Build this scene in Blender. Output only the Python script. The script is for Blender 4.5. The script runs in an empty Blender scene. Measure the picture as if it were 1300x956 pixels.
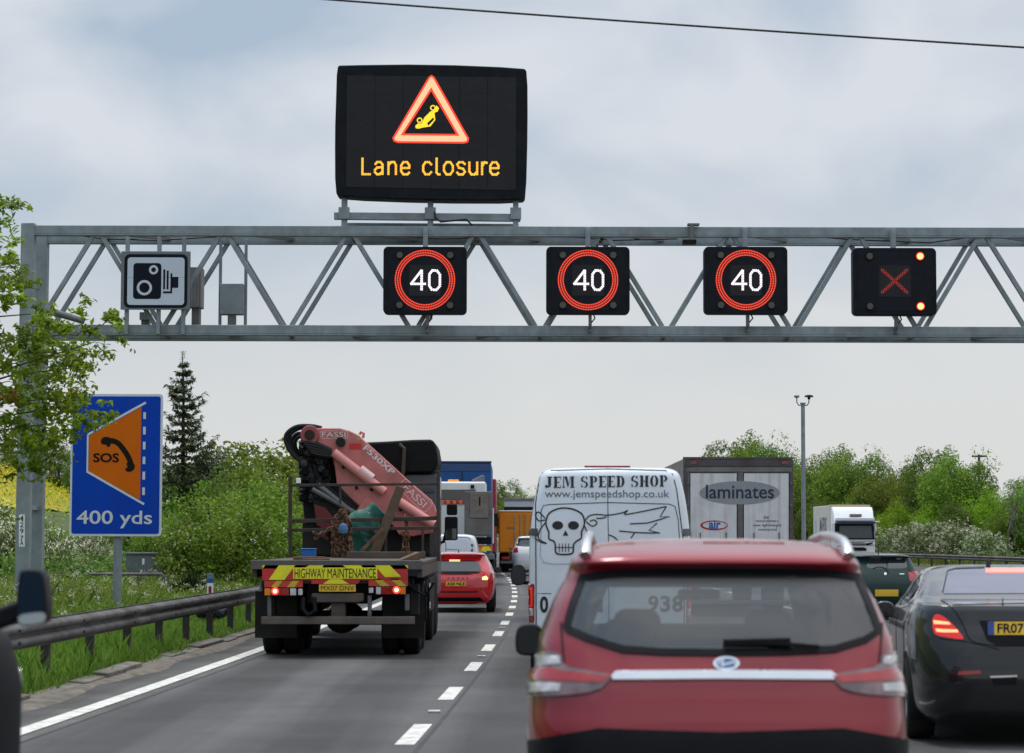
import bpy, bmesh, math, random
import numpy as np
from mathutils import Vector, Matrix
from mathutils.bvhtree import BVHTree
from mathutils.geometry import delaunay_2d_cdt

S = bpy.context.scene
C = S.collection
R = math.radians
random.seed(7)

# ------------------------------------------------------------------ camera
F, CX, CY = 2860.0, 650.0, 478.0          # focal length and centre in photograph pixels
EYE = Vector((0, 0, 1.75))
PITCH, ROLL = math.atan((683 - CY) / F), 0.0024
up0 = Vector((0, -math.sin(PITCH), math.cos(PITCH)))
FWD = Vector((0, math.cos(PITCH), math.sin(PITCH)))
RT = Vector((1, 0, 0)) * math.cos(ROLL) + up0 * math.sin(ROLL)
UP = up0 * math.cos(ROLL) - Vector((1, 0, 0)) * math.sin(ROLL)
cam = bpy.data.cameras.new('camera')
cam.sensor_width = 36
cam.lens = F / 1300 * 36
cam.clip_end = 4000
cam.clip_start = 0.2
cam.dof.use_dof = True
cam.dof.focus_distance = 52
cam.dof.aperture_fstop = 3.4
camo = bpy.data.objects.new('camera', cam)
C.objects.link(camo)
camo.matrix_world = Matrix(((RT.x, UP.x, -FWD.x, EYE.x), (RT.y, UP.y, -FWD.y, EYE.y), (RT.z, UP.z, -FWD.z, EYE.z), (0, 0, 0, 1)))
S.camera = camo

# ------------------------------------------------------------------ sky, sun, exposure
SUN_EL, SUN_AZ = R(72), R(318)
w = bpy.data.worlds.new('World')
S.world = w
w.use_nodes = True
nt = w.node_tree
nt.nodes.clear()
N = nt.nodes.new
def L(a, b): nt.links.new(a, b)
out = N('ShaderNodeOutputWorld')
sky = N('ShaderNodeTexSky'); sky.sky_type = 'NISHITA'; sky.sun_disc = False
sky.sun_elevation = SUN_EL; sky.sun_rotation = SUN_AZ
b1 = N('ShaderNodeBackground'); b1.inputs[1].default_value = 0.09
L(sky.outputs[0], b1.inputs[0])
tc = N('ShaderNodeTexCoord')
mp = N('ShaderNodeMapping'); mp.inputs['Scale'].default_value = (5.0, 5.0, 8.5); mp.inputs['Rotation'].default_value = (0, 0.22, 0.5)
L(tc.outputs['Generated'], mp.inputs[0])
n1 = N('ShaderNodeTexNoise'); n1.inputs['Scale'].default_value = 1.45; n1.inputs['Detail'].default_value = 7; n1.inputs['Roughness'].default_value = 0.46; n1.inputs['Distortion'].default_value = 0.35
L(mp.outputs[0], n1.inputs[0])
cr = N('ShaderNodeValToRGB')
cr.color_ramp.elements[0].position = 0.33; cr.color_ramp.elements[0].color = (0.425, 0.525, 0.645, 1)
cr.color_ramp.elements[1].position = 0.60; cr.color_ramp.elements[1].color = (0.72, 0.755, 0.805, 1)
sx = N('ShaderNodeSeparateXYZ'); L(tc.outputs['Generated'], sx.inputs[0])
ma = N('ShaderNodeMath'); ma.operation = 'MULTIPLY_ADD'; ma.inputs[1].default_value = 0.48   # thicker cloud towards the east
L(sx.outputs['X'], ma.inputs[0]); L(n1.outputs[0], ma.inputs[2]); L(ma.outputs[0], cr.inputs[0])
mr = N('ShaderNodeMapRange'); mr.inputs[1].default_value = 0.02; mr.inputs[2].default_value = 0.19; mr.inputs[3].default_value = 0.92; mr.inputs[4].default_value = 0.0
mr.interpolation_type = 'SMOOTHSTEP'
L(sx.outputs['Z'], mr.inputs[0])
mx = N('ShaderNodeMix'); mx.data_type = 'RGBA'
L(mr.outputs[0], mx.inputs[0]); L(cr.outputs[0], mx.inputs[6]); mx.inputs[7].default_value = (0.722, 0.73, 0.722, 1)
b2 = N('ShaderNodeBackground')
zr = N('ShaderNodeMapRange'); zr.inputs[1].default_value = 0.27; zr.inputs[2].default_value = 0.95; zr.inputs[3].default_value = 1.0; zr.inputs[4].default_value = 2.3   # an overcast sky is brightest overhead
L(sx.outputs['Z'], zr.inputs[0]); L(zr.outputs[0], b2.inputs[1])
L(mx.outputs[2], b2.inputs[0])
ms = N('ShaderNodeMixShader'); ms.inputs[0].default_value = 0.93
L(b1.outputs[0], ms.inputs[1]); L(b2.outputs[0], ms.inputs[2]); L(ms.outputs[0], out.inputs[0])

sd = bpy.data.lights.new('sun', 'SUN'); sd.energy = 2.3; sd.angle = R(15); sd.color = (1, 0.96, 0.9)
so = bpy.data.objects.new('sun', sd); C.objects.link(so)
# sky sun_rotation: clockwise from +Y seen from above
sdir = Vector((math.sin(SUN_AZ) * math.cos(SUN_EL), math.cos(SUN_AZ) * math.cos(SUN_EL), math.sin(SUN_EL)))
so.rotation_euler = sdir.to_track_quat('Z', 'Y').to_euler()
so.location = (0, -20, 40)

S.view_settings.view_transform = 'Standard'
S.view_settings.look = 'None'
S.view_settings.gamma = 1
S.view_settings.exposure = 0
S.view_settings.use_curve_mapping = False
S.render.engine = 'CYCLES'
S.cycles.use_denoising = True
S.cycles.max_bounces = 8
S.cycles.transparent_max_bounces = 12

# ------------------------------------------------------------------ pixel <-> world
def ray(px, py):
    return (FWD + RT * ((px - CX) / F) - UP * ((py - CY) / F)).normalized()
def at(px, py, Y):
    d = ray(px, py)
    return EYE + d * (Y / d.y)
def pxof(p):
    v = Vector(p) - EYE
    k = F / v.dot(FWD)
    return CX + v.dot(RT) * k, CY - v.dot(UP) * k

# ------------------------------------------------------------------ materials
MATS = {}
def mat(name, col, rough=0.5, metal=0.0, coat=0.0, var=0.08, vs=6.0, bump=0.0, bs=40.0, dirt=None, dscale=2.5, damt=0.5, emit=None, es=1.0, spec=0.35, coords='Object', streak=None, samt=0.5, sscale=(7, 7, 0.5)):
    if name in MATS: return MATS[name]
    m = bpy.data.materials.new(name); m.use_nodes = True
    t = m.node_tree; P = t.nodes['Principled BSDF']
    P.inputs['Roughness'].default_value = rough; P.inputs['Metallic'].default_value = metal
    P.inputs['Coat Weight'].default_value = coat; P.inputs['Coat Roughness'].default_value = 0.04
    P.inputs['Specular IOR Level'].default_value = spec
    P.inputs['Base Color'].default_value = (*col, 1)
    if emit:
        P.inputs['Emission Color'].default_value = (*emit, 1); P.inputs['Emission Strength'].default_value = es
    tcn = t.nodes.new('ShaderNodeTexCoord')
    co = tcn.outputs[coords]
    cur = None
    if var > 0:
        nz = t.nodes.new('ShaderNodeTexNoise'); nz.inputs['Scale'].default_value = vs; nz.inputs['Detail'].default_value = 5
        t.links.new(co, nz.inputs[0])
        r = t.nodes.new('ShaderNodeValToRGB')
        r.color_ramp.elements[0].position = 0.3; r.color_ramp.elements[1].position = 0.7
        r.color_ramp.elements[0].color = (*[c * (1 - var) for c in col], 1)
        r.color_ramp.elements[1].color = (*[min(1, c * (1 + var)) for c in col], 1)
        t.links.new(nz.outputs[0], r.inputs[0]); cur = r.outputs[0]
    if dirt:
        nz = t.nodes.new('ShaderNodeTexNoise'); nz.inputs['Scale'].default_value = dscale; nz.inputs['Detail'].default_value = 8; nz.inputs['Roughness'].default_value = 0.65
        t.links.new(co, nz.inputs[0])
        q = t.nodes.new('ShaderNodeMapRange'); q.inputs[1].default_value = 0.42; q.inputs[2].default_value = 0.72; q.inputs[3].default_value = 0; q.inputs[4].default_value = damt
        t.links.new(nz.outputs[0], q.inputs[0])
        x = t.nodes.new('ShaderNodeMix'); x.data_type = 'RGBA'
        t.links.new(q.outputs[0], x.inputs[0])
        if cur: t.links.new(cur, x.inputs[6])
        else: x.inputs[6].default_value = (*col, 1)
        x.inputs[7].default_value = (*dirt, 1); cur = x.outputs[2]
        y = t.nodes.new('ShaderNodeMapRange'); y.inputs[3].default_value = rough; y.inputs[4].default_value = min(1, rough + 0.35)
        t.links.new(q.outputs[0], y.inputs[0]); t.links.new(y.outputs[0], P.inputs['Roughness'])
    if streak:
        mp_ = t.nodes.new('ShaderNodeMapping'); mp_.inputs['Scale'].default_value = sscale; t.links.new(co, mp_.inputs[0])
        nz = t.nodes.new('ShaderNodeTexNoise'); nz.inputs['Scale'].default_value = 1.0; nz.inputs['Detail'].default_value = 6; t.links.new(mp_.outputs[0], nz.inputs[0])
        q = t.nodes.new('ShaderNodeMapRange'); q.inputs[1].default_value = 0.48; q.inputs[2].default_value = 0.75; q.inputs[3].default_value = 0; q.inputs[4].default_value = samt; t.links.new(nz.outputs[0], q.inputs[0])
        x = t.nodes.new('ShaderNodeMix'); x.data_type = 'RGBA'; t.links.new(q.outputs[0], x.inputs[0])
        if cur: t.links.new(cur, x.inputs[6])
        else: x.inputs[6].default_value = (*col, 1)
        x.inputs[7].default_value = (*streak, 1); cur = x.outputs[2]
    if cur: t.links.new(cur, P.inputs['Base Color'])
    if bump > 0:
        nz = t.nodes.new('ShaderNodeTexNoise'); nz.inputs['Scale'].default_value = bs; nz.inputs['Detail'].default_value = 4
        t.links.new(co, nz.inputs[0])
        b = t.nodes.new('ShaderNodeBump'); b.inputs['Strength'].default_value = bump; b.inputs['Distance'].default_value = 0.02
        t.links.new(nz.outputs[0], b.inputs['Height']); t.links.new(b.outputs[0], P.inputs['Normal'])
    MATS[name] = m
    return m

def glass(name, tint=(0.3, 0.32, 0.33), refl=1.0, base=0.06):
    if name in MATS: return MATS[name]
    m = bpy.data.materials.new(name); m.use_nodes = True; t = m.node_tree; t.nodes.clear()
    o = t.nodes.new('ShaderNodeOutputMaterial'); a = t.nodes.new('ShaderNodeBsdfTransparent'); a.inputs[0].default_value = (*tint, 1)
    g = t.nodes.new('ShaderNodeBsdfGlossy'); g.inputs['Roughness'].default_value = 0.03; g.inputs[0].default_value = (refl, refl, refl, 1)
    lw_ = t.nodes.new('ShaderNodeLayerWeight'); lw_.inputs[0].default_value = 0.5
    pw = t.nodes.new('ShaderNodeMath'); pw.operation = 'POWER'; pw.inputs[1].default_value = 4.0; t.links.new(lw_.outputs['Facing'], pw.inputs[0])
    f = t.nodes.new('ShaderNodeMath'); f.operation = 'MULTIPLY_ADD'; f.inputs[1].default_value = 0.75; f.inputs[2].default_value = base; t.links.new(pw.outputs[0], f.inputs[0])
    x = t.nodes.new('ShaderNodeMixShader')
    t.links.new(f.outputs[0], x.inputs[0]); t.links.new(a.outputs[0], x.inputs[1]); t.links.new(g.outputs[0], x.inputs[2]); t.links.new(x.outputs[0], o.inputs[0])
    MATS[name] = m
    return m

def leaf_mat(name, c1, c2, c3, trans=0.35):
    """foliage: every leaf gets its own tint, light passes through"""
    if name in MATS: return MATS[name]
    m = bpy.data.materials.new(name); m.use_nodes = True; t = m.node_tree; t.nodes.clear()
    o = t.nodes.new('ShaderNodeOutputMaterial')
    g = t.nodes.new('ShaderNodeNewGeometry')
    r = t.nodes.new('ShaderNodeValToRGB'); e = r.color_ramp.elements
    e[0].color = (*c1, 1); e[1].color = (*c3, 1); k = e.new(0.55); k.color = (*c2, 1)
    t.links.new(g.outputs['Random Per Island'], r.inputs[0])
    oi = t.nodes.new('ShaderNodeObjectInfo'); hs = t.nodes.new('ShaderNodeHueSaturation')
    for k, (a_, b_) in (('Value', (0.72, 1.3)), ('Hue', (0.475, 0.52))):
        q = t.nodes.new('ShaderNodeMapRange'); q.inputs[3].default_value = a_; q.inputs[4].default_value = b_
        t.links.new(oi.outputs['Random'], q.inputs[0]); t.links.new(q.outputs[0], hs.inputs[k])
    t.links.new(r.outputs[0], hs.inputs['Color'])
    d = t.nodes.new('ShaderNodeBsdfPrincipled'); d.inputs['Roughness'].default_value = 0.55; d.inputs['Specular IOR Level'].default_value = 0.25
    tr = t.nodes.new('ShaderNodeBsdfTranslucent')
    t.links.new(hs.outputs[0], d.inputs['Base Color']); t.links.new(hs.outputs[0], tr.inputs[0])
    x = t.nodes.new('ShaderNodeMixShader'); x.inputs[0].default_value = trans
    t.links.new(d.outputs[0], x.inputs[1]); t.links.new(tr.outputs[0], x.inputs[2]); t.links.new(x.outputs[0], o.inputs[0])
    MATS[name] = m
    return m

def emis(name, col, s, base=(0.02, 0.02, 0.02)):
    return mat(name, base, 0.4, var=0, emit=col, es=s)

steel = mat('galvanised_steel', (0.255, 0.30, 0.325), 0.55, 0.2, var=0.14, vs=5, dirt=(0.17, 0.18, 0.18), dscale=1.2, damt=0.55, streak=(0.13, 0.12, 0.11), samt=0.45, sscale=(3, 3, 0.8))
steel_dk = mat('weathered_steel', (0.15, 0.155, 0.165), 0.5, 0.4, var=0.15, vs=3, dirt=(0.12, 0.1, 0.085), dscale=2, damt=0.5)
black_box = mat('black_housing', (0.006, 0.008, 0.012), 0.5, spec=0.12, var=0.2, vs=3, dirt=(0.03, 0.03, 0.03), damt=0.4)
black_pl = mat('black_plastic', (0.008, 0.008, 0.010), 0.5, spec=0.15, var=0.2, vs=5)
rubber = mat('tyre_rubber', (0.012, 0.012, 0.012), 0.85, spec=0.15, var=0.2, vs=8, dirt=(0.06, 0.055, 0.05), damt=0.5)
rim_m = mat('wheel_rim', (0.35, 0.36, 0.37), 0.3, 0.9, var=0.1)
chrome = mat('chrome', (0.55, 0.56, 0.58), 0.2, 1.0, var=0.03)
plate_y = mat('plate_yellow', (0.72, 0.45, 0.03), 0.45, var=0.06, dirt=(0.3, 0.2, 0.05), damt=0.3)
ink = mat('black_ink', (0.010, 0.010, 0.012), 0.5, spec=0.15, var=0.05)
dkglass = mat('dark_glass', (0.02, 0.024, 0.027), 0.04, var=0.1, vs=2, spec=0.9)
white_p = mat('white_paint', (0.72, 0.74, 0.76), 0.35, coat=0.4, var=0.04, vs=2, dirt=(0.42, 0.4, 0.37), dscale=2, damt=0.35)
white_v = mat('white_vinyl', (0.78, 0.8, 0.82), 0.45, var=0.04)
tail_red = mat('tail_lamp_red', (0.34, 0.012, 0.015), 0.12, coat=0.8, var=0.15, vs=14)
tail_lit = emis('tail_lamp_lit', (1.0, 0.06, 0.03), 1.6, (0.4, 0.02, 0.02))
tail_hot = emis('tail_lamp_hot', (1.0, 0.28, 0.12), 3.0, (0.4, 0.02, 0.02))
tail_clear = mat('clear_lens', (0.55, 0.53, 0.55), 0.12, coat=0.8, var=0.2, vs=20)
amber_lens = mat('amber_lens', (0.75, 0.2, 0.015), 0.15, coat=0.6, var=0.15, vs=14)
yellow_hi = mat('reflective_yellow', (0.78, 0.72, 0.02), 0.4, var=0.08, vs=4, dirt=(0.35, 0.3, 0.08), damt=0.35)
red_hi = mat('reflective_red', (0.5, 0.03, 0.03), 0.4, var=0.1, vs=4, dirt=(0.2, 0.05, 0.04), damt=0.35)
underside = mat('dark_underside', (0.012, 0.011, 0.011), 0.85, spec=0.1, var=0.3, vs=3, dirt=(0.06, 0.05, 0.04), damt=0.6)
bark = mat('bark', (0.09, 0.07, 0.05), 0.9, var=0.3, vs=5, bump=0.5, bs=12)

# ------------------------------------------------------------------ objects
def children(o): return [c for c in bpy.data.objects if c.parent == o]
def tag(o, label, cat, group=None, kind=None):
    o['label'] = label; o['category'] = cat
    if group: o['group'] = group
    if kind: o['kind'] = kind
    return o
def thing(name, label, cat, loc=(0, 0, 0), rz=0.0, group=None):
    o = bpy.data.objects.new(name, None); C.objects.link(o)
    o.empty_display_size = 0.2
    o.location = loc; o.rotation_euler = (0, 0, rz)
    return tag(o, label, cat, group)
def link(name, me, m, parent=None):
    o = bpy.data.objects.new(name, me); C.objects.link(o)
    if m: me.materials.append(m)
    if parent: o.parent = parent
    return o
def copy_tree(o, parent=None):
    kids = [c for c in bpy.data.objects if c.parent == o]
    c = o.copy(); C.objects.link(c)
    if parent: c.parent = parent
    for k in kids: copy_tree(k, c)
    return c

class MB:
    """collects shapes of ONE part and links them as one mesh object"""
    def __init__(s): s.v = []; s.f = []
    def add(s, vs, fs):
        n = len(s.v); s.v += [tuple(v) for v in vs]; s.f += [tuple(i + n for i in f) for f in fs]; return s
    def box(s, x0, x1, y0, y1, z0, z1):
        return s.add([(x0, y0, z0), (x1, y0, z0), (x1, y1, z0), (x0, y1, z0), (x0, y0, z1), (x1, y0, z1), (x1, y1, z1), (x0, y1, z1)],
                     [(0, 3, 2, 1), (4, 5, 6, 7), (0, 1, 5, 4), (1, 2, 6, 5), (2, 3, 7, 6), (3, 0, 4, 7)])
    def cyl(s, p0, p1, r0, r1=None, n=12, cap=True):
        return s.tube([p0, p1], [r0, r0 if r1 is None else r1], n, cap)
    def tube(s, pts, r, n=8, cap=True):
        pts = [Vector(p) for p in pts]
        rr = r if isinstance(r, (list, tuple)) else [r] * len(pts)
        vs = []; fs = []
        prev = None
        for i, p in enumerate(pts):
            d = (pts[min(i + 1, len(pts) - 1)] - pts[max(i - 1, 0)]).normalized()
            if prev is None:
                a = d.orthogonal().normalized()
            else:
                a = (prev - d * prev.dot(d))
                a = a.normalized() if a.length > 1e-6 else d.orthogonal().normalized()
            prev = a
            b = d.cross(a)
            for k in range(n):
                t = 2 * math.pi * k / n
                vs.append(p + (a * math.cos(t) + b * math.sin(t)) * rr[i])
        for i in range(len(pts) - 1):
            for k in range(n):
                k2 = (k + 1) % n
                fs.append((i * n + k, i * n + k2, (i + 1) * n + k2, (i + 1) * n + k))
        if cap:
            fs.append(tuple(range(n - 1, -1, -1))); fs.append(tuple((len(pts) - 1) * n + k for k in range(n)))
        return s.add(vs, fs)
    def beam(s, p0, p1, wd, ht, up=(0, 0, 1)):
        """rectangular bar from p0 to p1"""
        p0, p1 = Vector(p0), Vector(p1); d = (p1 - p0).normalized(); u = Vector(up)
        a = d.cross(u)
        if a.length < 1e-5: a = d.cross(Vector((0, 1, 0)))
        a.normalize(); b = a.cross(d)
        vs = []
        for p in (p0, p1):
            for (i, j) in ((-1, -1), (1, -1), (1, 1), (-1, 1)): vs.append(p + a * (i * wd / 2) + b * (j * ht / 2))
        return s.add(vs, [(0, 3, 2, 1), (4, 5, 6, 7), (0, 1, 5, 4), (1, 2, 6, 5), (2, 3, 7, 6), (3, 0, 4, 7)])
    def prism(s, poly, fn, d0, d1):
        """poly of 2-D points; fn(u, v, d) -> 3-D"""
        n = len(poly)
        vs = [fn(u, v, d0) for u, v in poly] + [fn(u, v, d1) for u, v in poly]
        fs = [tuple(range(n)), tuple(range(2 * n - 1, n - 1, -1))] + [(i, i + n, (i + 1) % n + n, (i + 1) % n) for i in range(n)]
        return s.add(vs, fs)
    def lathe(s, prof, axis='x', c=(0, 0, 0), n=32):
        vs = []; fs = []
        m = len(prof)
        for k in range(n):
            t = 2 * math.pi * k / n
            for (a, r) in prof:
                if axis == 'x': vs.append((c[0] + a, c[1] + r * math.cos(t), c[2] + r * math.sin(t)))
                elif axis == 'y': vs.append((c[0] + r * math.cos(t), c[1] + a, c[2] + r * math.sin(t)))
                else: vs.append((c[0] + r * math.cos(t), c[1] + r * math.sin(t), c[2] + a))
        for k in range(n):
            for j in range(m - 1):
                k2 = (k + 1) % n
                fs.append((k * m + j, k2 * m + j, k2 * m + j + 1, k * m + j + 1))
        return s.add(vs, fs)
    def mesh(s, name, fix=True):
        me = bpy.data.meshes.new(name); me.from_pydata(s.v, [], s.f)
        if fix:
            bm = bmesh.new(); bm.from_mesh(me); bmesh.ops.recalc_face_normals(bm, faces=bm.faces); bm.to_mesh(me); bm.free()
        return me
    def build(s, name, m, parent=None, bevel=0.0, seg=2, smooth=True, ang=38, fix=True):
        me = s.mesh(name, fix)
        if smooth:
            me.polygons.foreach_set('use_smooth', [True] * len(me.polygons))
            me.set_sharp_from_angle(angle=R(ang))
        o = link(name, me, m, parent)
        if bevel > 0:
            b = o.modifiers.new('bevel', 'BEVEL'); b.width = bevel; b.segments = seg; b.limit_method = 'ANGLE'; b.angle_limit = R(40); b.harden_normals = True
        return o

def inpoly(x, y, poly):
    r = False; j = len(poly) - 1
    for i in range(len(poly)):
        xi, yi = poly[i]; xj, yj = poly[j]
        if (yi > y) != (yj > y) and x < (xj - xi) * (y - yi) / (yj - yi) + xi: r = not r
        j = i
    return r
def smooth_poly(pts, it=2):
    for _ in range(it):
        q = []
        for i in range(len(pts)):
            a, b = pts[i], pts[(i + 1) % len(pts)]
            q += [(a[0] * .75 + b[0] * .25, a[1] * .75 + b[1] * .25), (a[0] * .25 + b[0] * .75, a[1] * .25 + b[1] * .75)]
        pts = q
    return pts
def resample(poly, step):
    o = []
    for i in range(len(poly)):
        a, b = poly[i], poly[(i + 1) % len(poly)]
        n = max(1, int(math.hypot(b[0] - a[0], b[1] - a[1]) / step))
        o += [(a[0] + (b[0] - a[0]) * k / n, a[1] + (b[1] - a[1]) * k / n) for k in range(n)]
    return o
def inset(poly, d):
    """shrink a polygon by d (d<0 grows it)"""
    n = len(poly); ar = sum(poly[i][0] * poly[(i + 1) % n][1] - poly[(i + 1) % n][0] * poly[i][1] for i in range(n))
    sg = 1 if ar > 0 else -1
    o = []
    for i in range(n):
        p0, p1, p2 = Vector(poly[i - 1]), Vector(poly[i]), Vector(poly[(i + 1) % n])
        e1 = (p1 - p0); e2 = (p2 - p1)
        if e1.length < 1e-9 or e2.length < 1e-9: o.append(tuple(p1)); continue
        e1.normalize(); e2.normalize()
        n1 = Vector((-e1.y, e1.x)) * sg; n2 = Vector((-e2.y, e2.x)) * sg
        b = n1 + n2
        if b.length < 1e-6: b = n1
        b.normalize()
        k = d / max(0.4, b.dot(n1))
        o.append((p1.x + b.x * k, p1.y + b.y * k))
    return o
def rrect(x0, x1, y0, y1, r, n=5):
    o = []
    for (cx, cy, a0) in ((x1 - r, y1 - r, 0), (x0 + r, y1 - r, 90), (x0 + r, y0 + r, 180), (x1 - r, y0 + r, 270)):
        for k in range(n + 1):
            t = R(a0 + 90 * k / n); o.append((cx + r * math.cos(t), cy + r * math.sin(t)))
    return o
def circle(cx, cy, r, n=24, r2=None):
    return [(cx + r * math.cos(2 * math.pi * k / n), cy + (r2 or r) * math.sin(2 * math.pi * k / n)) for k in range(n)]

def fill2d(outline, holes=(), grid=None):
    """triangulate a polygon with holes; grid adds inner points so that it can follow a curved surface"""
    rings = [outline] + list(holes)
    vs = []; es = []
    for r in rings:
        r2 = resample(r, grid) if grid else r
        b = len(vs); vs += [Vector(p) for p in r2]; es += [(b + i, b + (i + 1) % len(r2)) for i in range(len(r2))]
    if grid:
        xs = [p[0] for p in outline]; ys = [p[1] for p in outline]
        x = min(xs) + grid / 2
        while x < max(xs):
            y = min(ys) + grid / 2
            while y < max(ys):
                if inpoly(x, y, outline) and not any(inpoly(x, y, h) for h in holes): vs.append(Vector((x, y)))
                y += grid
            x += grid
    V, E, T, *_ = delaunay_2d_cdt(vs, es, [], 0, 1e-6)
    fs = []
    for t in T:
        cx = sum(V[i].x for i in t) / len(t); cy = sum(V[i].y for i in t) / len(t)
        if inpoly(cx, cy, outline) and not any(inpoly(cx, cy, h) for h in holes): fs.append(tuple(t))
    return [(v.x, v.y) for v in V], fs

def stroke2d(pts, wd, closed=False):
    """a line of constant width as 2-D quads"""
    vs = []; fs = []; n = len(pts)
    wdt = wd if isinstance(wd, (list, tuple)) else [wd] * n
    for i in range(n):
        a = Vector(pts[i - 1] if (i > 0 or closed) else pts[i]); b = Vector(pts[(i + 1) % n] if (i < n - 1 or closed) else pts[i])
        d = (b - a)
        d = d.normalized() if d.length > 1e-9 else Vector((1, 0))
        q = Vector((-d.y, d.x)) * wdt[i] / 2; p = Vector(pts[i])
        vs += [tuple(p + q), tuple(p - q)]
    for i in range(n if closed else n - 1):
        j = (i + 1) % n
        fs.append((2 * i, 2 * i + 1, 2 * j + 1, 2 * j))
    return vs, fs
def curve2d(pts, k=6, closed=False):
    """Catmull-Rom through the points"""
    o = []; n = len(pts)
    for i in range(n if closed else n - 1):
        p = [Vector(pts[j % n] if closed else pts[max(0, min(n - 1, j))]) for j in (i - 1, i, i + 1, i + 2)]
        for s in range(k):
            t = s / k
            o.append(tuple(0.5 * ((2 * p[1]) + (p[2] - p[0]) * t + (2 * p[0] - 5 * p[1] + 4 * p[2] - p[3]) * t * t + (3 * p[1] - p[0] - 3 * p[2] + p[3]) * t ** 3)))
    if not closed: o.append(tuple(pts[-1]))
    return o

_tx = {}
def text2d(s, box, bold=0.0, keep=False, space=1.0):
    """lettering as a flat 2-D mesh fitted into box = (x0, x1, y0, y1) with y up"""
    key = (s, bold, space)
    if key not in _tx:
        cu = bpy.data.curves.new('lettering', 'FONT'); cu.body = s; cu.size = 1; cu.offset = bold; cu.resolution_u = 4; cu.space_character = space
        ob = bpy.data.objects.new('lettering', cu); C.objects.link(ob)
        dg = bpy.context.evaluated_depsgraph_get()
        me = bpy.data.meshes.new_from_object(ob.evaluated_get(dg))
        vs = [(v.co.x, v.co.y) for v in me.vertices]; fs = [tuple(p.vertices) for p in me.polygons]
        bpy.data.objects.remove(ob); bpy.data.curves.remove(cu); bpy.data.meshes.remove(me)
        _tx[key] = (vs, fs)
    vs, fs = _tx[key]
    xs = [v[0] for v in vs]; ys = [v[1] for v in vs]
    x0, x1, y0, y1 = box
    ax = (x1 - x0) / (max(xs) - min(xs)); ay = (y1 - y0) / (max(ys) - min(ys))
    if keep: ax = ay
    return [(x0 + (x - min(xs)) * ax, y0 + (y - min(ys)) * ay) for x, y in vs], fs

def flat(name, v2f, fn, d, m, parent, back=None):
    """a thin plate from a 2-D mesh: fn(u, v, d) -> 3-D, rim down to `back`"""
    vs, fs = v2f
    b = MB(); n = len(vs)
    V = [fn(u, v, d) for u, v in vs]; Fc = list(fs)
    if back is not None:
        cnt = {}
        for f in fs:
            for i in range(len(f)):
                e = (f[i], f[(i + 1) % len(f)])
                cnt[tuple(sorted(e))] = None if tuple(sorted(e)) in cnt else e
        V += [fn(u, v, back) for u, v in vs]
        for e in cnt.values():
            if e: Fc.append((e[0], e[0] + n, e[1] + n, e[1]))
    b.add(V, Fc)
    return b.build(name, m, parent, smooth=False, fix=back is not None)
def merge2d(*parts):
    V = []; Fc = []
    for vs, fs in parts:
        n = len(V); V += list(vs); Fc += [tuple(i + n for i in f) for f in fs]
    return V, Fc

# ------------------------------------------------------------------ lofted bodies with fitted panels
def crom(a, k):
    a = np.array(a, float); o = []
    n = len(a)
    for i in range(n - 1):
        p0, p1, p2, p3 = a[max(i - 1, 0)], a[i], a[i + 1], a[min(i + 2, n - 1)]
        m1 = (p2 - p0) / 2; m2 = (p3 - p1) / 2
        # keep it monotone where the data are flat or turn
        d = p2 - p1
        for m_, in ((m1,), (m2,)):
            bad = (m_ * d) <= 0; m_[bad] = 0
            lim = 3 * np.abs(d); m_[:] = np.clip(m_, -lim, lim)
        for s in range(k):
            t = s / k; h = np.array([2 * t**3 - 3 * t**2 + 1, t**3 - 2 * t**2 + t, -2 * t**3 + 3 * t**2, t**3 - t**2])
            o.append(h[0] * p1 + h[1] * m1 + h[2] * p2 + h[3] * m2)
    o.append(a[-1]); return np.array(o)

def slice_body(levels, n=150, k=5):
    """horizontal slices (z, y_rear, y_front, half_width, squareness_rear, squareness_front) -> verts, faces"""
    Lv = crom(levels, k); V = []; Fc = []
    th = np.linspace(0, 2 * np.pi, 3000, endpoint=False)
    for (z, yr, yf, hw, er, ef) in Lv:
        c, s = np.cos(th), np.sin(th); e = np.where(s < 0, er, ef)
        x = hw * np.sign(c) * np.abs(c) ** (2 / e); y = (yr + yf) / 2 + (yf - yr) / 2 * np.sign(s) * np.abs(s) ** (2 / e)
        x = np.append(x, x[0]); y = np.append(y, y[0])
        L_ = np.concatenate([[0], np.cumsum(np.hypot(np.diff(x), np.diff(y)))])
        t = np.linspace(0, L_[-1], n, endpoint=False)
        xx = np.interp(t, L_, x); yy = np.interp(t, L_, y)
        V += [(float(a), float(b), float(z)) for a, b in zip(xx, yy)]
    m = len(Lv)
    for i in range(m - 1):
        for j in range(n):
            j2 = (j + 1) % n
            Fc.append((i * n + j, i * n + j2, (i + 1) * n + j2, (i + 1) * n + j))
    Fc.append(tuple(range(n - 1, -1, -1))); Fc.append(tuple((m - 1) * n + j for j in range(n)))
    return V, Fc

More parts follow.
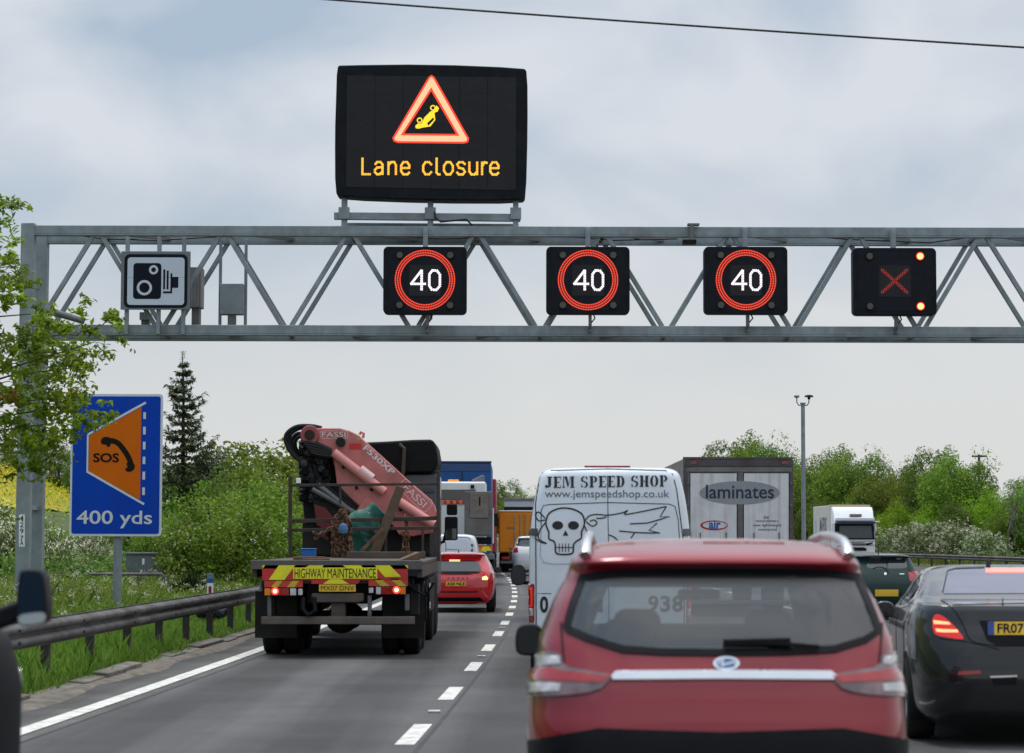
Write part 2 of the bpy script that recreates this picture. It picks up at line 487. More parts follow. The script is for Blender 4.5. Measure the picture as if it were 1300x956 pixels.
class Body:
    def __init__(s, root, verts, faces):
        s.root = root
        s.M = Matrix.Translation(root.location) @ Matrix.Rotation(root.rotation_euler.z, 4, 'Z')
        s.I = s.M.inverted(); s.v = verts; s.f = faces
        s.bvh = BVHTree.FromPolygons([Vector(v) for v in verts], faces)
        s.eye = s.I @ EYE
    def cast(s, u, v, view):
        if view == 'cam': o = s.eye; d = s.I.to_3x3() @ ray(u, v)
        elif view == 'rear': o = Vector((u, -5, v)); d = Vector((0, 1, 0))
        elif view == 'front': o = Vector((u, 30, v)); d = Vector((0, -1, 0))
        elif view == 'left': o = Vector((-6, u, v)); d = Vector((1, 0, 0))
        elif view == 'right': o = Vector((6, u, v)); d = Vector((-1, 0, 0))
        else: o = Vector((u, v, 12)); d = Vector((0, 0, -1))
        h, nn, _, _ = s.bvh.ray_cast(o, d)
        if h is None:
            # beside the body: the nearest point of it
            k = {'cam': (-o.y / d.y if abs(d.y) > 1e-6 else 10) + 0.4, 'rear': 5.3, 'front': 26, 'left': 5.2, 'right': 5.2}.get(view, 11)
            h, nn, _, _ = s.bvh.find_nearest(o + d * k)
        return h, nn
    def panel(s, name, m, outline, view='cam', off=0.004, grid=None, holes=(), skirt=0.004, parent=None, mirror=False, v2f=None):
        if v2f is None:
            if grid is None: grid = 6 if view == 'cam' else 0.04
            v2f = fill2d(outline, holes, grid)
        vs, fs = v2f
        P = []; Q = []
        for (u, v) in vs:
            h, nn = s.cast(u, v, view)
            P.append(h + nn * off); Q.append(h - nn * skirt)
        cnt = {}
        for f in fs:
            for i in range(len(f)):
                e = (f[i], f[(i + 1) % len(f)]); kx = tuple(sorted(e))
                cnt[kx] = None if kx in cnt else e
        n = len(P); Fc = list(fs)
        for e in cnt.values():
            if e: Fc.append((e[0], e[0] + n, e[1] + n, e[1]))
        V = P + Q
        if mirror: V = [Vector((-q.x, q.y, q.z)) for q in V]
        return MB().add(V, Fc).build(name, m, parent or s.root, ang=50)
    def lines(s, name, m, strokes, wd, view='cam', off=0.004, parent=None, closed=False, mirror=False):
        ps = []
        for st in strokes:
            ps.append(stroke2d(resample_open(st, 8 if view == 'cam' else 0.06) if not closed else resample(st, 8 if view == 'cam' else 0.06), wd, closed))
        return s.panel(name, m, None, view, off, v2f=merge2d(*ps), skirt=0.0, parent=parent, mirror=mirror)
    def text(s, name, m, string, box, view='cam', off=0.004, bold=0.0, parent=None, space=1.0):
        """box in pixels (x0, x1, y_top, y_bottom) for 'cam', else (u0, u1, v0, v1)"""
        if view == 'cam':
            vs, fs = text2d(string, (box[0], box[1], -box[3], -box[2]), bold, space=space); vs = [(x, -y) for x, y in vs]
        else: vs, fs = text2d(string, box, bold, space=space)
        return s.panel(name, m, None, view, off, v2f=(vs, fs), skirt=0.001, parent=parent)
def resample_open(pts, step):
    o = []
    for i in range(len(pts) - 1):
        a, b = pts[i], pts[i + 1]
        n = max(1, int(math.hypot(b[0] - a[0], b[1] - a[1]) / step))
        o += [(a[0] + (b[0] - a[0]) * k / n, a[1] + (b[1] - a[1]) * k / n) for k in range(n)]
    return o + [pts[-1]]

def wheel(parent, x, y, r, wd, side=1, rimr=0.6, dark=False):
    hw = wd / 2
    prof = [(-hw * .8, r * rimr), (-hw, r * .78), (-hw * .92, r * .94), (-hw * .7, r), (hw * .7, r), (hw * .92, r * .94), (hw, r * .78), (hw * .8, r * rimr), (hw * .8, r * rimr), (-hw * .8, r * rimr)]
    t = MB().lathe(prof, 'x', (x, y, r), 40).build('wheel', rubber, parent)
    rm = MB()
    a = side * hw * 0.62
    rm.lathe([(a, 0.001), (a + side * 0.01, r * .12), (a, r * .16), (a - side * 0.02, r * .4), (a + side * 0.03, r * rimr), (a - side * 0.1, r * rimr * .98), (a - side * 0.1, 0.001)], 'x', (x, y, r), 30)
    rm.build('rim', steel_dk if dark else rim_m, t)
    return t

# ================================================================== ground and road
def line(Y):
    """x of the broken line between the first two lanes"""
    def q(y): u = y - 68; return 0.096 + 0.00315 * u - 0.000356 * u * u
    if Y > 260: return q(260) + (0.00315 - 0.000712 * 192) * (Y - 260)
    if Y < -40: return q(-40) + (0.00315 + 0.000712 * 108) * (Y + 40)
    return q(Y)
def sstep(a, b, x):
    t = max(0, min(1, (x - a) / (b - a))); return t * t * (3 - 2 * t)
D_EDGE, D_KERB, D_RAIL = -3.55, -4.55, -4.85
def height(d, Y):
    if -4.6 <= d <= 28: return -0.03
    if d < -4.6:
        z = -0.03 + 0.13 * sstep(-4.6, -4.9, d) + 0.2 * sstep(-6, -12, d) + 2.6 * sstep(-14, -30, d) + 5.2 * sstep(-23, -44, d)
        return z + 0.08 * math.sin(d * 1.3 + Y * 0.4) * sstep(-6, -9, d)
    z = -0.03 + 0.15 * sstep(28, 29, d) + 0.6 * sstep(30, 45, d)
    return z + 0.06 * math.sin(d * 1.1 + Y * 0.5) * sstep(30, 33, d)
def sheet(name, ds, Ys, zf, m, kind='structure', seed=None, jit=0.0):
    rnd = random.Random(seed); V = []; Fc = []
    for Y in Ys:
        for i, d in enumerate(ds):
            dd = d + (rnd.uniform(-jit, jit) if jit else 0)
            V.append((line(Y) + dd, Y, zf(d, Y)))
    n = len(ds)
    for j in range(len(Ys) - 1):
        for i in range(n - 1): Fc.append((j * n + i, j * n + i + 1, (j + 1) * n + i + 1, (j + 1) * n + i))
    o = MB().add(V, Fc).build(name, m, None, fix=False)
    at_ = o.data.attributes.new('across', 'FLOAT', 'POINT'); at_.data.foreach_set('value', [float(d) for Y in Ys for d in ds])
    if kind: o['kind'] = kind
    return o
soil = mat('verge_soil', (0.055, 0.085, 0.018), 0.95, var=0.45, vs=1.2, dirt=(0.10, 0.085, 0.04), dscale=0.5, damt=0.7, bump=0.6, bs=6)
ds = [-1500, -600, -250, -120] + [-80 + 2 * i for i in range(33)] + [-14, -12, -10, -9, -8, -7, -6, -5.4, -4.9, -4.6, -4.2, 0, 14, 27, 28, 28.5, 29, 30, 32, 35, 40, 46, 60, 100, 250, 600, 1500]
ys = [-400, -150] + [-60 + 5 * i for i in range(74)] + [320, 360, 420, 550, 800, 1300, 2200]
sheet('ground', sorted(ds), ys, height, soil)

asph = mat('asphalt', (0.070, 0.068, 0.068), 0.82, var=0.14, vs=0.6, dirt=(0.052, 0.05, 0.05), dscale=0.35, damt=0.75, bump=0.35, bs=160)
asph2 = mat('asphalt_strip', (0.082, 0.079, 0.076), 0.86, var=0.2, vs=0.9, dirt=(0.05, 0.046, 0.042), dscale=0.8, damt=0.7, bump=0.4, bs=160)
def wear(m):
    """polished wheel tracks and an oily centre along each lane of the carriageway"""
    t = m.node_tree; P = t.nodes['Principled BSDF']; src = P.inputs['Base Color'].links[0].from_socket
    a = t.nodes.new('ShaderNodeAttribute'); a.attribute_name = 'across'
    q = t.nodes.new('ShaderNodeMath'); q.operation = 'MULTIPLY'; q.inputs[1].default_value = 2 * math.pi / 1.75; t.links.new(a.outputs['Fac'], q.inputs[0])
    c = t.nodes.new('ShaderNodeMath'); c.operation = 'COSINE'; t.links.new(q.outputs[0], c.inputs[0])
    tcn = t.nodes.new('ShaderNodeTexCoord'); mp_ = t.nodes.new('ShaderNodeMapping'); mp_.inputs['Scale'].default_value = (2.2, .05, 1); t.links.new(tcn.outputs['Object'], mp_.inputs[0])
    nz = t.nodes.new('ShaderNodeTexNoise'); nz.inputs['Scale'].default_value = 1.5; nz.inputs['Detail'].default_value = 6; t.links.new(mp_.outputs[0], nz.inputs[0])
    s_ = t.nodes.new('ShaderNodeMath'); s_.operation = 'MULTIPLY_ADD'; s_.inputs[1].default_value = 0.36; t.links.new(c.outputs[0], s_.inputs[0]); t.links.new(nz.outputs[0], s_.inputs[2])
    r = t.nodes.new('ShaderNodeMapRange'); r.inputs[1].default_value = .25; r.inputs[2].default_value = .85; r.inputs[3].default_value = .70; r.inputs[4].default_value = 1.30; t.links.new(s_.outputs[0], r.inputs[0])
    v = t.nodes.new('ShaderNodeMix'); v.data_type = 'RGBA'; v.blend_type = 'MULTIPLY'; v.inputs[0].default_value = 1
    t.links.new(src, v.inputs[6]); t.links.new(r.outputs[0], v.inputs[7])
    # coarse stones
    vo = t.nodes.new('ShaderNodeTexNoise'); vo.inputs['Scale'].default_value = 55; vo.inputs['Detail'].default_value = 2; t.links.new(tcn.outputs['Object'], vo.inputs[0])
    r2 = t.nodes.new('ShaderNodeMapRange'); r2.inputs[1].default_value = .3; r2.inputs[2].default_value = .7; r2.inputs[3].default_value = .72; r2.inputs[4].default_value = 1.3; t.links.new(vo.outputs[0], r2.inputs[0])
    v2 = t.nodes.new('ShaderNodeMix'); v2.data_type = 'RGBA'; v2.blend_type = 'MULTIPLY'; v2.inputs[0].default_value = 1
    t.links.new(v.outputs[2], v2.inputs[6]); t.links.new(r2.outputs[0], v2.inputs[7]); t.links.new(v2.outputs[2], P.inputs['Base Color'])
wear(asph); wear(asph2)
yr_ = [-60 + 3 * i for i in range(120)] + [320, 360, 420, 550, 800]
sheet('road', [-3.3, 0, 3.5, 7, 10.6], yr_, lambda d, Y: 0.0, asph)
hs = sheet('hard_shoulder', [-4.62, -3.95, -3.3], yr_, lambda d, Y: -0.002 if d > -3.9 else -0.012, asph2)
sheet('hard_shoulder', [10.6, 12.6], yr_, lambda d, Y: -0.001, asph2)
sheet('road', [13.6, 17, 20.5, 24, 27.4], yr_, lambda d, Y: 0.0, asph)
kerb = mat('concrete_kerb', (0.17, 0.155, 0.135), 0.9, var=0.25, vs=3, dirt=(0.07, 0.06, 0.045), dscale=1.2, damt=0.9, bump=0.4, bs=30)
def edge_strip(d, Y): return {-4.50: 0.0, -4.38: 0.035}.get(d, 0.03)
b = MB()
rk = random.Random(3)
Yk = [-20 + 1.2 * i for i in range(150)]
for k in range(len(Yk) - 1):   # ragged broken edging between the strip and the grass
    a0, a1 = Yk[k], Yk[k + 1] - 0.03
    o_ = rk.uniform(-0.05, 0.05); h_ = rk.uniform(0.02, 0.075)
    q = [(line(y) + dd + o_, y, z) for y in (a0, a1) for dd, z in ((-4.62, -0.05), (-4.42, -0.05), (-4.42, h_), (-4.62, h_ + 0.02))]
    b.add(q, [(0, 1, 2, 3), (7, 6, 5, 4), (1, 5, 6, 2), (2, 6, 7, 3), (3, 7, 4, 0)])
k_ = b.build('kerb', kerb, None, bevel=0.015); k_['kind'] = 'structure'
# silt along the edging
gr = mat('road_grit', (0.16, 0.14, 0.115), 0.95, var=0.3, vs=5, dirt=(0.06, 0.055, 0.05), dscale=3, damt=0.9, bump=0.6, bs=60)
b = MB(); V = []; Fc = []
yy = [-10 + 0.7 * i for i in range(170)]
for j, Y in enumerate(yy):
    w_ = 0.16 + 0.3 * abs(math.sin(Y * 0.37 + 1.1 * math.sin(Y * .21))) * rk.uniform(.6, 1)
    V += [(line(Y) - 4.44, Y, 0.02), (line(Y) - 4.44 + w_ * .6, Y, 0.012), (line(Y) - 4.44 + w_, Y, -0.03)]
for j in range(len(yy) - 1):
    for i in range(2): Fc.append((j * 3 + i, j * 3 + i + 1, j * 3 + i + 4, j * 3 + i + 3))
g_ = b.add(V, Fc).build('road_grit', gr, None, fix=False); g_['kind'] = 'stuff'

paint = mat('road_marking_paint', (0.66, 0.65, 0.60), 0.65, var=0.15, vs=9, dirt=(0.14, 0.135, 0.13), dscale=6, damt=0.75)
sheet('edge_marking', [D_EDGE - 0.1, D_EDGE + 0.1], yr_, lambda d, Y: 0.004, paint)
sheet('edge_marking', [10.2, 10.4], yr_, lambda d, Y: 0.004, paint)
for dl in (0.0, 3.5, 7.0, 17.3, 20.7, 24.1):
    b = MB()
    Y = 4.4
    while Y < 240:
        y0, y1 = Y - 1.05, Y + 1.05
        b.add([(line(y0) + dl - .085, y0, .004), (line(y0) + dl + .085, y0, .004), (line(y1) + dl + .085, y1, .004), (line(y1) + dl - .085, y1, .004)], [(0, 1, 2, 3)])
        Y += 5.3
    o = b.build('lane_marking', paint, None, fix=False); o['kind'] = 'structure'
b = MB()
for k in range(40):
    Y = 33.4 + 10.6 * k - 31.8
    b.box(line(Y) - .06, line(Y) + .06, Y - .06, Y + .06, 0.004, 0.022)
for dj in (0.14, 3.36, 7.13, -3.28):
    sheet('road_joint', [dj - .018, dj + .018], yr_, lambda d, Y: 0.003, mat('bitumen_joint', (.03, .029, .029), .6, var=.3, vs=2))
tag(b.build('road_studs', paint, None, bevel=0.005), 'white reflective road studs set between the broken lane marks', 'road studs', kind='stuff')

# ------------------------------------------------------------------ steel safety barriers
wprof = [(0.0, -.155), (-.01, -.14), (.07, -.10), (.08, -.07), (.065, -.04), (0.0, -.015), (0.0, .015), (.065, .04), (.08, .07), (.07, .10), (-.01, .14), (0.0, .155)]
rail_m = mat('barrier_steel', (0.14, 0.135, 0.135), 0.6, 0.25, var=0.25, vs=1.5, dirt=(0.07, 0.06, 0.055), dscale=1.0, damt=0.8, streak=(0.05, 0.04, 0.032), samt=0.7, sscale=(1, 3.5, 1))
post_m = mat('barrier_post_steel', (0.055, 0.05, 0.05), 0.7, 0.3, var=0.2, vs=3, dirt=(0.05, 0.04, 0.03), damt=0.7)
def barrier(dl, y0, y1, face, label, zc=0.60, sp=2.4, zg=0.0, step=1.2):
    root = thing('crash_barrier', label, 'crash barrier', (line(y0) + dl, y0, zg))
    ox, oy = line(y0) + dl, y0
    n = int((y1 - y0) / step); m = len(wprof); V = []; Fc = []
    for j in range(n + 1):
        Y = y0 + (y1 - y0) * j / n
        V += [(line(Y) + dl + face * (a + .06) - ox, Y - oy, zc + z) for a, z in wprof]
    back = len(V)
    V += [(v[0] - face * 0.012, v[1], v[2]) for v in V]
    for j in range(n):
        for i in range(m - 1):
            q = (j * m + i, j * m + i + 1, (j + 1) * m + i + 1, (j + 1) * m + i)
            Fc.append(q); Fc.append(tuple(back + k for k in reversed(q)))
        for i in (0, m - 1): Fc.append((j * m + i, (j + 1) * m + i, back + (j + 1) * m + i, back + j * m + i))
    MB().add(V, Fc).build('rail', rail_m, root, ang=50)
    bb = MB()
    for j in range(int((y1 - y0) / 3.2)):
        Y = y0 + 1 + j * 3.2; xx = line(Y) + dl - ox + face * 0.147
        for zz in (-.07, .07): bb.cyl((xx - face * .01, Y - oy, zc + zz), (xx + face * .014, Y - oy, zc + zz), .018, n=8)
    bb.build('bolts', post_m, root)
    k = 0
    Y = y0 + 0.5
    while Y < y1 and k < 60:
        X = line(Y) + dl - ox - face * 0.02
        MB().box(X - .05, X + .05, Y - oy - .06, Y - oy + .06, -0.12, zc + .1).build('post', post_m, root, bevel=.006)
        Y += sp; k += 1
    return root
barrier(D_RAIL, 14.3, 140, 1, 'grey steel crash barrier along the grass verge beside the crane lorry', zg=0.05)
barrier(12.0, 10, 150, -1, 'steel crash barrier dividing the two carriageways behind the black saloon', sp=3.2)
barrier(28.3, 60, 240, -1, 'steel crash barrier below the hawthorn on the far side of the oncoming carriageway', sp=3.6, zg=0.05)

# ================================================================== gantry
GY = 50.0
def gz(py, Y=GY): return at(650, py, Y).z
GZ_T1, GZ_T0, GZ_B1, GZ_B0 = gz(287.3), gz(298), gz(413.3), gz(424.3)
def gx(px, py=350, Y=GY): return at(px, py, Y).x
gan = thing('sign_gantry', 'grey steel lattice gantry spanning all four lanes above the traffic', 'gantry', (gx(33), GY, 0.1))
gx0 = gx(33)
def GL(x, y, z): return (x - gx0, y - GY, z - 0.1)
XR = 14.0
DEP = 1.4
for nm, z1, z0 in (('top_chord', GZ_T1, GZ_T0), ('bottom_chord', GZ_B1, GZ_B0)):
    for k, yy_ in enumerate((0, DEP)):
        bb = MB(); a = GL(gx(40), GY + yy_, z0); e = GL(XR, GY + yy_ + .18, z1)
        bb.box(a[0], e[0], a[1], e[1], a[2], e[2]); o = bb.build(nm, steel, gan, bevel=0.012)
        # flange lips
        MB().box(a[0], e[0], a[1] - .02, a[1] + .2, a[2] - .035, a[2] - .003).build('flange', steel, o)
# posts
for yy_ in (0, DEP):
    x_ = gx(34.5)
    bb = MB().box(*[v for pr in zip(GL(x_ - .15, GY + yy_ - .05, -0.2), GL(x_ + .15, GY + yy_ + .25, GZ_T1 + .05)) for v in pr])
    o = bb.build('post', steel, gan, bevel=0.02)
    MB().box(*[v for pr in zip(GL(x_ - .35, GY + yy_ - .25, 0.0), GL(x_ + .35, GY + yy_ + .45, 0.14)) for v in pr]).build('base_plate', steel, o, bevel=.01)
    if yy_ == 0:
        fnp = lambda u, v, d: GL(at(u, v, GY - .05).x, GY - .05 - d, at(u, v, GY - .05).z)
        pl = flat('number_plate', fill2d(rrect(24, 31.5, 653, 694, .6)), fnp, .006, white_v, o, 0.0)
        for ch, y_ in zip('4297A', (654.5, 663, 671, 680, 686)):
            v2 = text2d(ch, (25.6, 30.0, -(y_ + 6.4), -y_), .01)
            flat('numeral', ([(a_, -b_) for a_, b_ in v2[0]], v2[1]), fnp, .009, ink, pl)
for yy_ in (0, DEP):
    for x_ in (XR,):
        MB().box(*[v for pr in zip(GL(x_ - .15, GY + yy_ - .05, -0.2), GL(x_ + .15, GY + yy_ + .25, GZ_T1 + .05)) for v in pr]).build('post', steel, gan, bevel=.02)
for yl in (0, 1):   # ties between the two posts
    for zz in (2.4, 4.6, 5.9):
        MB().beam(GL(gx(34.5), GY + .25, zz), GL(gx(34.5), GY + DEP - .05, zz), .1, .1).build('post_tie', steel, gan, bevel=.008) if yl == 0 else None
# lattice: both faces share the nodes
tops = [122 + 161 * k for k in range(9)]; bots = [42 + 161 * k for k in range(10)]
for yy_ in (0, DEP):
    for k, tp in enumerate(tops):
        for sgn, bt in ((-1, bots[k]), (1, bots[k + 1])):
            x0, x1 = gx(tp + 4 * sgn), gx(bt - 6 * sgn)
            if x1 > XR - .2: x1 = XR - .15
            MB().beam(GL(x0, GY + yy_ + .09, GZ_T0 + .01), GL(x1, GY + yy_ + .09, GZ_B1 - .01), .1, .11, (0, 1, 0)).build('diagonal_brace', steel, gan, bevel=.01)
for k, tp in enumerate(tops):   # plan bracing in the top and bottom planes
    x0, x1 = gx(tp), gx(min(bots[k + 1], 1420))
    for z_ in (GZ_T0 + .07, GZ_B0 + .07):
        xs = (x0, x1) if z_ > 7 else (x1, x0)
        MB().beam(GL(xs[0], GY + .18, z_), GL(xs[1], GY + DEP, z_), .07, .07).build('plan_brace', steel_dk, gan)
        MB().beam(GL(xs[0], GY + .18, z_), GL(xs[0], GY + DEP, z_), .08, .08).build('cross_tie', steel_dk, gan)
cab_m = mat('cable_black', (0.012, 0.012, 0.013), 0.6, var=0.1)
for (pts) in ([(90, 297, .6), (130, 303, .7), (200, 305, .8), (300, 299, .6)], [(470, 297, .5), (560, 303, .6), (640, 300, .8)], [(650, 297, .5), (720, 300, .6), (780, 305, .9), (860, 303, .8)], [(980, 296, .4), (1080, 304, .8), (1180, 308, 1.0), (1240, 300, 1.0)], [(1000, 424, .4), (1100, 421, .8), (1180, 428, .9), (1300, 424, .9)]):
    MB().tube([GL(gx(a_, b_, GY + d_), GY + d_, at(a_, b_, GY + d_).z) for a_, b_, d_ in pts], .018, 6).build('cable', cab_m, gan)

class Sign:
    """flat sign hung in a plane of constant Y; u, v are photograph pixels, d metres towards the traffic"""
    def __init__(s, name, label, cat, cx, cy, Y, group=None):
        s.c = at(cx, cy, Y); s.cx, s.cy = cx, cy
        s.sx = (at(cx + 10, cy, Y).x - s.c.x) / 10; s.sz = (at(cx, cy - 10, Y).z - s.c.z) / 10
        s.root = thing(name, label, cat, s.c, 0, group)
    def fn(s, u, v, d): return ((u - s.cx) * s.sx, -d, -(v - s.cy) * s.sz)
    def plate(s, name, poly, d, m, back=None, holes=(), parent=None): return flat(name, fill2d(poly, holes), s.fn, d, m, parent or s.root, back)
    def stroke(s, name, strokes, wd, d, m, closed=False, parent=None):
        return flat(name, merge2d(*[stroke2d(p, wd, closed) for p in strokes]), s.fn, d, m, parent or s.root)
    def text(s, name, st, box, d, m, bold=0.0, parent=None, space=1.0):
        v, f = text2d(st, (box[0], box[1], -box[3], -box[2]), bold, space=space)
        return flat(name, ([(a, -b_) for a, b_ in v], f), s.fn, d, m, parent or s.root)
    def block(s, name, poly, d0, d1, m, bevel=0.0, parent=None):
        return MB().prism(poly, s.fn, d0, d1).build(name, m, parent or s.root, bevel=bevel)
    def dots(s, name, pts, r, d, m, parent=None, n=6):
        V = []; Fc = []
        for (u, v) in pts:
            k = len(V); V += circle(u, v, r, n); Fc.append(tuple(range(k, k + n)))
        return flat(name, (V, Fc), s.fn, d, m, parent or s.root)
def along(pts, sp, rows=(0,), closed=False):
    """dots along a polyline, in parallel rows"""
    o = []
    pp = list(pts) + ([pts[0]] if closed else [])
    for k in range(len(pp) - 1):
        a, b_ = Vector(pp[k]), Vector(pp[k + 1]); L_ = (b_ - a).length; n = max(1, round(L_ / sp)); q = Vector((-(b_ - a).y, (b_ - a).x)) / L_
        for r_ in rows:
            for i in range(n + (0 if closed else 1)): o.append(tuple(a + (b_ - a) * i / n + q * r_))
    return o

led_red = emis('led_red', (1.0, 0.035, 0.015), 1.5)
led_ring = emis('led_ring_red', (1.0, 0.075, 0.035), 1.5)
led_white = emis('led_white', (1.0, 0.93, 1.0), 1.5)
led_amber = emis('led_amber', (1.0, 0.46, 0.035), 1.45)
led_yel = emis('led_yellow', (1.0, 0.66, 0.02), 1.3)
led_pale = emis('led_pale_orange', (1.0, 0.56, 0.30), 1.15)
led_x = emis('led_dim_red', (0.9, 0.045, 0.03), 0.55)
led_flash = emis('led_flashing', (1.0, 0.42, 0.12), 3.2)
led_halo = emis('led_flashing_rim', (1.0, 0.03, 0.02), 1.6)
matrix_m = mat('matrix_face', (0.007, 0.006, 0.009), 0.25, var=0.3, vs=2.5, bump=1.0, bs=2.6, spec=0.3)
louvre = mat('matrix_louvre', (0.008, 0.010, 0.016), 0.5, spec=.15, var=0.25, vs=6)
dark_lens = mat('lantern_off', (0.05, 0.05, 0.035), 0.25, coat=0.5, var=0.2, vs=8)

# large message sign on top of the gantry
vm = Sign('message_sign', 'large black electronic sign reading Lane closure, on top of the gantry', 'message sign', 547, 168, 49.9)
case = smooth_poly([(426, 130), (427, 84), (432, 82.5), (547, 81), (664, 85.5), (669.5, 90), (670, 165), (668, 248), (663, 254), (547, 254), (432, 250), (426, 245), (425, 170)], 1)
vm.block('housing', case, -0.55, 0.0, black_box, bevel=.03)
face = vm.plate('display_face', [(440, 96), (655, 98), (655, 241), (440, 237.5)], 0.012, matrix_m, -0.01)
vm.stroke('panel_seam', [[(440 + 35.8 * k, 97), (440 + 35.8 * k, 239)] for k in range(1, 6)], 0.8, 0.015, black_pl, parent=face)
tri_o = [(547.5, 96.5), (550.5, 98.5), (594.5, 176), (593.5, 180), (589, 181.3), (505, 180.8), (500.5, 179), (499.3, 175.5), (544.5, 98.5)]
tri_i = [(547.2, 113), (581.5, 171.6), (510.5, 171.2)]
vm.plate('red_triangle_edge', inset(tri_o, -1.0), 0.02, led_red, holes=[inset(tri_i, 1.4)])
vm.plate('warning_triangle', inset(tri_o, 1.3), 0.024, led_pale, holes=[inset(tri_i, -1.0)])
def vc(p): return [(410 + x / 4.157, 70 + y / 4.157) for x, y in p]
car = vc([(487, 375), (500, 362), (520, 362), (528, 345), (535, 330), (560, 305), (567, 298), (590, 292), (598, 265), (612, 280), (605, 298), (588, 305), (593, 342), (567, 377), (528, 383), (505, 389), (490, 387)])
vm.plate('overturned_car_symbol', car, 0.02, led_yel, holes=[vc([(556, 374), (586, 342), (583, 328), (549, 360)])])
for (x, y) in ((510, 345), (580, 279)):
    p = vc([(x, y)])[0]
    vm.plate('wheel_symbol', circle(*p, 3.6), 0.022, led_yel, holes=[circle(*p, 2.1)])
def LT(x0, x1, pl): return [[(x0 + a * (x1 - x0), 221.5 - b_ * 15.5) for a, b_ in p] for p in pl]
lw = {'a': [[(.08, .82), (.3, 1), (.7, 1), (.95, .8), (.95, 0)], [(.95, .58), (.3, .55), (.03, .36), (.03, .18), (.28, 0), (.6, 0), (.95, .22)]],
      'n': [[(.05, 0), (.05, 1)], [(.05, .75), (.4, 1), (.75, 1), (.95, .75), (.95, 0)]],
      'e': [[(.05, .52), (.95, .52), (.95, .75), (.7, 1), (.3, 1), (.05, .72), (.05, .25), (.3, 0), (.75, 0), (.95, .15)]],
      'c': [[(.95, .8), (.7, 1), (.3, 1), (.05, .72), (.05, .28), (.3, 0), (.7, 0), (.95, .2)]],
      'o': [[(.3, 1), (.7, 1), (.97, .7), (.97, .3), (.7, 0), (.3, 0), (.03, .3), (.03, .7), (.3, 1)]],
      's': [[(.95, .84), (.7, 1), (.28, 1), (.06, .82), (.25, .55), (.75, .46), (.95, .22), (.72, 0), (.25, 0), (.04, .17)]],
      'u': [[(.05, 1), (.05, .25), (.3, 0), (.65, 0), (.95, .25)], [(.95, 1), (.95, 0)]],
      'r': [[(.1, 0), (.1, 1)], [(.1, .65), (.55, 1), (.98, .95)]],
      'l': [[(.25, 1.32), (.25, .15), (.6, 0), (.95, 0)]], 'L': [[(.05, 1.3), (.05, 0), (.98, 0)]]}
for ch, x0, x1 in (('L', 460, 470.5), ('a', 476, 486.5), ('n', 493, 503.5), ('e', 509, 520.5), ('c', 537, 548.5), ('l', 553, 559), ('o', 563.5, 575.5), ('s', 580, 591), ('u', 595.5, 606.5), ('r', 611.5, 618.5), ('e', 622, 633.5)):
    pts = []
    for p in LT(x0, x1, lw[ch]): pts += along(p, 1.9, (-.6, .6))
    vm.dots('letter', pts, 0.98, 0.02, led_amber, face)
for px in (437, 546.5, 655):
    vm.block('mounting_post', [(px - 3.5, 250), (px + 3.5, 250), (px + 3.5, 286), (px - 3.5, 286)], -0.36, -0.16, steel, .01)
    vm.block('mounting_foot', [(px - 7, 262), (px + 7, 262), (px + 7, 277), (px - 7, 277)], -0.16, -0.1, steel, .01)
vm.block('mounting_rail', [(424, 268), (661, 269.5), (661, 279), (424, 277)], -0.3, -0.165, steel, .012)
vm.block('mounting_rail', [(428, 271), (659, 272), (659, 281), (428, 280)], -1.6, -1.45, steel, .012)
MB().tube([vm.fn(x, y, d) for x, y, d in ((552, 268, -.1), (553, 276, .0), (560, 281, -.05), (575, 279, -.1), (592, 277, -.15), (600, 284, -.2))], .022, 6).build('cable', cab_m, vm.root)

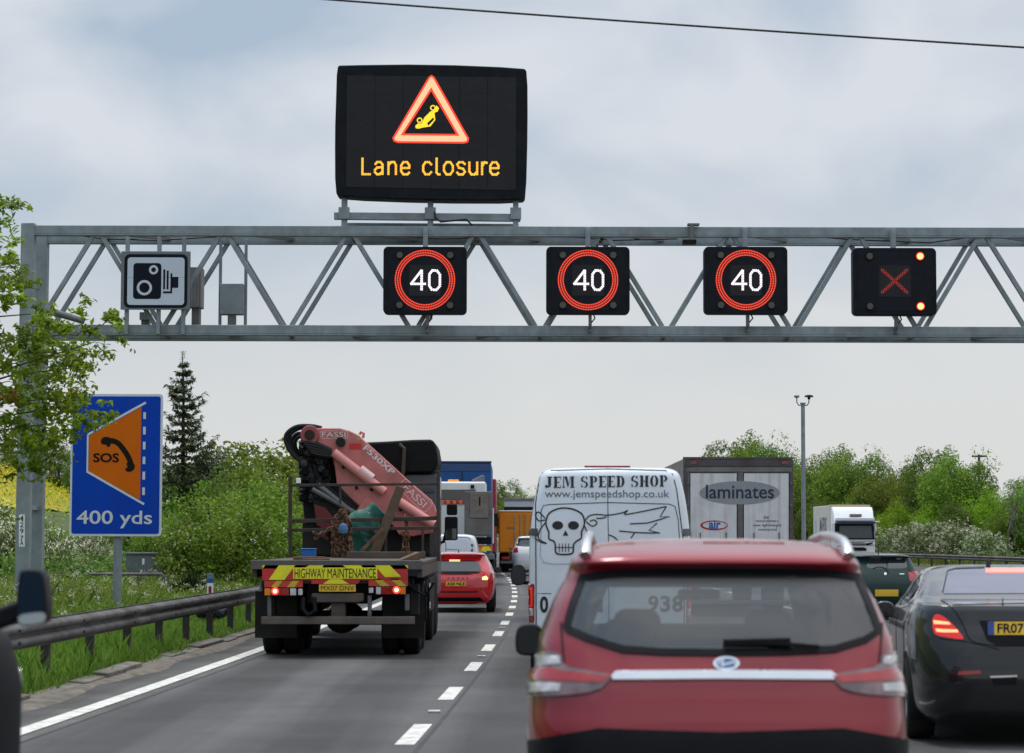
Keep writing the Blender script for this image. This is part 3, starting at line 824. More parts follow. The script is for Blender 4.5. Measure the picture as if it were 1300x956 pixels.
# four lane signals
def signal(cx, cy, kind, label):
    sg = Sign('lane_signal', label, 'lane signal', cx, cy, 49.7, 'lane signals hung on the gantry')
    sg.block('housing', rrect(cx - 53, cx + 53, cy - 42.5, cy + 43, 6), -0.32, 0.0, black_box, bevel=.015)
    sg.plate('front_screen', rrect(cx - 47, cx + 47, cy - 37.5, cy + 38, 2), 0.006, louvre, -.01)
    scr = sg.plate('matrix_screen', rrect(cx - 20, cx + 20, cy - 20, cy + 20, 1.0) if kind == 'x' else rrect(cx - 20, cx + 20, cy - 19, cy + 20, 1.0), 0.012, matrix_m, 0.0)
    for x_ in (cx - 46, cx + 24): sg.stroke('screen_slats', [[(x_ + 3.6 * k, cy - 37), (x_ + 3.6 * k, cy + 37.5)] for k in range(7)], 0.5, 0.009, black_pl)
    for i, (dx, dy) in enumerate(((-32, -31.5), (32, -31.5), (-32, 32), (32, 32))):
        lit = kind == 'x' and dx > 0
        bz = sg.block('corner_lamp', circle(cx + dx, cy + dy, 5.0, 20), 0.0, 0.05, black_pl)
        sg.plate('lens', circle(cx + dx, cy + dy, 3.9 if lit else 4.0, 20), 0.055, led_flash if lit else dark_lens, 0.04, parent=bz)
        if lit: sg.plate('lens_rim', circle(cx + dx, cy + dy, 5.1, 24), 0.054, led_halo, 0.04, parent=bz)
    if kind == '40':
        pts = []
        for r_ in (31.6, 34.6, 37.6):
            n = int(2 * math.pi * r_ / 2.15)
            pts += [(cx + r_ * math.cos(2 * math.pi * k / n), cy + r_ * math.sin(2 * math.pi * k / n)) for k in range(n)]
        sg.plate('ring_backing', circle(cx, cy, 38.6, 64), 0.008, mat('ring_backing', (0.12, 0.01, 0.008), 0.5, emit=(1, 0.03, 0.015), es=0.10, var=.1), holes=[circle(cx, cy, 30.6, 64)])
        sg.dots('red_ring', pts, 0.82, 0.014, led_ring)
        p4 = along([(cx - 4.5, cy - 12), (cx - 17.5, cy + 5), (cx + .5, cy + 5)], 2.0, (-.7, .7)) + along([(cx - 4.2, cy - 12), (cx - 4.2, cy + 12.5)], 2.0, (-.8, .8))
        p0 = along([(cx + 9, cy - 12), (cx + 15, cy - 12), (cx + 19, cy - 7), (cx + 19, cy + 7.5), (cx + 15, cy + 12.5), (cx + 9, cy + 12.5), (cx + 5.6, cy + 7.5), (cx + 5.6, cy - 7)], 2.0, (-.75, .75), True)
        sg.dots('digit', p4, .94, 0.018, led_white, scr); sg.dots('digit', p0, .94, 0.018, led_white, scr)
    else:
        pts = []
        for i in range(-8, 9):
            for j in range(-8, 9):
                if min(abs(i - j), abs(i + j)) <= 1.4: pts.append((cx - .5 + i * 2.05, cy + j * 1.85))
        sg.dots('red_cross', pts, 0.72, 0.018, led_x, scr)
    sg.block('hanger', [(cx - 3, cy - 68), (cx + 3, cy - 68), (cx + 3, cy - 40), (cx - 3, cy - 40)], -0.26, -0.1, steel, .01)
    sg.block('lower_bracket', [(cx + 1, cy + 41), (cx + 5, cy + 41), (cx + 5, cy + 66), (cx + 1, cy + 66)], -0.26, -0.1, steel_dk, .01)
    MB().tube([sg.fn(x, y, d) for x, y, d in ((cx + 7, cy + 42, -.15), (cx + 9, cy + 48, -.1), (cx + 4, cy + 54, -.12), (cx + 2, cy + 62, -.1))], .016, 6).build('cable', cab_m, sg.root)
signal(539.5, 355.5, '40', 'lit 40 limit signal straight below the large message sign')
signal(746.5, 355.5, '40', 'lit 40 limit signal above the white van, between two other 40 signals')
signal(947, 355.5, '40', 'lit 40 limit signal next to the red cross signal')
signal(1136, 357, 'x', 'black signal with a dim red cross and two lit red lamps')

# speed camera sign
sp = Sign('speed_camera_sign', 'square white sign with a black camera symbol on the gantry', 'road sign', 197.5, 356, 49.75)
def sc(p): return [(130 + x / 5.975, 270 + y / 5.975) for x, y in p]
sign_gy = mat('sign_back_grey', (0.16, 0.17, 0.185), 0.6, var=0.08)
sign_wh = mat('sign_white_sheet', (0.52, 0.58, 0.67), 0.35, var=0.04, vs=1)
sign_bk = mat('sign_black_sheet', (0.006, 0.008, 0.016), 0.5, spec=.12, var=0.1)
sp.block('sign_board', sc([(140, 292), (665, 292), (665, 735), (140, 735)]), -0.06, 0.0, sign_gy, .01)
sp.plate('black_border', sc(rrect(165, 645, 315, 722, 42)), 0.006, sign_bk, 0.0)
pf = sp.plate('white_panel', sc(rrect(190, 622, 340, 700, 24)), 0.010, sign_wh, 0.004)
cam_s = sp.plate('camera_symbol', sc(rrect(235, 447, 383, 655, 24)), 0.014, sign_bk)
sp.plate('lens_symbol', sc(circle(388, 434, 35)), 0.018, sign_wh, holes=[sc(circle(388, 434, 18))], parent=cam_s)
sp.plate('lens_symbol', sc(circle(320, 570, 58)), 0.018, sign_wh, holes=[sc(circle(320, 570, 39))], parent=cam_s)
for q in ((462, 477, 430, 582), (488, 503, 440, 582), (517, 531, 460, 612), (462, 517, 597, 612), (531, 577, 487, 570)):
    sp.plate('bellows_symbol', sc([(q[0], q[2]), (q[1], q[2]), (q[1], q[3]), (q[0], q[3])]), 0.014, sign_bk, parent=cam_s)
for x in (160, 200.5, 232):
    sp.block('hanger', [(x - 2.2, 300), (x + 2.2, 300), (x + 2.2, 424), (x - 2.2, 424)], -0.24, -0.07, steel, .01)
sp.stroke('board_joint', [sc([(190, 492)]) + sc([(622, 492)])], 0.25, 0.0125, sign_gy, parent=pf)

# equipment on the gantry
def gbox(name, label, cat, x0, x1, y0, y1, Y, dep, m, posts=(), bands=0):
    s = Sign(name, label, cat, (x0 + x1) / 2, (y0 + y1) / 2, Y)
    o = s.block('housing', [(x0, y0), (x1, y0), (x1, y1), (x0, y1)], -dep, 0.0, m, .012)
    if bands:
        s.stroke('ribs', [[(x0 + (x1 - x0) * (k + .5) / bands, y0 + 1), (x0 + (x1 - x0) * (k + .5) / bands, y1 - 1)] for k in range(bands)], 0.7, 0.006, steel_dk, parent=o)
    else:
        s.dots('bolts', [(x0 + 3, y0 + 3), (x1 - 3, y0 + 3), (x0 + 3, y1 - 3), (x1 - 3, y1 - 3)], .6, 0.006, chrome, parent=o)
    for p in posts: s.block('support_tube', [(p - 1.8, 301), (p + 1.8, 301), (p + 1.8, 416), (p - 1.8, 416)], -dep - .1, -dep, steel, .008)
    s.block('foot', [((x0 + x1) / 2 - 5, y1), ((x0 + x1) / 2 + 5, y1), ((x0 + x1) / 2 + 5, 414), ((x0 + x1) / 2 - 5, 414)], -dep * .8, -dep * .2, steel_dk, .008)
rib_m = mat('ribbed_casing', (0.24, 0.23, 0.23), 0.6, 0.2, var=0.15)
gbox('equipment_cabinet', 'plain grey box between two tubes in the gantry lattice', 'cabinet', 279, 308.5, 360, 399, 50.7, .3, steel, (277, 309.5))
gbox('equipment_cabinet', 'ribbed grey box half hidden behind the speed camera sign', 'cabinet', 240, 255.5, 339, 390, 50.7, .5, rib_m, (), 4)
gbox('equipment_cabinet', 'small ribbed box standing under the speed camera sign', 'cabinet', 177, 190, 396, 406, 50.7, .4, rib_m, (), 4)
s = Sign('traffic_camera', 'dark tube shaped camera arm near the gantry post', 'camera', 82, 401, 49.7)
MB().tube([s.fn(58, 393, -.1), s.fn(64, 395, 0), s.fn(107, 408, 0)], [.07, .085, .07], 12).build('camera_tube', steel_dk, s.root)
s.block('bracket', [(56, 388), (62, 388), (62, 400), (56, 400)], -.4, 0, steel, .01)
s = Sign('detector_box', 'small dark detector clamped on the top beam of the gantry', 'detector', 878, 296, 49.9)
s.block('bracket', [(875, 286), (881, 286), (881, 305), (875, 305)], -.1, 0.03, steel_dk, .006)
s.block('lower_box', [(867, 304), (884, 304), (884, 309.5), (867, 309.5)], -.3, 0.03, black_pl, .01)
s.block('top_cap', [(873, 283.5), (888, 283.5), (888, 286), (873, 286)], -.2, 0.03, steel_dk, .006)

# ================================================================== roadside on the verge
so_ = Sign('telephone_sign', 'blue SOS sign with orange lay-by symbol reading 400 yds', 'road sign', 147.5, 590, 45)
sos_blue = mat('sign_blue', (0.001, 0.052, 0.44), 0.45, spec=.15, streak=(.014, .062, .34), samt=.45, var=0.08, vs=1.5)
sos_or = mat('sign_orange', (0.62, 0.13, 0.003), 0.45, spec=.15, var=0.06, vs=1.5)
sos_wh = mat('sign_white', (0.62, 0.67, 0.72), 0.4, var=0.04)
so_.block('sign_board', rrect(89.3, 205.8, 500, 680.5, 4), -0.04, 0.0, sos_wh)
pf = so_.plate('blue_panel', rrect(92, 203, 503, 677.5, 3), 0.005, sos_blue, 0.0)
def ss(p): return [(x / 3.539, 430 + y / 3.539) for x, y in p]
oy_ = so_.plate('orange_layby', ss([(398, 437), (632, 306), (632, 724), (398, 596)]), 0.010, sos_or, 0.004)
so_.stroke('white_outline', [ss([(652, 286), (393, 431), (393, 598), (650, 743)])], 2.9, 0.012, sos_wh)
for a_, b_ in ((330, 360), (395, 430), (463, 497), (530, 563), (597, 633), (668, 702)):
    so_.plate('white_dash', ss([(641, a_), (653, a_), (653, b_), (641, b_)]), 0.012, sos_wh)
brown = mat('sign_black', (0.012, 0.009, 0.008), 0.5, spec=.12, var=0.05)
so_.text('lettering', 'SOS', (*[ss([(419, 0)])[0][0], ss([(535, 0)])[0][0]], ss([(0, 514)])[0][1], ss([(0, 556)])[0][1]), 0.014, brown, 0.03, oy_)
arc = curve2d([(470, 466), (495, 458), (530, 470), (562, 508), (583, 545), (590, 575)], 5)
so_.stroke('handset_symbol', [ss(arc)], [24 / 3.54 * (1 + .15 * math.sin(k)) if False else 24 / 3.54 for k in range(len(arc))], 0.014, brown, parent=oy_)
so_.plate('handset_symbol', ss(smooth_poly([(450, 460), (462, 442), (486, 440), (500, 455), (494, 484), (484, 488), (474, 474), (458, 476)], 1)), 0.016, brown, parent=oy_)
so_.plate('handset_symbol', ss(smooth_poly([(566, 558), (586, 552), (604, 560), (607, 582), (592, 597), (570, 598), (561, 584), (576, 578)], 1)), 0.016, brown, parent=oy_)
so_.text('lettering', '400 yds', (98.5, 194, 648, 670.5), 0.010, sos_wh, 0.012, pf)
MB().cyl(so_.fn(149.5, 560, -.14), so_.fn(149.5, 793, -.14), .088, n=20).build('post', steel, so_.root)
for yb in (530, 640): so_.block('clamp', [(100, yb - 2), (196, yb - 2), (196, yb + 2), (100, yb + 2)], -.09, -.042, steel)

# roadside cabinet, handrail, marker post, rubbish bag
p = at(181, 747, 68); z0 = height(p.x - line(68), 68)
cb = thing('roadside_cabinet', 'grey metal roadside cabinet behind the post of the blue sign', 'cabinet', (p.x, 68, z0))
zt = at(181, 704, 68).z - z0
cab_g = mat('cabinet_grey', (0.15, 0.17, 0.185), 0.55, 0.1, var=0.12, vs=2, dirt=(0.1, 0.1, 0.09), damt=0.4)
MB().box(-.52, .33, 0, .55, -.1, zt).build('body', cab_g, cb, bevel=.015)
MB().box(-.56, .37, -.04, .59, zt + .003, zt + .06).build('lid', cab_g, cb, bevel=.01)
MB().box(-.1, .31, -.018, -.003, .15, zt - .08).build('door', cab_g, cb, bevel=.006)
MB().box(-.02, .05, -.024, -.02, zt - .3, zt - .12).build('label_plate', white_v, cb)
MB().box(.34, .5, .1, .5, -.1, zt - .25).build('side_box', cab_g, cb, bevel=.01)
p = at(212, 752, 60); hz0 = height(p.x - line(60), 60)
hr = thing('hand_rail', 'dark tubular handrail in front of the roadside cabinet', 'handrail', (p.x, 60, hz0))
xs = [(at(px, 730, 60).x - p.x) for px in (60, 97, 110, 175, 208)]
zt = at(200, 729, 60).z - hz0
MB().tube([(xs[0], 0, zt * .93), (xs[1], 0, zt * .93), (xs[1], 0, 0)], .035, 8).build('rail', rail_m, hr)
MB().tube([(xs[2], 0, 0), (xs[2], 0, zt), (xs[4] - .05, 0, zt), (xs[4], 0, zt - .06), (xs[4], 0, -.1)], .042, 8).build('rail', rail_m, hr)
for x in (xs[0], xs[3], xs[4] + .12): MB().cyl((x, 0, -.1), (x, 0, zt * .93), .032, n=8).build('post', rail_m, hr)
p = at(266.5, 757, 48); mz = height(p.x - line(48), 48)
mk = thing('marker_post', 'white marker post with blue top and red reflector behind the barrier', 'marker post', (p.x, 48, mz))
s_ = 48 / F
zt = at(266, 728, 48).z - mz
MB().box(-.065, .065, 0, .05, -.2, zt - .2).build('body', white_v, mk, bevel=.01)
MB().box(-.068, .068, -.002, .052, zt - .2, zt - .12).build('blue_band', mat('marker_blue', (0.02, 0.10, 0.32), .4), mk)
MB().box(-.065, .065, 0, .05, zt - .12, zt).build('cap', mat('marker_grey_blue', (0.12, 0.2, 0.27), .5), mk, bevel=.01)
MB().box(-.032, .032, -.008, .0, zt - .58, zt - .27).build('reflector', tail_red, mk, bevel=.004)
p = at(270, 790, 44)
bz_ = height(p.x - line(44), 44)
V = []; Fc = []; nu, nv = 22, 12; rb = random.Random(5)
for j in range(nv + 1):
    for i in range(nu):
        a_ = 2 * math.pi * i / nu; e_ = math.pi * j / nv - math.pi / 2
        k = 1 + .16 * math.sin(3 * a_ + 2 * e_) + .09 * math.sin(7 * a_ - 4 * e_) + rb.uniform(-.05, .05)
        V.append((.34 * k * math.cos(e_) * math.cos(a_), .24 * k * math.cos(e_) * math.sin(a_), .14 + .16 * k * math.sin(e_)))
for j in range(nv):
    for i in range(nu): Fc.append((j * nu + i, j * nu + (i + 1) % nu, (j + 1) * nu + (i + 1) % nu, (j + 1) * nu + i))
bg = MB().add(V, Fc).build('rubbish_bag', mat('bag_plastic', (0.02, 0.028, 0.04), .3, var=.3), None)
bg.location = (p.x, 44, bz_ + .08); tag(bg, 'crumpled dark rubbish bag lying in the grass under the barrier', 'rubbish bag')

# CCTV mast on the median
my = 96
p = at(1020.5, 690, my); mzt = at(1020.5, 513, my).z
ma = thing('camera_mast', 'tall thin grey pole topped by two small instruments', 'mast', (p.x, my, 0))
MB().cyl((0, 0, -.2), (0, 0, mzt), .1, .085, 16).build('pole', steel, ma)
k = my / F
for sx, h_ in ((-1, 6), (1, 9)):
    MB().tube([(0, 0, mzt - .03), (sx * 5 * k, 0, mzt - .06), (sx * 7.5 * k, 0, mzt + .05), (sx * 7.8 * k, 0, mzt + .26)], .025, 8).build('bracket', steel_dk, ma)
    if sx < 0: MB().lathe([(0, .04), (.03, .11), (.1, .12), (.12, .02)], 'z', (sx * 7.8 * k, 0, mzt + .26), 14).build('instrument', rib_m, ma)
    else: MB().lathe([(0, .05), (.05, .07), (.1, .06), (.1, .2), (.17, .17), (.2, .02)], 'z', (sx * 7.8 * k, 0, mzt + .2), 14).build('instrument', black_pl, ma)
MB().cyl((0, 0, mzt), (0, 0, mzt + .06), .12, .12, 14).build('cap', steel, ma)

# overhead wire
a_, b_ = at(424, 0, 30), at(1300, 61, 30)
q = (b_ - a_) * 1.0
P0 = a_ - q * .9; P1 = b_ + q * .8
pts = [P0.lerp(P1, t / 40) + Vector((0, 0, 0.0)) for t in range(41)]
for i, v in enumerate(pts):
    t = i / 40; v.z += -0.12 * 4 * t * (1 - t) + 0.12 * 0.9
o = MB().tube(pts, .014, 6).build('overhead_wire', cab_m, None); tag(o, 'thin black overhead wire crossing the sky above the gantry', 'wire')

# ================================================================== vehicles
class Face(Sign):
    """flat rear (or front) face of a vehicle in the plane of constant Y; u, v are photograph pixels"""
    def __init__(s, root, Y): s.root = root; s.Y = Y
    def fn(s, u, v, d):
        p = at(u, v, s.Y); r = s.root.location
        return (p.x - r.x, s.Y - d - r.y, p.z - r.z)
def rect(a, b_, c, d): return [(a, c), (b_, c), (b_, d), (a, d)]
def body_mesh(root, name, m, levels, n=150, k=5, cut=None):
    v, f = slice_body(levels, n, k)
    B = Body(root, v, f)
    fs = f
    if cut: fs = [q for q in f if not cut(B, q)]
    o = MB().add(v, fs).build(name, m, root, ang=32, fix=False)
    B.obj = o
    return B
def arches(B, ys, r, x=None):
    for y in ys:
        for side in ('left', 'right'):
            p = [(y + r * 1.12 * math.cos(t), r + r * 1.12 * math.sin(t)) for t in [math.pi * k / 20 for k in range(21)]] + [(y - r * 1.12, .2), (y + r * 1.12, .2)]
            B.panel('wheel_arch', underside, p, side, .003, .05)
def mirrors(root, x, y, z, w_, h_, m, sides=(-1, 1), tilt=.06):
    for sd_ in sides:
        o = MB().prism(smooth_poly([(sd_ * (x - w_), z), (sd_ * (x - w_ * .1), z - .01), (sd_ * x, z + h_ * .35), (sd_ * (x - w_ * .08), z + h_ * .92), (sd_ * (x - w_ * .7), z + h_), (sd_ * (x - w_), z + h_ * .7)], 2), lambda u, v, d: (u, y + d, v), 0, .11).build('door_mirror', m, root, bevel=.02)
        MB().prism(inset(smooth_poly([(sd_ * (x - w_), z), (sd_ * (x - w_ * .1), z - .01), (sd_ * x, z + h_ * .35), (sd_ * (x - w_ * .08), z + h_ * .92), (sd_ * (x - w_ * .7), z + h_), (sd_ * (x - w_), z + h_ * .7)], 2), .014), lambda u, v, d: (u, y + d, v), -.006, .0).build('mirror_glass', dkglass, o)
        MB().beam((sd_ * (x - w_ - .12), y + .06, z + .03), (sd_ * (x - w_ * .8), y + .06, z + .03), .06, .05, (0, 0, 1)).build('mirror_arm', black_pl, o)

# ---------------------------------------------------------------- red SUV straight ahead
red_dk = mat('deep_red_paint', (0.24, 0.004, 0.014), 0.3, 0.2, coat=0.7, var=0.05, vs=3)
kg = thing('red_suv', 'dark red SUV straight ahead with silver roof rails, largest vehicle in view', 'car', (0.974, 10.5, 0), R(-2.3), 'cars queueing on the motorway')
kl = [(.22, .22, 4.3, .80, 8, 4), (.34, .05, 4.45, .90, 8, 4), (.6, 0, 4.5, .915, 8, 4), (.82, .015, 4.5, .93, 8, 4), (.95, .05, 4.42, .925, 8, 4), (1.06, .09, 3.9, .91, 8, 4), (1.14, .13, 3.4, .88, 8, 4),
      (1.25, .19, 3.15, .87, 8, 5), (1.42, .29, 2.78, .805, 8, 5), (1.54, .365, 2.5, .745, 7, 5), (1.59, .36, 2.44, .725, 7, 5), (1.635, .31, 2.38, .71, 7, 5), (1.675, .37, 2.3, .68, 6, 5), (1.71, .55, 2.15, .62, 6, 5), (1.735, .85, 1.95, .50, 5, 4), (1.748, 1.15, 1.7, .30, 4, 4), (1.75, 1.25, 1.6, .15, 4, 4)]
kwin = [(737, 731), (770, 726), (840, 722.5), (915, 721.5), (1000, 722.5), (1060, 725.5), (1091, 730), (1104, 760), (1117, 795), (1119, 804), (1100, 817), (1060, 829), (1000, 832.5), (915, 833.5), (840, 832.5), (790, 829.5), (745, 815), (718, 803), (715, 797), (724, 765)]
kin = inset(kwin, 9)
kws = [(-.70, 1.17), (-.56, 1.53), (.56, 1.53), (.70, 1.17)]
def kcut(B, q):
    c = sum((Vector(B.v[i]) for i in q), Vector()) / len(q)
    if c.y < 1.0 and c.z > 1.1 and abs(c.x) < .9:
        return inpoly(*pxof(B.M @ c), inset(kwin, 5))
    if c.y > 2.0 and 1.1 < c.z < 1.6: return inpoly(c.x, c.z, inset(kws, .03))
    return False
KB = body_mesh(kg, 'body', red_dk, kl, 190, 7, kcut)
tint = glass('tinted_rear_glass', (0.46, 0.50, 0.51), 1.0, 0.09)
KB.panel('rear_window', tint, kwin, off=.006, skirt=0.0)
KB.panel('window_border', black_pl, kwin, off=.009, holes=[kin], grid=5)
KB.panel('windscreen', glass('clear_glass', (.72, .78, .76)), kws, 'front', .004, .06, skirt=0.0)
KB.panel('windscreen_border', black_pl, inset(kws, -.03), 'front', .008, .05, holes=[inset(kws, .06)])
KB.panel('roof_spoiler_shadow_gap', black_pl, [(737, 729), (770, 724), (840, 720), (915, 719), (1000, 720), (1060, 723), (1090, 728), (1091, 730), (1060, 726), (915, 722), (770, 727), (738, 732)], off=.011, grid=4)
# tail lamps, trim and badge
lampL = [(664, 868), (668, 846), (680, 832), (690, 826), (714, 829), (716, 847), (748, 853), (779, 858), (772, 866), (760, 878), (720, 884), (668, 884)]
lampR = [(2 * 916.5 - a - 1, b_) for a, b_ in lampL]
lens_dk = mat('smoked_lamp', (0.16, 0.10, 0.11), 0.12, coat=0.9, var=0.5, vs=9)
for lp in (lampL, lampR):
    o = KB.panel('tail_lamp', lens_dk, smooth_poly(lp, 1), off=.014, grid=5)
    mir = lp is lampR
    fx = (lambda p: [(2 * 916.5 - a - 1, b_) for a, b_ in p]) if mir else (lambda p: p)
    KB.panel('red_lens', tail_red, fx([(668, 851), (700, 848), (716, 853), (776, 860), (764, 868), (716, 866), (668, 862)]), off=.018, grid=5, parent=o)
    KB.panel('clear_lens', tail_clear, fx([(673, 838), (683, 831), (712, 834), (713, 844), (690, 845), (672, 847)]), off=.018, grid=5, parent=o)
    KB.panel('clear_lens', tail_clear, fx([(668, 866), (714, 869), (712, 878), (668, 879)]), off=.018, grid=5, parent=o)
KB.panel('chrome_trim', chrome, [(782, 853), (915, 852), (1055, 853), (1062, 859), (1058, 864), (915, 863), (778, 864), (776, 859)], off=.016, grid=5)
bd = KB.panel('badge', mat('badge_silver', (.75, .77, .8), .2, .8, var=.05), circle(922, 843.5, 16.5, 32, 8.5), off=.014, grid=4)
KB.panel('badge_field', mat('badge_blue', (.10, .16, .30), .25, .3, var=.1), circle(922, 843.5, 13.5, 32, 6.3), off=.0165, grid=4, parent=bd)
KB.lines('badge_script', mat('badge_silver', (.75, .77, .8), .2, .8), [curve2d([(911, 846), (914, 841), (918, 841), (916, 847), (921, 845), (926, 844), (931, 842), (934, 846)], 4)], 1.4, off=.018, parent=bd)
lower_t = KB.panel('number_plate', plate_y, rect(852, 994, 975, 1006), off=.02, grid=8)
KB.panel('rear_bumper', black_pl, [(672, 940), (760, 925), (915, 930), (1070, 925), (1158, 940), (1156, 1010), (676, 1010)], off=.012, grid=9)
# tailgate shut lines
seam = mat('shut_line', (0.012, 0.004, 0.005), .7, var=0)
for sgn in (0, 1):
    mpx = (lambda p: [(1832 - a, b_) for a, b_ in p]) if sgn else (lambda p: p)
    KB.lines('shut_line', seam, [mpx([(712, 790), (713, 806), (715, 830), (716, 850)])], 2.2, off=.003)
    KB.lines('shut_line', seam, [mpx([(716, 846), (748, 853), (780, 859)])], 1.8, off=.003)
# wiper
wp = MB()
hw_ = [KB.cast(a, b_, 'cam')[0] + Vector((0, -.03, .012)) for a, b_ in ((918, 819), (960, 818), (1003, 817), (1040, 824))]
wp.beam(hw_[0], hw_[2], .03, .035).build('wiper_blade', black_pl, kg, bevel=.006)
MB().beam(hw_[1], hw_[3], .02, .02).build('wiper_arm', black_pl, kg, bevel=.004)
# roof rails
for sx in (-1, 1):
    pts = [(sx * .635, .42, 1.665), (sx * .632, .47, 1.705), (sx * .628, .60, 1.738), (sx * .622, .9, 1.758), (sx * .62, 1.5, 1.768), (sx * .61, 2.0, 1.745), (sx * .605, 2.2, 1.71), (sx * .60, 2.28, 1.65)]
    MB().tube(pts, [.028, .026, .024, .022, .022, .022, .022, .022], 12).build('roof_rail', mat('rail_silver', (.72, .73, .75), .25, .9, var=.04), kg)
# side glass, pillars
for v_ in ('left', 'right'):
    KB.panel('side_window', dkglass, [(.42, 1.20), (.62, 1.45), (.9, 1.53), (1.6, 1.55), (2.2, 1.52), (2.75, 1.27), (2.95, 1.13), (1.7, 1.11), (.75, 1.13)], v_, .004, .06)
mirrors(kg, 1.05, 2.3, 1.09, .17, .18, black_pl)
arches(KB, (.85, 3.5), .35)
for y in (.85, 3.5):
    for sx in (-1, 1): wheel(kg, sx * .81, y, .35, .23, sx)
# inside
seat_m = mat('seat_fabric', (0.02, 0.02, 0.022), .8, var=.2)
MB().box(-.75, .75, .45, 1.0, .55, 1.12).build('parcel_shelf', seat_m, kg, bevel=.05)
def seat(x, y, w_, h_):
    o = MB().box(x - w_ / 2, x + w_ / 2, y, y + .16, .6, h_).build('seat', seat_m, kg, bevel=.06, seg=3)
    MB().prism(rrect(x - .13, x + .13, h_ + .03, h_ + .22, .07), lambda u, v, d: (u, y + .05 + d, v), 0, .1).build('headrest', seat_m, o, bevel=.03)
seat(-.36, 1.9, .5, 1.14); seat(.36, 1.9, .5, 1.14)
seat(-.42, 1.0, .44, 1.12); seat(.42, 1.0, .44, 1.12)
MB().box(-.68, .68, 2.75, 3.2, .6, 1.10).build('dashboard', seat_m, kg, bevel=.06)
MB().prism(rrect(-.12, .12, 1.40, 1.46, .02), lambda u, v, d: (u, 2.45 + d, v), 0, .03).build('rear_view_mirror', black_pl, kg)
# driver (the car has the wheel on the right)
dr = MB()
def blob(b, c, rx, ry, rz, n=16, m_=10):
    V = []; Fc = []
    for j in range(m_ + 1):
        for i in range(n):
            a = 2 * math.pi * i / n; e = math.pi * j / m_ - math.pi / 2
            V.append((c[0] + rx * math.cos(e) * math.cos(a), c[1] + ry * math.cos(e) * math.sin(a), c[2] + rz * math.sin(e)))
    for j in range(m_):
        for i in range(n): Fc.append((j * n + i, j * n + (i + 1) % n, (j + 1) * n + (i + 1) % n, (j + 1) * n + i))
    return b.add(V, Fc)

# ---------------------------------------------------------------- white panel van with skull drawing
van_w = mat('van_silver_white', (0.70, 0.755, 0.82), 0.32, 0.05, coat=0.6, var=0.03, vs=1.5, dirt=(0.5, 0.5, 0.5), dscale=1.3, damt=0.3)
vn = thing('panel_van', 'pale high roofed panel van reading JEM SPEED SHOP above a winged skull drawing', 'van', (1.225, 28, 0), R(-1.2))
vl = [(.28, .03, 5.8, .95, 20, 6), (.45, 0, 5.95, .99, 22, 6), (.9, 0, 5.95, 1.01, 22, 6), (1.1, 0, 5.7, 1.015, 22, 6), (1.5, 0, 5.1, 1.015, 22, 6), (1.85, .01, 4.6, 1.0, 20, 6), (2.2, .03, 4.25, .955, 20, 6), (2.45, .05, 4.1, .905, 18, 6), (2.555, .075, 4.0, .875, 16, 6), (2.605, .13, 3.9, .82, 14, 6), (2.635, .28, 3.7, .72, 10, 6), (2.65, .7, 3.4, .45, 6, 5)]
VB = body_mesh(vn, 'body', van_w, vl, 200, 6)
grey_ln = mat('van_door_seam', (0.035, 0.04, 0.048), .6, var=.05)
line_k = mat('vinyl_black', (0.02, 0.02, 0.024), .5, var=.1)
VB.lines('door_seam', grey_ln, [[(771, 596), (772.5, 690), (773, 790), (773, 838)]], 1.0, off=.003)
VB.lines('door_outline', grey_ln, [[(681, 836), (680, 640), (685, 606), (689, 600), (700, 597.5), (771, 595.5), (845, 597.5), (854, 602), (859, 622), (868, 690), (869, 836)]], 1.3, off=.003)
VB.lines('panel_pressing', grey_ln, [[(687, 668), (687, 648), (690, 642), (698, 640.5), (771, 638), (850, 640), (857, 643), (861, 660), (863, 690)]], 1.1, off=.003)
VB.lines('panel_pressing', mat('van_seam_pale', (.42, .46, .52), .5), [[(687, 668), (686, 706), (690, 714), (700, 716), (764, 716)]], 1.6, off=.003)
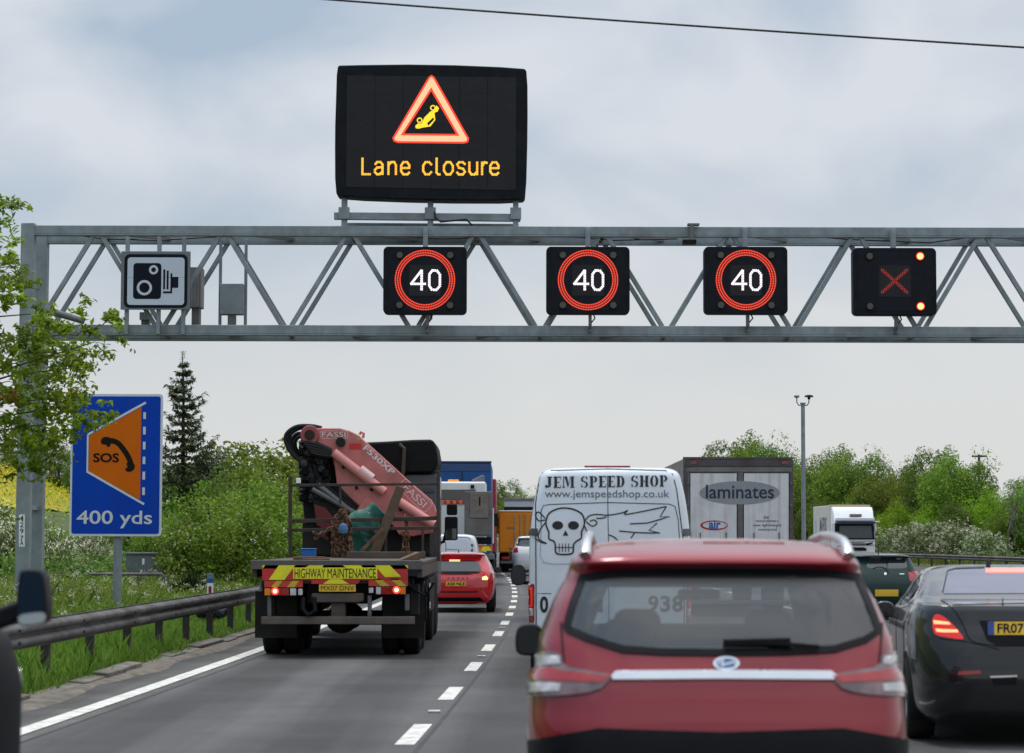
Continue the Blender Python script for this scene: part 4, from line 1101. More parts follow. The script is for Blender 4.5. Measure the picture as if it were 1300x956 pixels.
# stencil lettering
def cresc(cx, cy, rx, ry, th, a0, a1, n=14):
    o = [(cx + rx * math.cos(R(a0 + (a1 - a0) * k / n)), cy + ry * math.sin(R(a0 + (a1 - a0) * k / n))) for k in range(n + 1)]
    i_ = [(cx + (rx - th) * math.cos(R(a0 + (a1 - a0) * k / n)), cy + (ry - .9) * math.sin(R(a0 + (a1 - a0) * k / n))) for k in range(n + 1)]
    return o + i_[::-1]
def rc(x0, x1, y0, y1): return [(x0, y0), (x1, y0), (x1, y1), (x0, y1)]
SG = {'E': [rc(1.2, 4.8, 0, 14), rc(5.2, 9.8, 12.9, 14), rc(5.2, 9.8, 0, 1.1), rc(5.2, 7.6, 6.5, 7.6), [(8.6, 14), (9.8, 14), (9.8, 9.8)], [(8.6, 0), (9.8, 0), (9.8, 4.2)], rc(0.2, 1.2, 12.9, 14), rc(.2, 1.2, 0, 1.1)],
      'J': [rc(4.2, 7.8, 3.2, 14), rc(2.8, 4.2, 12.9, 14), rc(7.8, 9.2, 12.9, 14), [(7.8, 2.8), (4.2, 2.8), (3.4, .8), (5.8, 1.0)], circle(1.9, 1.9, 1.9, 14)],
      'M': [rc(1.2, 2.4, 0, 14), rc(.2, 1.2, 0, 1.1), rc(2.4, 3.6, 0, 1.1), [(2.8, 14), (6.2, 14), (8.4, 4.5), (7.2, .6)], [(8.0, .6), (9.0, 4.0), (11.2, 14), (10.4, 14)], rc(11.6, 15, 0, 14), rc(15, 16, 12.9, 14), rc(15, 16, 0, 1.1), rc(10.6, 11.6, 0, 1.1)],
      'S': [cresc(4.6, 10.1, 4.4, 3.9, 2.6, 80, 235), cresc(5.0, 3.9, 4.4, 3.9, 2.6, -100, 60), [(1.6, 8.4), (4.6, 8.4), (8.8, 5.4), (6.2, 5.6)], [(8.4, 14), (8.4, 9.6), (6, 13)], [(.8, 0), (.8, 4.4), (3, 1)]],
      'P': [rc(1.2, 4.8, 0, 14), rc(.2, 1.2, 12.9, 14), rc(.2, 1.2, 0, 1.1), rc(4.8, 5.9, 0, 1.1), cresc(5.4, 10.1, 4.9, 3.9, 3.0, -88, 88)],
      'D': [rc(1.2, 4.8, 0, 14), rc(.2, 1.2, 12.9, 14), rc(.2, 1.2, 0, 1.1), cresc(5.4, 7, 5.4, 7, 3.2, -88, 88)],
      'H': [rc(1.2, 4.8, 0, 14), rc(7.6, 11.2, 0, 14), rc(5.2, 7.2, 6.5, 7.6), rc(.2, 1.2, 12.9, 14), rc(.2, 1.2, 0, 1.1), rc(11.2, 12.2, 12.9, 14), rc(11.2, 12.2, 0, 1.1)],
      'O': [cresc(5.4, 7, 5.2, 7, 3.2, -84, 84), cresc(5.0, 7, 5.0, 7, 3.2, 96, 264)]}
SW = {'E': 10, 'J': 9.4, 'M': 16, 'S': 9.6, 'P': 10.6, 'D': 11, 'H': 12.4, 'O': 10.6, ' ': 5.2}
tot = sum(SW[c] + 1.6 for c in 'JEM SPEED SHOP')
kx = (849 - 692) / tot; X = 692.0
for ch in 'JEM SPEED SHOP':
    if ch != ' ':
        ps = []
        for pg in SG[ch]:
            ps.append(([(X + a * kx, 619.5 - (X - 692) * .012 - b_ * 1.02) for a, b_ in pg], [tuple(range(len(pg)))]))
        ps = [fill2d(p[0]) for p in ps]
        VB.panel('letter', line_k, None, off=.006, v2f=merge2d(*ps), skirt=.001)
    X += (SW[ch] + 1.6) * kx
VB.text('web_address', mat('vinyl_grey', (.10, .11, .13), .5), 'www.jemspeedshop.co.uk', (692, 849.5, 622, 634.5), off=.006, bold=-.004)
# winged skull line drawing
sk = [curve2d([(697, 676), (693, 664), (697, 652), (708, 646), (718, 645), (729, 647), (739, 653), (742, 664), (738, 676)], 5),
      curve2d([(697, 676), (697, 684), (703, 687), (705, 692), (706, 702), (716, 704), (727, 702), (728, 692), (732, 687), (738, 683), (738, 676)], 4)]
VB.lines('skull_outline', line_k, sk, 2.0, off=.006)
VB.lines('skull_teeth', line_k, [[(x, 690), (x, 701)] for x in (710, 714, 718, 722)] + [[(706, 695), (727, 695)]], 1.0, off=.006)
for cx_ in (708, 728): VB.panel('eye_socket', line_k, circle(cx_, 667, 7, 20, 5.4), off=.006, grid=3)
VB.panel('nose_mark', line_k, [(718, 673), (721.5, 680), (714.5, 680)], off=.006, grid=3)
wing = [curve2d([(742, 662), (748, 655), (758, 653), (772, 654), (790, 651), (797, 648), (793, 653), (812, 650), (846, 643)], 4), [(846, 643), (838, 656), (850, 656), (822, 664), (800, 665)], [(834, 664), (824, 673), (838, 677), (806, 676), (786, 674)],
        curve2d([(744, 662), (752, 668), (758, 664), (754, 660), (749, 662)], 4), curve2d([(757, 658), (764, 658), (770, 656)], 3), curve2d([(742, 668), (747, 680), (746, 690), (742, 696)], 4), [(806, 676), (801, 683)],
        curve2d([(773, 679), (780, 682), (786, 688)], 4), curve2d([(692, 658), (684, 650), (680, 654), (684, 661), (692, 660)], 4), curve2d([(692, 664), (685, 674), (684, 684), (694, 690), (686, 688), (679, 683)], 4)]
VB.lines('wing_outline', line_k, wing, 1.5, off=.006)
# lamps, hinges, handle, number
for mir in (False, True):
    o = VB.panel('tail_lamp', tail_red, rrect(667, 678.5, 741, 791, 2), off=.012, grid=4, mirror=mir)
    VB.panel('brake_lens', mat('lamp_red_bright', (.5, .015, .015), .15, coat=.8, emit=(1, .03, .02), es=.35), rect(669, 677, 746, 770), off=.015, grid=4, parent=o, mirror=mir)
    VB.panel('clear_lens', tail_clear, rect(668.5, 677.5, 772, 782), off=.015, grid=4, parent=o, mirror=mir)
    hy = [(671, 690), (681, 690), (681, 700), (671, 700)]
    for yy_ in (671, 812):
        VB.panel('door_hinge', rail_m if yy_ < 700 else grey_ln, rect(671.5, 682.5, yy_, yy_ + 9), off=.02, grid=4, mirror=mir)
VB.panel('high_brake_lamp', mat('lamp_maroon', (.22, .01, .015), .2, coat=.6), rrect(742, 800, 589.5, 593, 1), off=.02, grid=5)
VB.text('phone_digit', line_k, '0', (685.5, 696, 757, 778), off=.006, bold=.03)
for dg_, x0, x1 in (('1', 759, 765), ('9', 823, 836), ('3', 838.5, 851), ('8', 853.5, 867)):
    VB.text('phone_digit', line_k, dg_, (x0, x1, 756, 777), off=.006, bold=.03)
VB.lines('small_lettering', grey_ln, [[(683, 753.5), (700, 753.5)]], .9, off=.004)
VB.panel('bumper', mat('bumper_grey', (.05, .05, .055), .7), rect(666, 882, 838, 866), off=.05, grid=6)
VB.panel('number_plate', plate_y, rect(705, 760, 815, 827), off=.02, grid=5)
mirrors(vn, 1.33, 4.35, 1.08, .22, .30, black_pl)
for v_ in ('left', 'right'): VB.panel('side_window', dkglass, [(4.15, 1.35), (4.3, 1.95), (4.75, 1.9), (5.2, 1.4)], v_, .004, .08)
VB.panel('windscreen', dkglass, [(-.85, 1.5), (-.75, 2.15), (.75, 2.15), (.85, 1.5)], 'front', .005, .1)
arches(VB, (1.1, 4.95), .36)
for y in (1.1, 4.95):
    for sx in (-1, 1): wheel(vn, sx * .88, y, .36, .24, sx)

# ---------------------------------------------------------------- box lorry: laminates
tl = thing('box_lorry', 'grey box lorry reading laminates on its rear doors', 'lorry', (at(937.5, 690, 51).x, 51, 0), 0, 'lorries in the queue')
tz1 = at(937, 582, 51).z; hw = (at(1007, 600, 51).x - at(869, 600, 51).x) / 2
box_d = mat('box_frame_grey', (0.105, 0.095, 0.10), .6, .2, var=.2, vs=2, dirt=(.07, .06, .055), damt=.7)
side_g = mat('box_side_panel', (0.24, 0.225, 0.215), .6, var=.1, vs=1, dirt=(.13, .12, .11), damt=.7, streak=(.1, .09, .08), samt=.6, sscale=(5, 5, .35))
MB().box(-hw, hw, 0, 8.2, 1.0, tz1).build('box_body', side_g, tl, bevel=.02)
fr = MB().box(-hw - .01, hw + .01, -.03, .14, tz1 - .02, tz1 + .03).box(-hw - .012, -hw + .09, -.02, -.002, 1.0, tz1 - .021).box(hw - .09, hw + .012, -.02, -.002, 1.0, tz1 - .021).build('rear_frame', box_d, tl)
T = Face(tl, 50.998)
T.block('header', rect(871, 1005, 584, 592), 0, .03, box_d, .008)
T.block('header_strip', rect(871, 1005, 593.5, 599), 0, .02, mat('box_header_light', (.2, .19, .185), .6, dirt=(.1, .09, .08), damt=.8), .006)
door_g = mat('box_door_panel', (0.70, 0.70, 0.72), .5, var=.05, vs=1.5, dirt=(.42, .41, .39), dscale=1.6, damt=.5, streak=(.30, .28, .25), samt=.5, sscale=(9, 9, .35))
dl_ = T.block('rear_door', rect(875.5, 936, 600, 745), 0, .016, door_g, .004)
dr_ = T.block('rear_door', rect(943.5, 1002, 600, 745), 0, .016, door_g, .004)
T.block('centre_post', rect(937, 942.8, 600, 745), 0, .024, mat('post_brown_grey', (.15, .14, .13), .6, dirt=(.09, .08, .07), damt=.7), .006)
for q, d_ in ((dl_, 0), (dr_, 0)): pass
el = mat('ellipse_grey', (0.27, 0.29, 0.30), .5, var=.06)
navy = mat('lettering_navy', (0.02, 0.035, 0.07), .5, var=.08)
T.plate('logo_ellipse', circle(939, 625.5, 51, 48, 14.8), .026, el, .012)
T.text('lettering', 'laminates', (896, 982.5, 615.5, 633), .03, navy, .012)
ar = T.plate('logo_ring', circle(906.5, 667, 17.5, 40, 6.3), .02, mat('logo_red', (.42, .02, .03), .5), .012, holes=[circle(907.5, 666.7, 15.5, 40, 4.6)])
T.text('lettering', 'air', (899.8, 914.8, 660.5, 671.5), .023, mat('logo_blue', (.02, .12, .42), .5), .03, ar)
for k_, (st, x0, x1) in enumerate((('the', 969, 976), ('revolutionary', 959.5, 988.5), ('new lightweight', 956.5, 992), ('waterproof', 962, 986.5))):
    T.text('lettering', st, (x0, x1, 654 + k_ * 5.4, 658.6 + k_ * 5.4), .02, ink, .0)
for x in (889, 922, 957, 989): T.block('lock_rod', rect(x - .6, x + .6, 676, 745), .016, .045, steel_dk)
for x in (873.6, 1004): 
    for yh in (612, 640, 668, 700): T.block('door_hinge', rect(x - 1.6, x + 1.6, yh, yh + 3.4), .0, .05, steel_dk, .004)
T.stroke('door_seal', [[(876, 600), (876, 745)], [(935.6, 600), (935.6, 745)], [(944, 600), (944, 745)], [(1001.6, 600), (1001.6, 745)], [(876, 600.4), (935, 600.4)], [(944, 600.4), (1001, 600.4)]], .9, .018, black_pl)
for x0, x1 in ((877, 884), (992, 1000)): T.block('marker_lamp', rect(x0, x1, 586, 589), .03, .045, tail_red, .003)
T.block('rear_bumper', rect(873, 1003, 762, 768), -.1, .0, steel_dk, .02)
MB().box(-.5, .5, .1, 9.9, .65, .95).build('chassis', underside, tl)
MB().box(-hw + .05, hw - .05, 8.4, 10.1, .5, 2.75).build('cab', white_p, tl, bevel=.08)
for y in (1.9, 8.9):
    for sx in (-1, 1): wheel(tl, sx * .98, y, .48, .45, sx, dark=True)

# ---------------------------------------------------------------- hatchback family
def hatch(name, label, X, Y, rz, L_, H, hw, paint, group='cars queueing on the motorway', er=8, rake=1.0):
    r = thing(name, label, 'car', (X, Y, 0), rz, group)
    s = hw; h = H
    lv = [(.16 * h, .12, L_ - .15, .86 * s, er, 4), (.25 * h, .04, L_ - .03, .96 * s, er, 4), (.40 * h, 0, L_, .99 * s, er, 4), (.53 * h, .02, L_, s, er, 4), (.60 * h, .06, L_ * .985, .99 * s, er, 4), (.655 * h, .11, L_ * .9, .97 * s, er, 4), (.70 * h, .16 * rake, L_ * .77, .92 * s, er, 4),
          (.78 * h, .28 * rake, L_ * .70, .865 * s, er, 5), (.88 * h, .42 * rake, L_ * .62, .79 * s, er, 5), (.935 * h, .46 * rake, L_ * .58, .74 * s, er, 5), (.955 * h, .36 * rake, L_ * .57, .72 * s, er, 5), (.975 * h, .40 * rake, L_ * .55, .67 * s, 6, 5), (.99 * h, .62, L_ * .5, .56 * s, 5, 4), (1.0 * h, 1.0, L_ * .42, .3 * s, 4, 4)]
    B = body_mesh(r, 'body', paint, lv, 150, 5)
    for v_ in ('left', 'right'):
        B.panel('side_window', dkglass, [(.55, .70 * h), (.8, .86 * h), (1.1, .915 * h), (L_ * .5, .92 * h), (L_ * .57, .88 * h), (L_ * .68, .69 * h), (L_ * .45, .67 * h)], v_, .003, .07)
    B.panel('windscreen', dkglass, [(-.74 * s, .70 * h), (-.6 * s, .9 * h), (.6 * s, .9 * h), (.74 * s, .70 * h)], 'front', .004, .08)
    for y in (.78, L_ * .80):
        for sx in (-1, 1): wheel(r, sx * (s - .115), y, .315, .21, sx)
    arches(B, (.78, L_ * .80), .315)
    mirrors(r, s + .13, L_ * .62, .64 * h, .17, .13, black_pl)
    return r, B
red_br = mat('bright_red_paint', (0.52, 0.012, 0.018), 0.22, coat=1.0, var=0.05, vs=3)
fr_, FB = hatch('red_hatchback', 'bright red hatchback beside the crane lorry, behind the small pale van', at(581, 750, 53).x, 53, 0, 4.3, 1.42, .885, red_br)
def mir_px(c, p): return p + [(2 * c - a, b_) for a, b_ in reversed(p)]
def msym(c, right):   # full outline from its right half, listed top to bottom
    return right + [(2 * c - a, b_) for a, b_ in reversed(right)]
FB.panel('rear_window', dkglass, msym(581, [(600, 711.5), (606.5, 713.5), (610.5, 720), (611.5, 725), (606, 728), (592, 729.5)]), off=.004, grid=3)
for mir in (False, True):
    o = FB.panel('tail_lamp', tail_red, [(603, 734.5), (611, 732.5), (617.5, 730), (620.5, 734), (619.5, 737.5), (611, 737), (604, 736)], off=.008, grid=2, mirror=mir)
    FB.panel('lit_lens', emis('indicator_lit', (1, .62, .25), 1.6, (.5, .3, .1)) if not mir else tail_red, [(612, 733), (617, 731), (619.6, 734), (618.6, 736.5), (612, 736.3)], off=.011, grid=2, mirror=mir, parent=o)
FB.panel('high_brake_lamp', tail_hot, rect(570.5, 584, 711, 712.8), off=.014, grid=2)
o = FB.panel('number_plate', plate_y, rect(566, 591.5, 738.5, 744), off=.008, grid=3)
FB.text('plate_lettering', ink, 'A20 NLE', (567.3, 590.3, 739.4, 743.2), off=.011, bold=.03, parent=o)
FB.text('model_lettering', mat('dark_chrome', (.06, .05, .05), .3, .5), 'FOCUS', (568.5, 594.5, 733, 735), off=.008, bold=.04, space=2.6)
FB.panel('lower_bumper', black_pl, msym(581, [(610, 758.5), (617, 766), (616, 772.5)]), off=.008, grid=3)
FB.lines('tailgate_crease', mat('shut_line', (0.012, 0.004, 0.005), .7), [msym(581, [(613, 747), (606, 751)])[::-1][1:3] + [(560, 752), (604, 752), (612, 747)]], .8, off=.003)
MB().prism([(-.02, 1.40), (.02, 1.40), (0, 1.47)], lambda u, v, d: (u, .75 + d, v), 0, .12).build('roof_aerial', black_pl, fr_)

green_p = mat('dark_green_paint', (0.004, 0.026, 0.022), 0.4, spec=.2, coat=0.25, var=0.06, vs=3)
gr_, GB = hatch('green_car', 'dark green car with a yellow number plate between the red SUV and the black saloon', at(1125, 750, 49).x, 49, R(-1), 4.1, 1.43, .85, green_p)
GB.panel('rear_window', dkglass, msym(1126, [(1138, 703.5), (1146, 706), (1150.5, 713), (1152, 720), (1146, 722)]), off=.004, grid=3)
for q in (rect(1104, 1118, 706, 709), rect(1128, 1146, 715, 718.5)): GB.panel('painted_window_light', mat('painted_see_through_light', (.16, .19, .19), .3), q, off=.006, grid=2)  # pale patches painted on the glass as daylight seen through the car
GB.lines('window_bar', black_pl, [[(1126, 703), (1126, 722)]], .9, off=.007)
GB.lines('boot_handle', black_pl, [curve2d([(1108, 722), (1116, 720), (1124, 722), (1128, 728)], 4)], 1.0, off=.01)
GB.panel('badge', chrome, circle(1124, 728.5, 1.8, 12), off=.008, grid=2)
GB.lines('model_badge', chrome, [[(1142, 728.8), (1148, 728.8)]], 1.1, off=.007)
for mir in (False, True): GB.panel('tail_lamp', tail_red, [(1153, 727), (1162, 725), (1168, 727), (1168, 740), (1155, 738)], off=.008, grid=2, mirror=mir)
GB.panel('number_plate', plate_y, rect(1111, 1140.5, 748.5, 757), off=.008, grid=3)
MB().cyl((-.06, .75, 1.40), (-.06, .65, 1.52), .012, .006, 6).build('roof_aerial', black_pl, gr_)

wc, WB = hatch('white_car', 'white car partly hidden behind the white van mirror, in front of the orange lorry', at(676, 700, 104).x, 104, R(.5), 4.3, 1.84, .93, white_p)
WB.panel('rear_window', dkglass, msym(676, [(694, 684.5), (696, 688), (697, 693), (686, 694)]), off=.004, grid=2)
for mir in (False, True): WB.panel('tail_lamp', tail_red, [(652, 695), (657, 695), (658, 701), (652, 702)], off=.008, grid=2, mirror=mir)

# ---------------------------------------------------------------- small white van
sv = thing('small_van', 'pale small van showing above the bright red hatchback roof', 'van', (at(566, 700, 60).x, 60, 0), 0)
sl = [(.25, .03, 4.3, .82, 18, 5), (.4, 0, 4.4, .88, 20, 5), (.9, 0, 4.4, .90, 20, 5), (1.05, .01, 3.9, .895, 20, 5), (1.35, .03, 3.4, .86, 18, 5), (1.6, .06, 3.0, .81, 16, 5), (1.75, .09, 2.8, .76, 14, 5), (1.815, .14, 2.7, .69, 10, 5), (1.845, .35, 2.5, .5, 6, 5)]
SB = body_mesh(sv, 'body', van_w, sl, 130, 5)
SB.lines('door_seam', grey_ln, [[(566, 680), (566, 740)]], .8, off=.003)
SB.lines('side_lettering', mat('vinyl_grey', (.10, .11, .13), .5), [[(566, 697.5), (583, 698)], [(566, 701), (580, 701.5)]], .7, off=.004)
SB.lines('door_outline', grey_ln, [[(598, 740), (599.5, 695), (597, 684), (592, 682), (566, 681.5)]], .7, off=.003)
for yy_ in (691, 697.5): SB.panel('door_hinge', grey_ln, rect(598, 600.5, yy_, yy_ + 2.5), off=.015, grid=2)
for mir in (False, True): SB.panel('tail_lamp', tail_red, rect(602.5, 607, 712, 730), off=.01, grid=2, mirror=mir)
mirrors(sv, 1.05, 2.9, 1.0, .19, .22, black_pl)
for y in (.8, 3.6):
    for sx in (-1, 1): wheel(sv, sx * .77, y, .32, .21, sx)

# ---------------------------------------------------------------- works truck with the folded grey box
wt = thing('works_truck', 'white cabbed works truck with an amber beacon and a tall grey box at its rear', 'truck', (-1.85, 84, 0))
W = Face(wt, 86.0)
z = lambda py, Y=86.0: at(600, py, Y).z
xx = lambda px, Y=86.0: at(px, 650, Y).x + 1.85
MB().box(-1.2, xx(617), 2.0, 4.2, .6, z(611.5)).build('cab', white_p, wt, bevel=.09, seg=3)
MB().box(-1.0, 1.0, .2, 4.0, .55, .95).build('chassis', underside, wt)
MB().box(-1.22, 1.2, .1, 1.9, .95, 1.15).build('flat_bed', steel_dk, wt, bevel=.02)
W.block('rear_window', rect(545, 604, 621.5, 634.5), .0, .03, dkglass, .01)
W.block('warning_stripe', rect(552, 604, 635.2, 640), .0, .04, red_hi, .008)
for k in range(4): W.block('amber_strip', rect(559 + 8 * k, 563 + 8 * k, 635.6, 639.6), .041, .05, amber_lens)
b_o = W.block('beacon_bar', rect(563, 588, 610.2, 612.2), -.9, -.6, black_pl, .02)
W.block('beacon', rrect(568, 582, 608.4, 613.8, 1.2), -.95, -.55, emis('beacon_orange', (1, .3, .03), .5, (.7, .2, .02)), .03, parent=b_o)
W.block('air_deflector', [(598, 609), (612, 602.8), (614.5, 602.8), (614.5, 611.4), (600, 611.4)], -1.8, -.5, mat('deflector_grey', (.12, .13, .15), .5), .03)
W.block('cab_lamp', rect(597.5, 602, 615.5, 620), .0, .08, black_pl, .01)
Wb = Face(wt, 84.2)
crate_g = mat('crash_box_grey', (0.155, 0.145, 0.14), .7, var=.12, vs=1.5, dirt=(.10, .085, .07), dscale=1.0, damt=.8)
g_o = Wb.block('grey_box', rect(589.5, 624.5, 624, 681), -1.1, 0.0, crate_g, .03)
Wb.block('box_panel', rect(596.5, 620, 626.5, 657.5), 0.0, .03, mat('crash_box_panel', (.19, .165, .145), .7, dirt=(.12, .1, .085), damt=.8), .01, parent=g_o)
Wb.block('box_slot', rect(608, 610, 631, 642), .03, .034, black_pl, parent=g_o)
Wb.block('box_band', rect(591, 623.5, 659, 679), 0, .02, crate_g, .01, parent=g_o)
hz = Wb.block('hazard_board', rect(606, 624.5, 692, 699.5), -.06, 0, mat('hazard_orange', (.72, .16, .02), .45), .01)
Wb.plate('hazard_stripe', [(610, 699.2), (614, 692.3), (620, 692.3), (624, 699.2)], .004, yellow_hi, parent=hz)
Wb.plate('hazard_edge', rect(606.3, 624.2, 692.2, 693.6), .006, red_hi, parent=hz)
Wb.block('under_frame', rect(548, 624, 682, 691), -.4, -.1, black_pl, .02)
Wb.block('corner_post', rect(625.2, 627, 645, 690), -.2, -.1, white_p, .01)
Wb.block('mud_flap', rect(611, 627, 712, 738), -.5, -.42, black_pl, .01)
Wb.block('number_board', rect(607, 621, 701, 711), -.1, 0, mat('dark_blue_panel', (.03, .05, .09), .5), .01)
MB().prism(rrect(xx(604) - .0, xx(613), z(717), z(708), .1), lambda u, v, d: (u, .1 + d, v), 0, .3).build('lamp_unit', white_v, wt, bevel=.03)
for y in (1.0, 3.4):
    for sx in (-1, 1): wheel(wt, sx * 1.0, y, .5, .45, sx, dark=True)
mo = W.block('door_mirror', rrect(626, 631.5, 651, 668, 1), -1.9, -1.7, black_pl, .02)

# ---------------------------------------------------------------- lorries further on
def lorry(name, label, x0p, x1, Y, top, L_, body_m, cab_m_, z0=1.0, group='lorries in the queue', H=None):
    r = thing(name, label, 'lorry', ((x0p + x1) / 2, Y, 0), 0, group)
    hw = (x1 - x0p) / 2; z1 = at(640, top, Y).z
    b = MB().box(-hw, hw, 0, L_, z0, z1).build('box_body', body_m, r, bevel=.05)
    MB().box(-.5, .5, .2, L_ + 1.5, .6, z0 - .02).build('chassis', underside, r)
    MB().box(-hw + .06, hw - .06, L_ + .3, L_ + 2.2, .5, min(z1, 3.6)).build('cab', cab_m_, r, bevel=.1)
    MB().box(-hw + .1, hw - .1, -.02, .06, .45, .58).build('rear_bumper', steel_dk, r)
    for y in (1.4, 2.7, L_ + 1.2):
        for sx in (-1, 1): wheel(r, sx * (hw - .28), y, .5, .5, sx, dark=True)
    for sx in (-1, 1): MB().prism(rrect(sx * (hw - .35) - .18, sx * (hw - .35) + .18, .66, .8, .03), lambda u, v, d: (u, -.05 + d, v), 0, .05).build('tail_lamp', tail_red, r)
    return r, hw, z1
blue_c = mat('blue_curtain', (0.012, 0.085, 0.29), .45, var=.12, vs=1.2, dirt=(.01, .04, .12), dscale=.8, damt=.6)
xr = at(623.3, 640, 100).x
bl, hw, z1 = lorry('blue_lorry', 'tall blue box lorry rising above the white cabbed works truck', xr - 2.55, xr, 100, 587.5, 9, blue_c, white_p)
MB().box(-hw - .02, hw + .02, -.03, .2, z1 - .02, z1 + .07).build('top_rail', mat('navy_rail', (.012, .03, .09), .5), bl, bevel=.02)
MB().box(-hw + .06, hw - .06, -.025, -.003, z1 - .38, z1 - .06).build('upper_band', mat('blue_band', (.03, .07, .2), .4, dirt=(.05, .06, .12), damt=.5), bl, bevel=.008)
MB().box(-.03, .03, -.03, -.003, 1.05, z1 - .42).build('door_seam', mat('navy_rail', (.012, .03, .09), .5), bl)
red_c = mat('red_lorry_paint', (0.30, 0.014, 0.03), .4, coat=.3, var=.1, dirt=(.14, .02, .03), damt=.5)
xr = at(629.7, 640, 112.5).x
rl, hw, z1 = lorry('red_lorry', 'narrow strip of a dark red lorry between the blue lorry and the orange lorry', xr - 2.5, xr, 112.5, 608, 8, red_c, red_c)
MB().box(-hw + .04, -.02, -.03, -.003, 1.05, z1 - .1).box(.02, hw - .04, -.03, -.003, 1.05, z1 - .1).build('rear_doors', red_c, rl, bevel=.01)
MB().prism(rrect(hw + .04, hw + .3, 2.2, 2.9, .05), lambda u, v, d: (u, 8.6 + d, v), 0, .15).build('door_mirror', black_pl, rl, bevel=.03)
yel_c = mat('orange_yellow_paint', (0.66, 0.235, 0.006), .45, var=.06, vs=1, dirt=(.4, .16, .02), dscale=1.2, damt=.45)
xl = at(633, 680, 116).x
yl, hw, z1 = lorry('orange_lorry', 'orange yellow box lorry with double rear doors in the gap between the queues', xl, xl + 2.5, 116, 649.5, 7, yel_c, white_p)
MB().box(-hw - .01, hw + .01, -.04, 7, z1, z1 + .06).build('roof_cap', white_p, yl, bevel=.02)
MB().box(-hw + .06, -.03, -.03, -.003, 1.05, z1 - .08).build('rear_door', yel_c, yl, bevel=.012)
MB().box(.03, hw - .06, -.03, -.003, 1.05, z1 - .08).build('rear_door', yel_c, yl, bevel=.012)
for x in (-.42, -.14, .14, .42): MB().cyl((x, -.05, 1.05), (x, -.05, z1 - .15), .022, n=8).build('lock_rod', steel, yl)
MB().box(-hw + .4, -hw + .8, -.036, -.031, 2.2, 2.32).build('faded_sign', mat('faded_brown', (.3, .14, .03), .5), yl)
xl = at(640, 680, 128).x
tk, hw, z1 = lorry('silver_lorry', 'silver roofed lorry showing just above the orange lorry', xl, xl + 2.4, 128, 634, 7, mat('silver_body', (.36, .42, .47), .4, .4, var=.08), white_p)
MB().box(-hw - .02, hw + .02, -.04, .1, z1 - .1, z1 + .08).build('top_rail', steel_dk, tk, bevel=.02)
MB().box(-hw, hw, -.03, -.003, z1 - .62, z1 - .42).build('dark_band', black_pl, tk)

# ---------------------------------------------------------------- black saloon
blk = mat('black_metallic_paint', (0.006, 0.007, 0.009), 0.25, 0.1, coat=0.8, var=0.1, vs=3)
ms_ = thing('black_saloon', 'black saloon with lit red brake lamps, cut by the edge of the view', 'car', (4.33, 19, 0), R(-6.3), 'cars queueing on the motorway')
ml = [(.18, .2, 5.0, .84, 7, 4), (.30, .05, 5.15, .93, 7, 4), (.55, 0, 5.2, .95, 7, 4), (.78, .02, 5.2, .955, 7, 4), (.92, .05, 5.12, .955, 7, 4), (1.02, .08, 4.7, .945, 7, 4), (1.10, .10, 4.0, .925, 7, 4), (1.165, .12, 3.7, .90, 7, 4), (1.195, .17, 3.58, .88, 7, 4), (1.215, .45, 3.5, .86, 6, 4), (1.235, .72, 3.45, .835, 6, 5), (1.29, .95, 3.3, .805, 6, 5), (1.38, 1.35, 3.02, .75, 6, 5), (1.455, 1.78, 2.78, .68, 5, 5), (1.488, 2.02, 2.6, .60, 4, 4), (1.503, 2.15, 2.5, .48, 4, 4), (1.51, 2.25, 2.4, .28, 4, 4)]
MBd = body_mesh(ms_, 'body', blk, ml, 190, 7)
def mp(p): return [(1080 + x / 4.782, 680 + y / 4.782) for x, y in p]
rwin = mat('rear_glass_bluish', (.085, .092, .16), .08, var=.1, spec=.8)
MBd.panel('rear_window', rwin, [(1202, 724), (1213, 721.5), (1300, 719.5), (1385, 721.5), (1398, 726), (1410, 750), (1404, 754), (1300, 753.5), (1198, 754), (1194, 750)], off=.004, grid=4)
MBd.panel('high_brake_lamp', emis('brake_strip', (1, .22, .18), 1.9, (.4, .05, .05)), rect(1251.5, 1353, 722.6, 727.6), off=.012, grid=4)
tlp = mp([(498, 535), (502, 495), (525, 474), (560, 488), (610, 528), (655, 580), (690, 622), (672, 632), (600, 622), (520, 606), (503, 575)])
cpx = 1302
for mir in (False, True):
    o = MBd.panel('tail_lamp', mat('tail_lamp_glow', (.35, .012, .012), .2, coat=.7, emit=(1, .02, .015), es=.45), smooth_poly(tlp, 1), off=.008, grid=4, mirror=mir)
    for q in ([(506, 514), (600, 527), (606, 541), (510, 536)], [(520, 566), (560, 570), (648, 573), (654, 588), (560, 588), (524, 584)]):
        MBd.panel('lit_strip', tail_hot, mp(q), off=.012, grid=3, mirror=mir, parent=o)
    MBd.panel('bumper_reflector', tail_red, mp([(655, 824), (785, 818), (792, 838), (650, 846)]), off=.008, grid=4, mirror=mir)
    ex = MBd.panel('exhaust_trim', chrome, mp([(842, 852), (1010, 846), (1010, 858), (852, 864)]), off=.012, grid=4, mirror=mir)
    MBd.panel('exhaust_opening', black_pl, mp([(852, 866), (1010, 860), (1000, 905), (870, 905)]), off=.010, grid=4, mirror=mir)
MBd.panel('plate_recess', black_pl, [(1243, 788), (1361, 788), (1352, 812), (1338, 821), (1268, 821), (1253, 813)], off=.004, grid=4)
MBd.lines('window_seal', black_pl, [[(1197, 752), (1203, 725), (1214, 722), (1250, 721)]], 1.6, off=.007)
plt = MBd.panel('number_plate', plate_y, rect(1254, 1349, 789.5, 806.5), off=.014, grid=5)
MBd.panel('plate_band', mat('plate_blue', (.02, .06, .25), .4), rect(1254, 1262, 789.7, 806.3), off=.0165, grid=4, parent=plt)
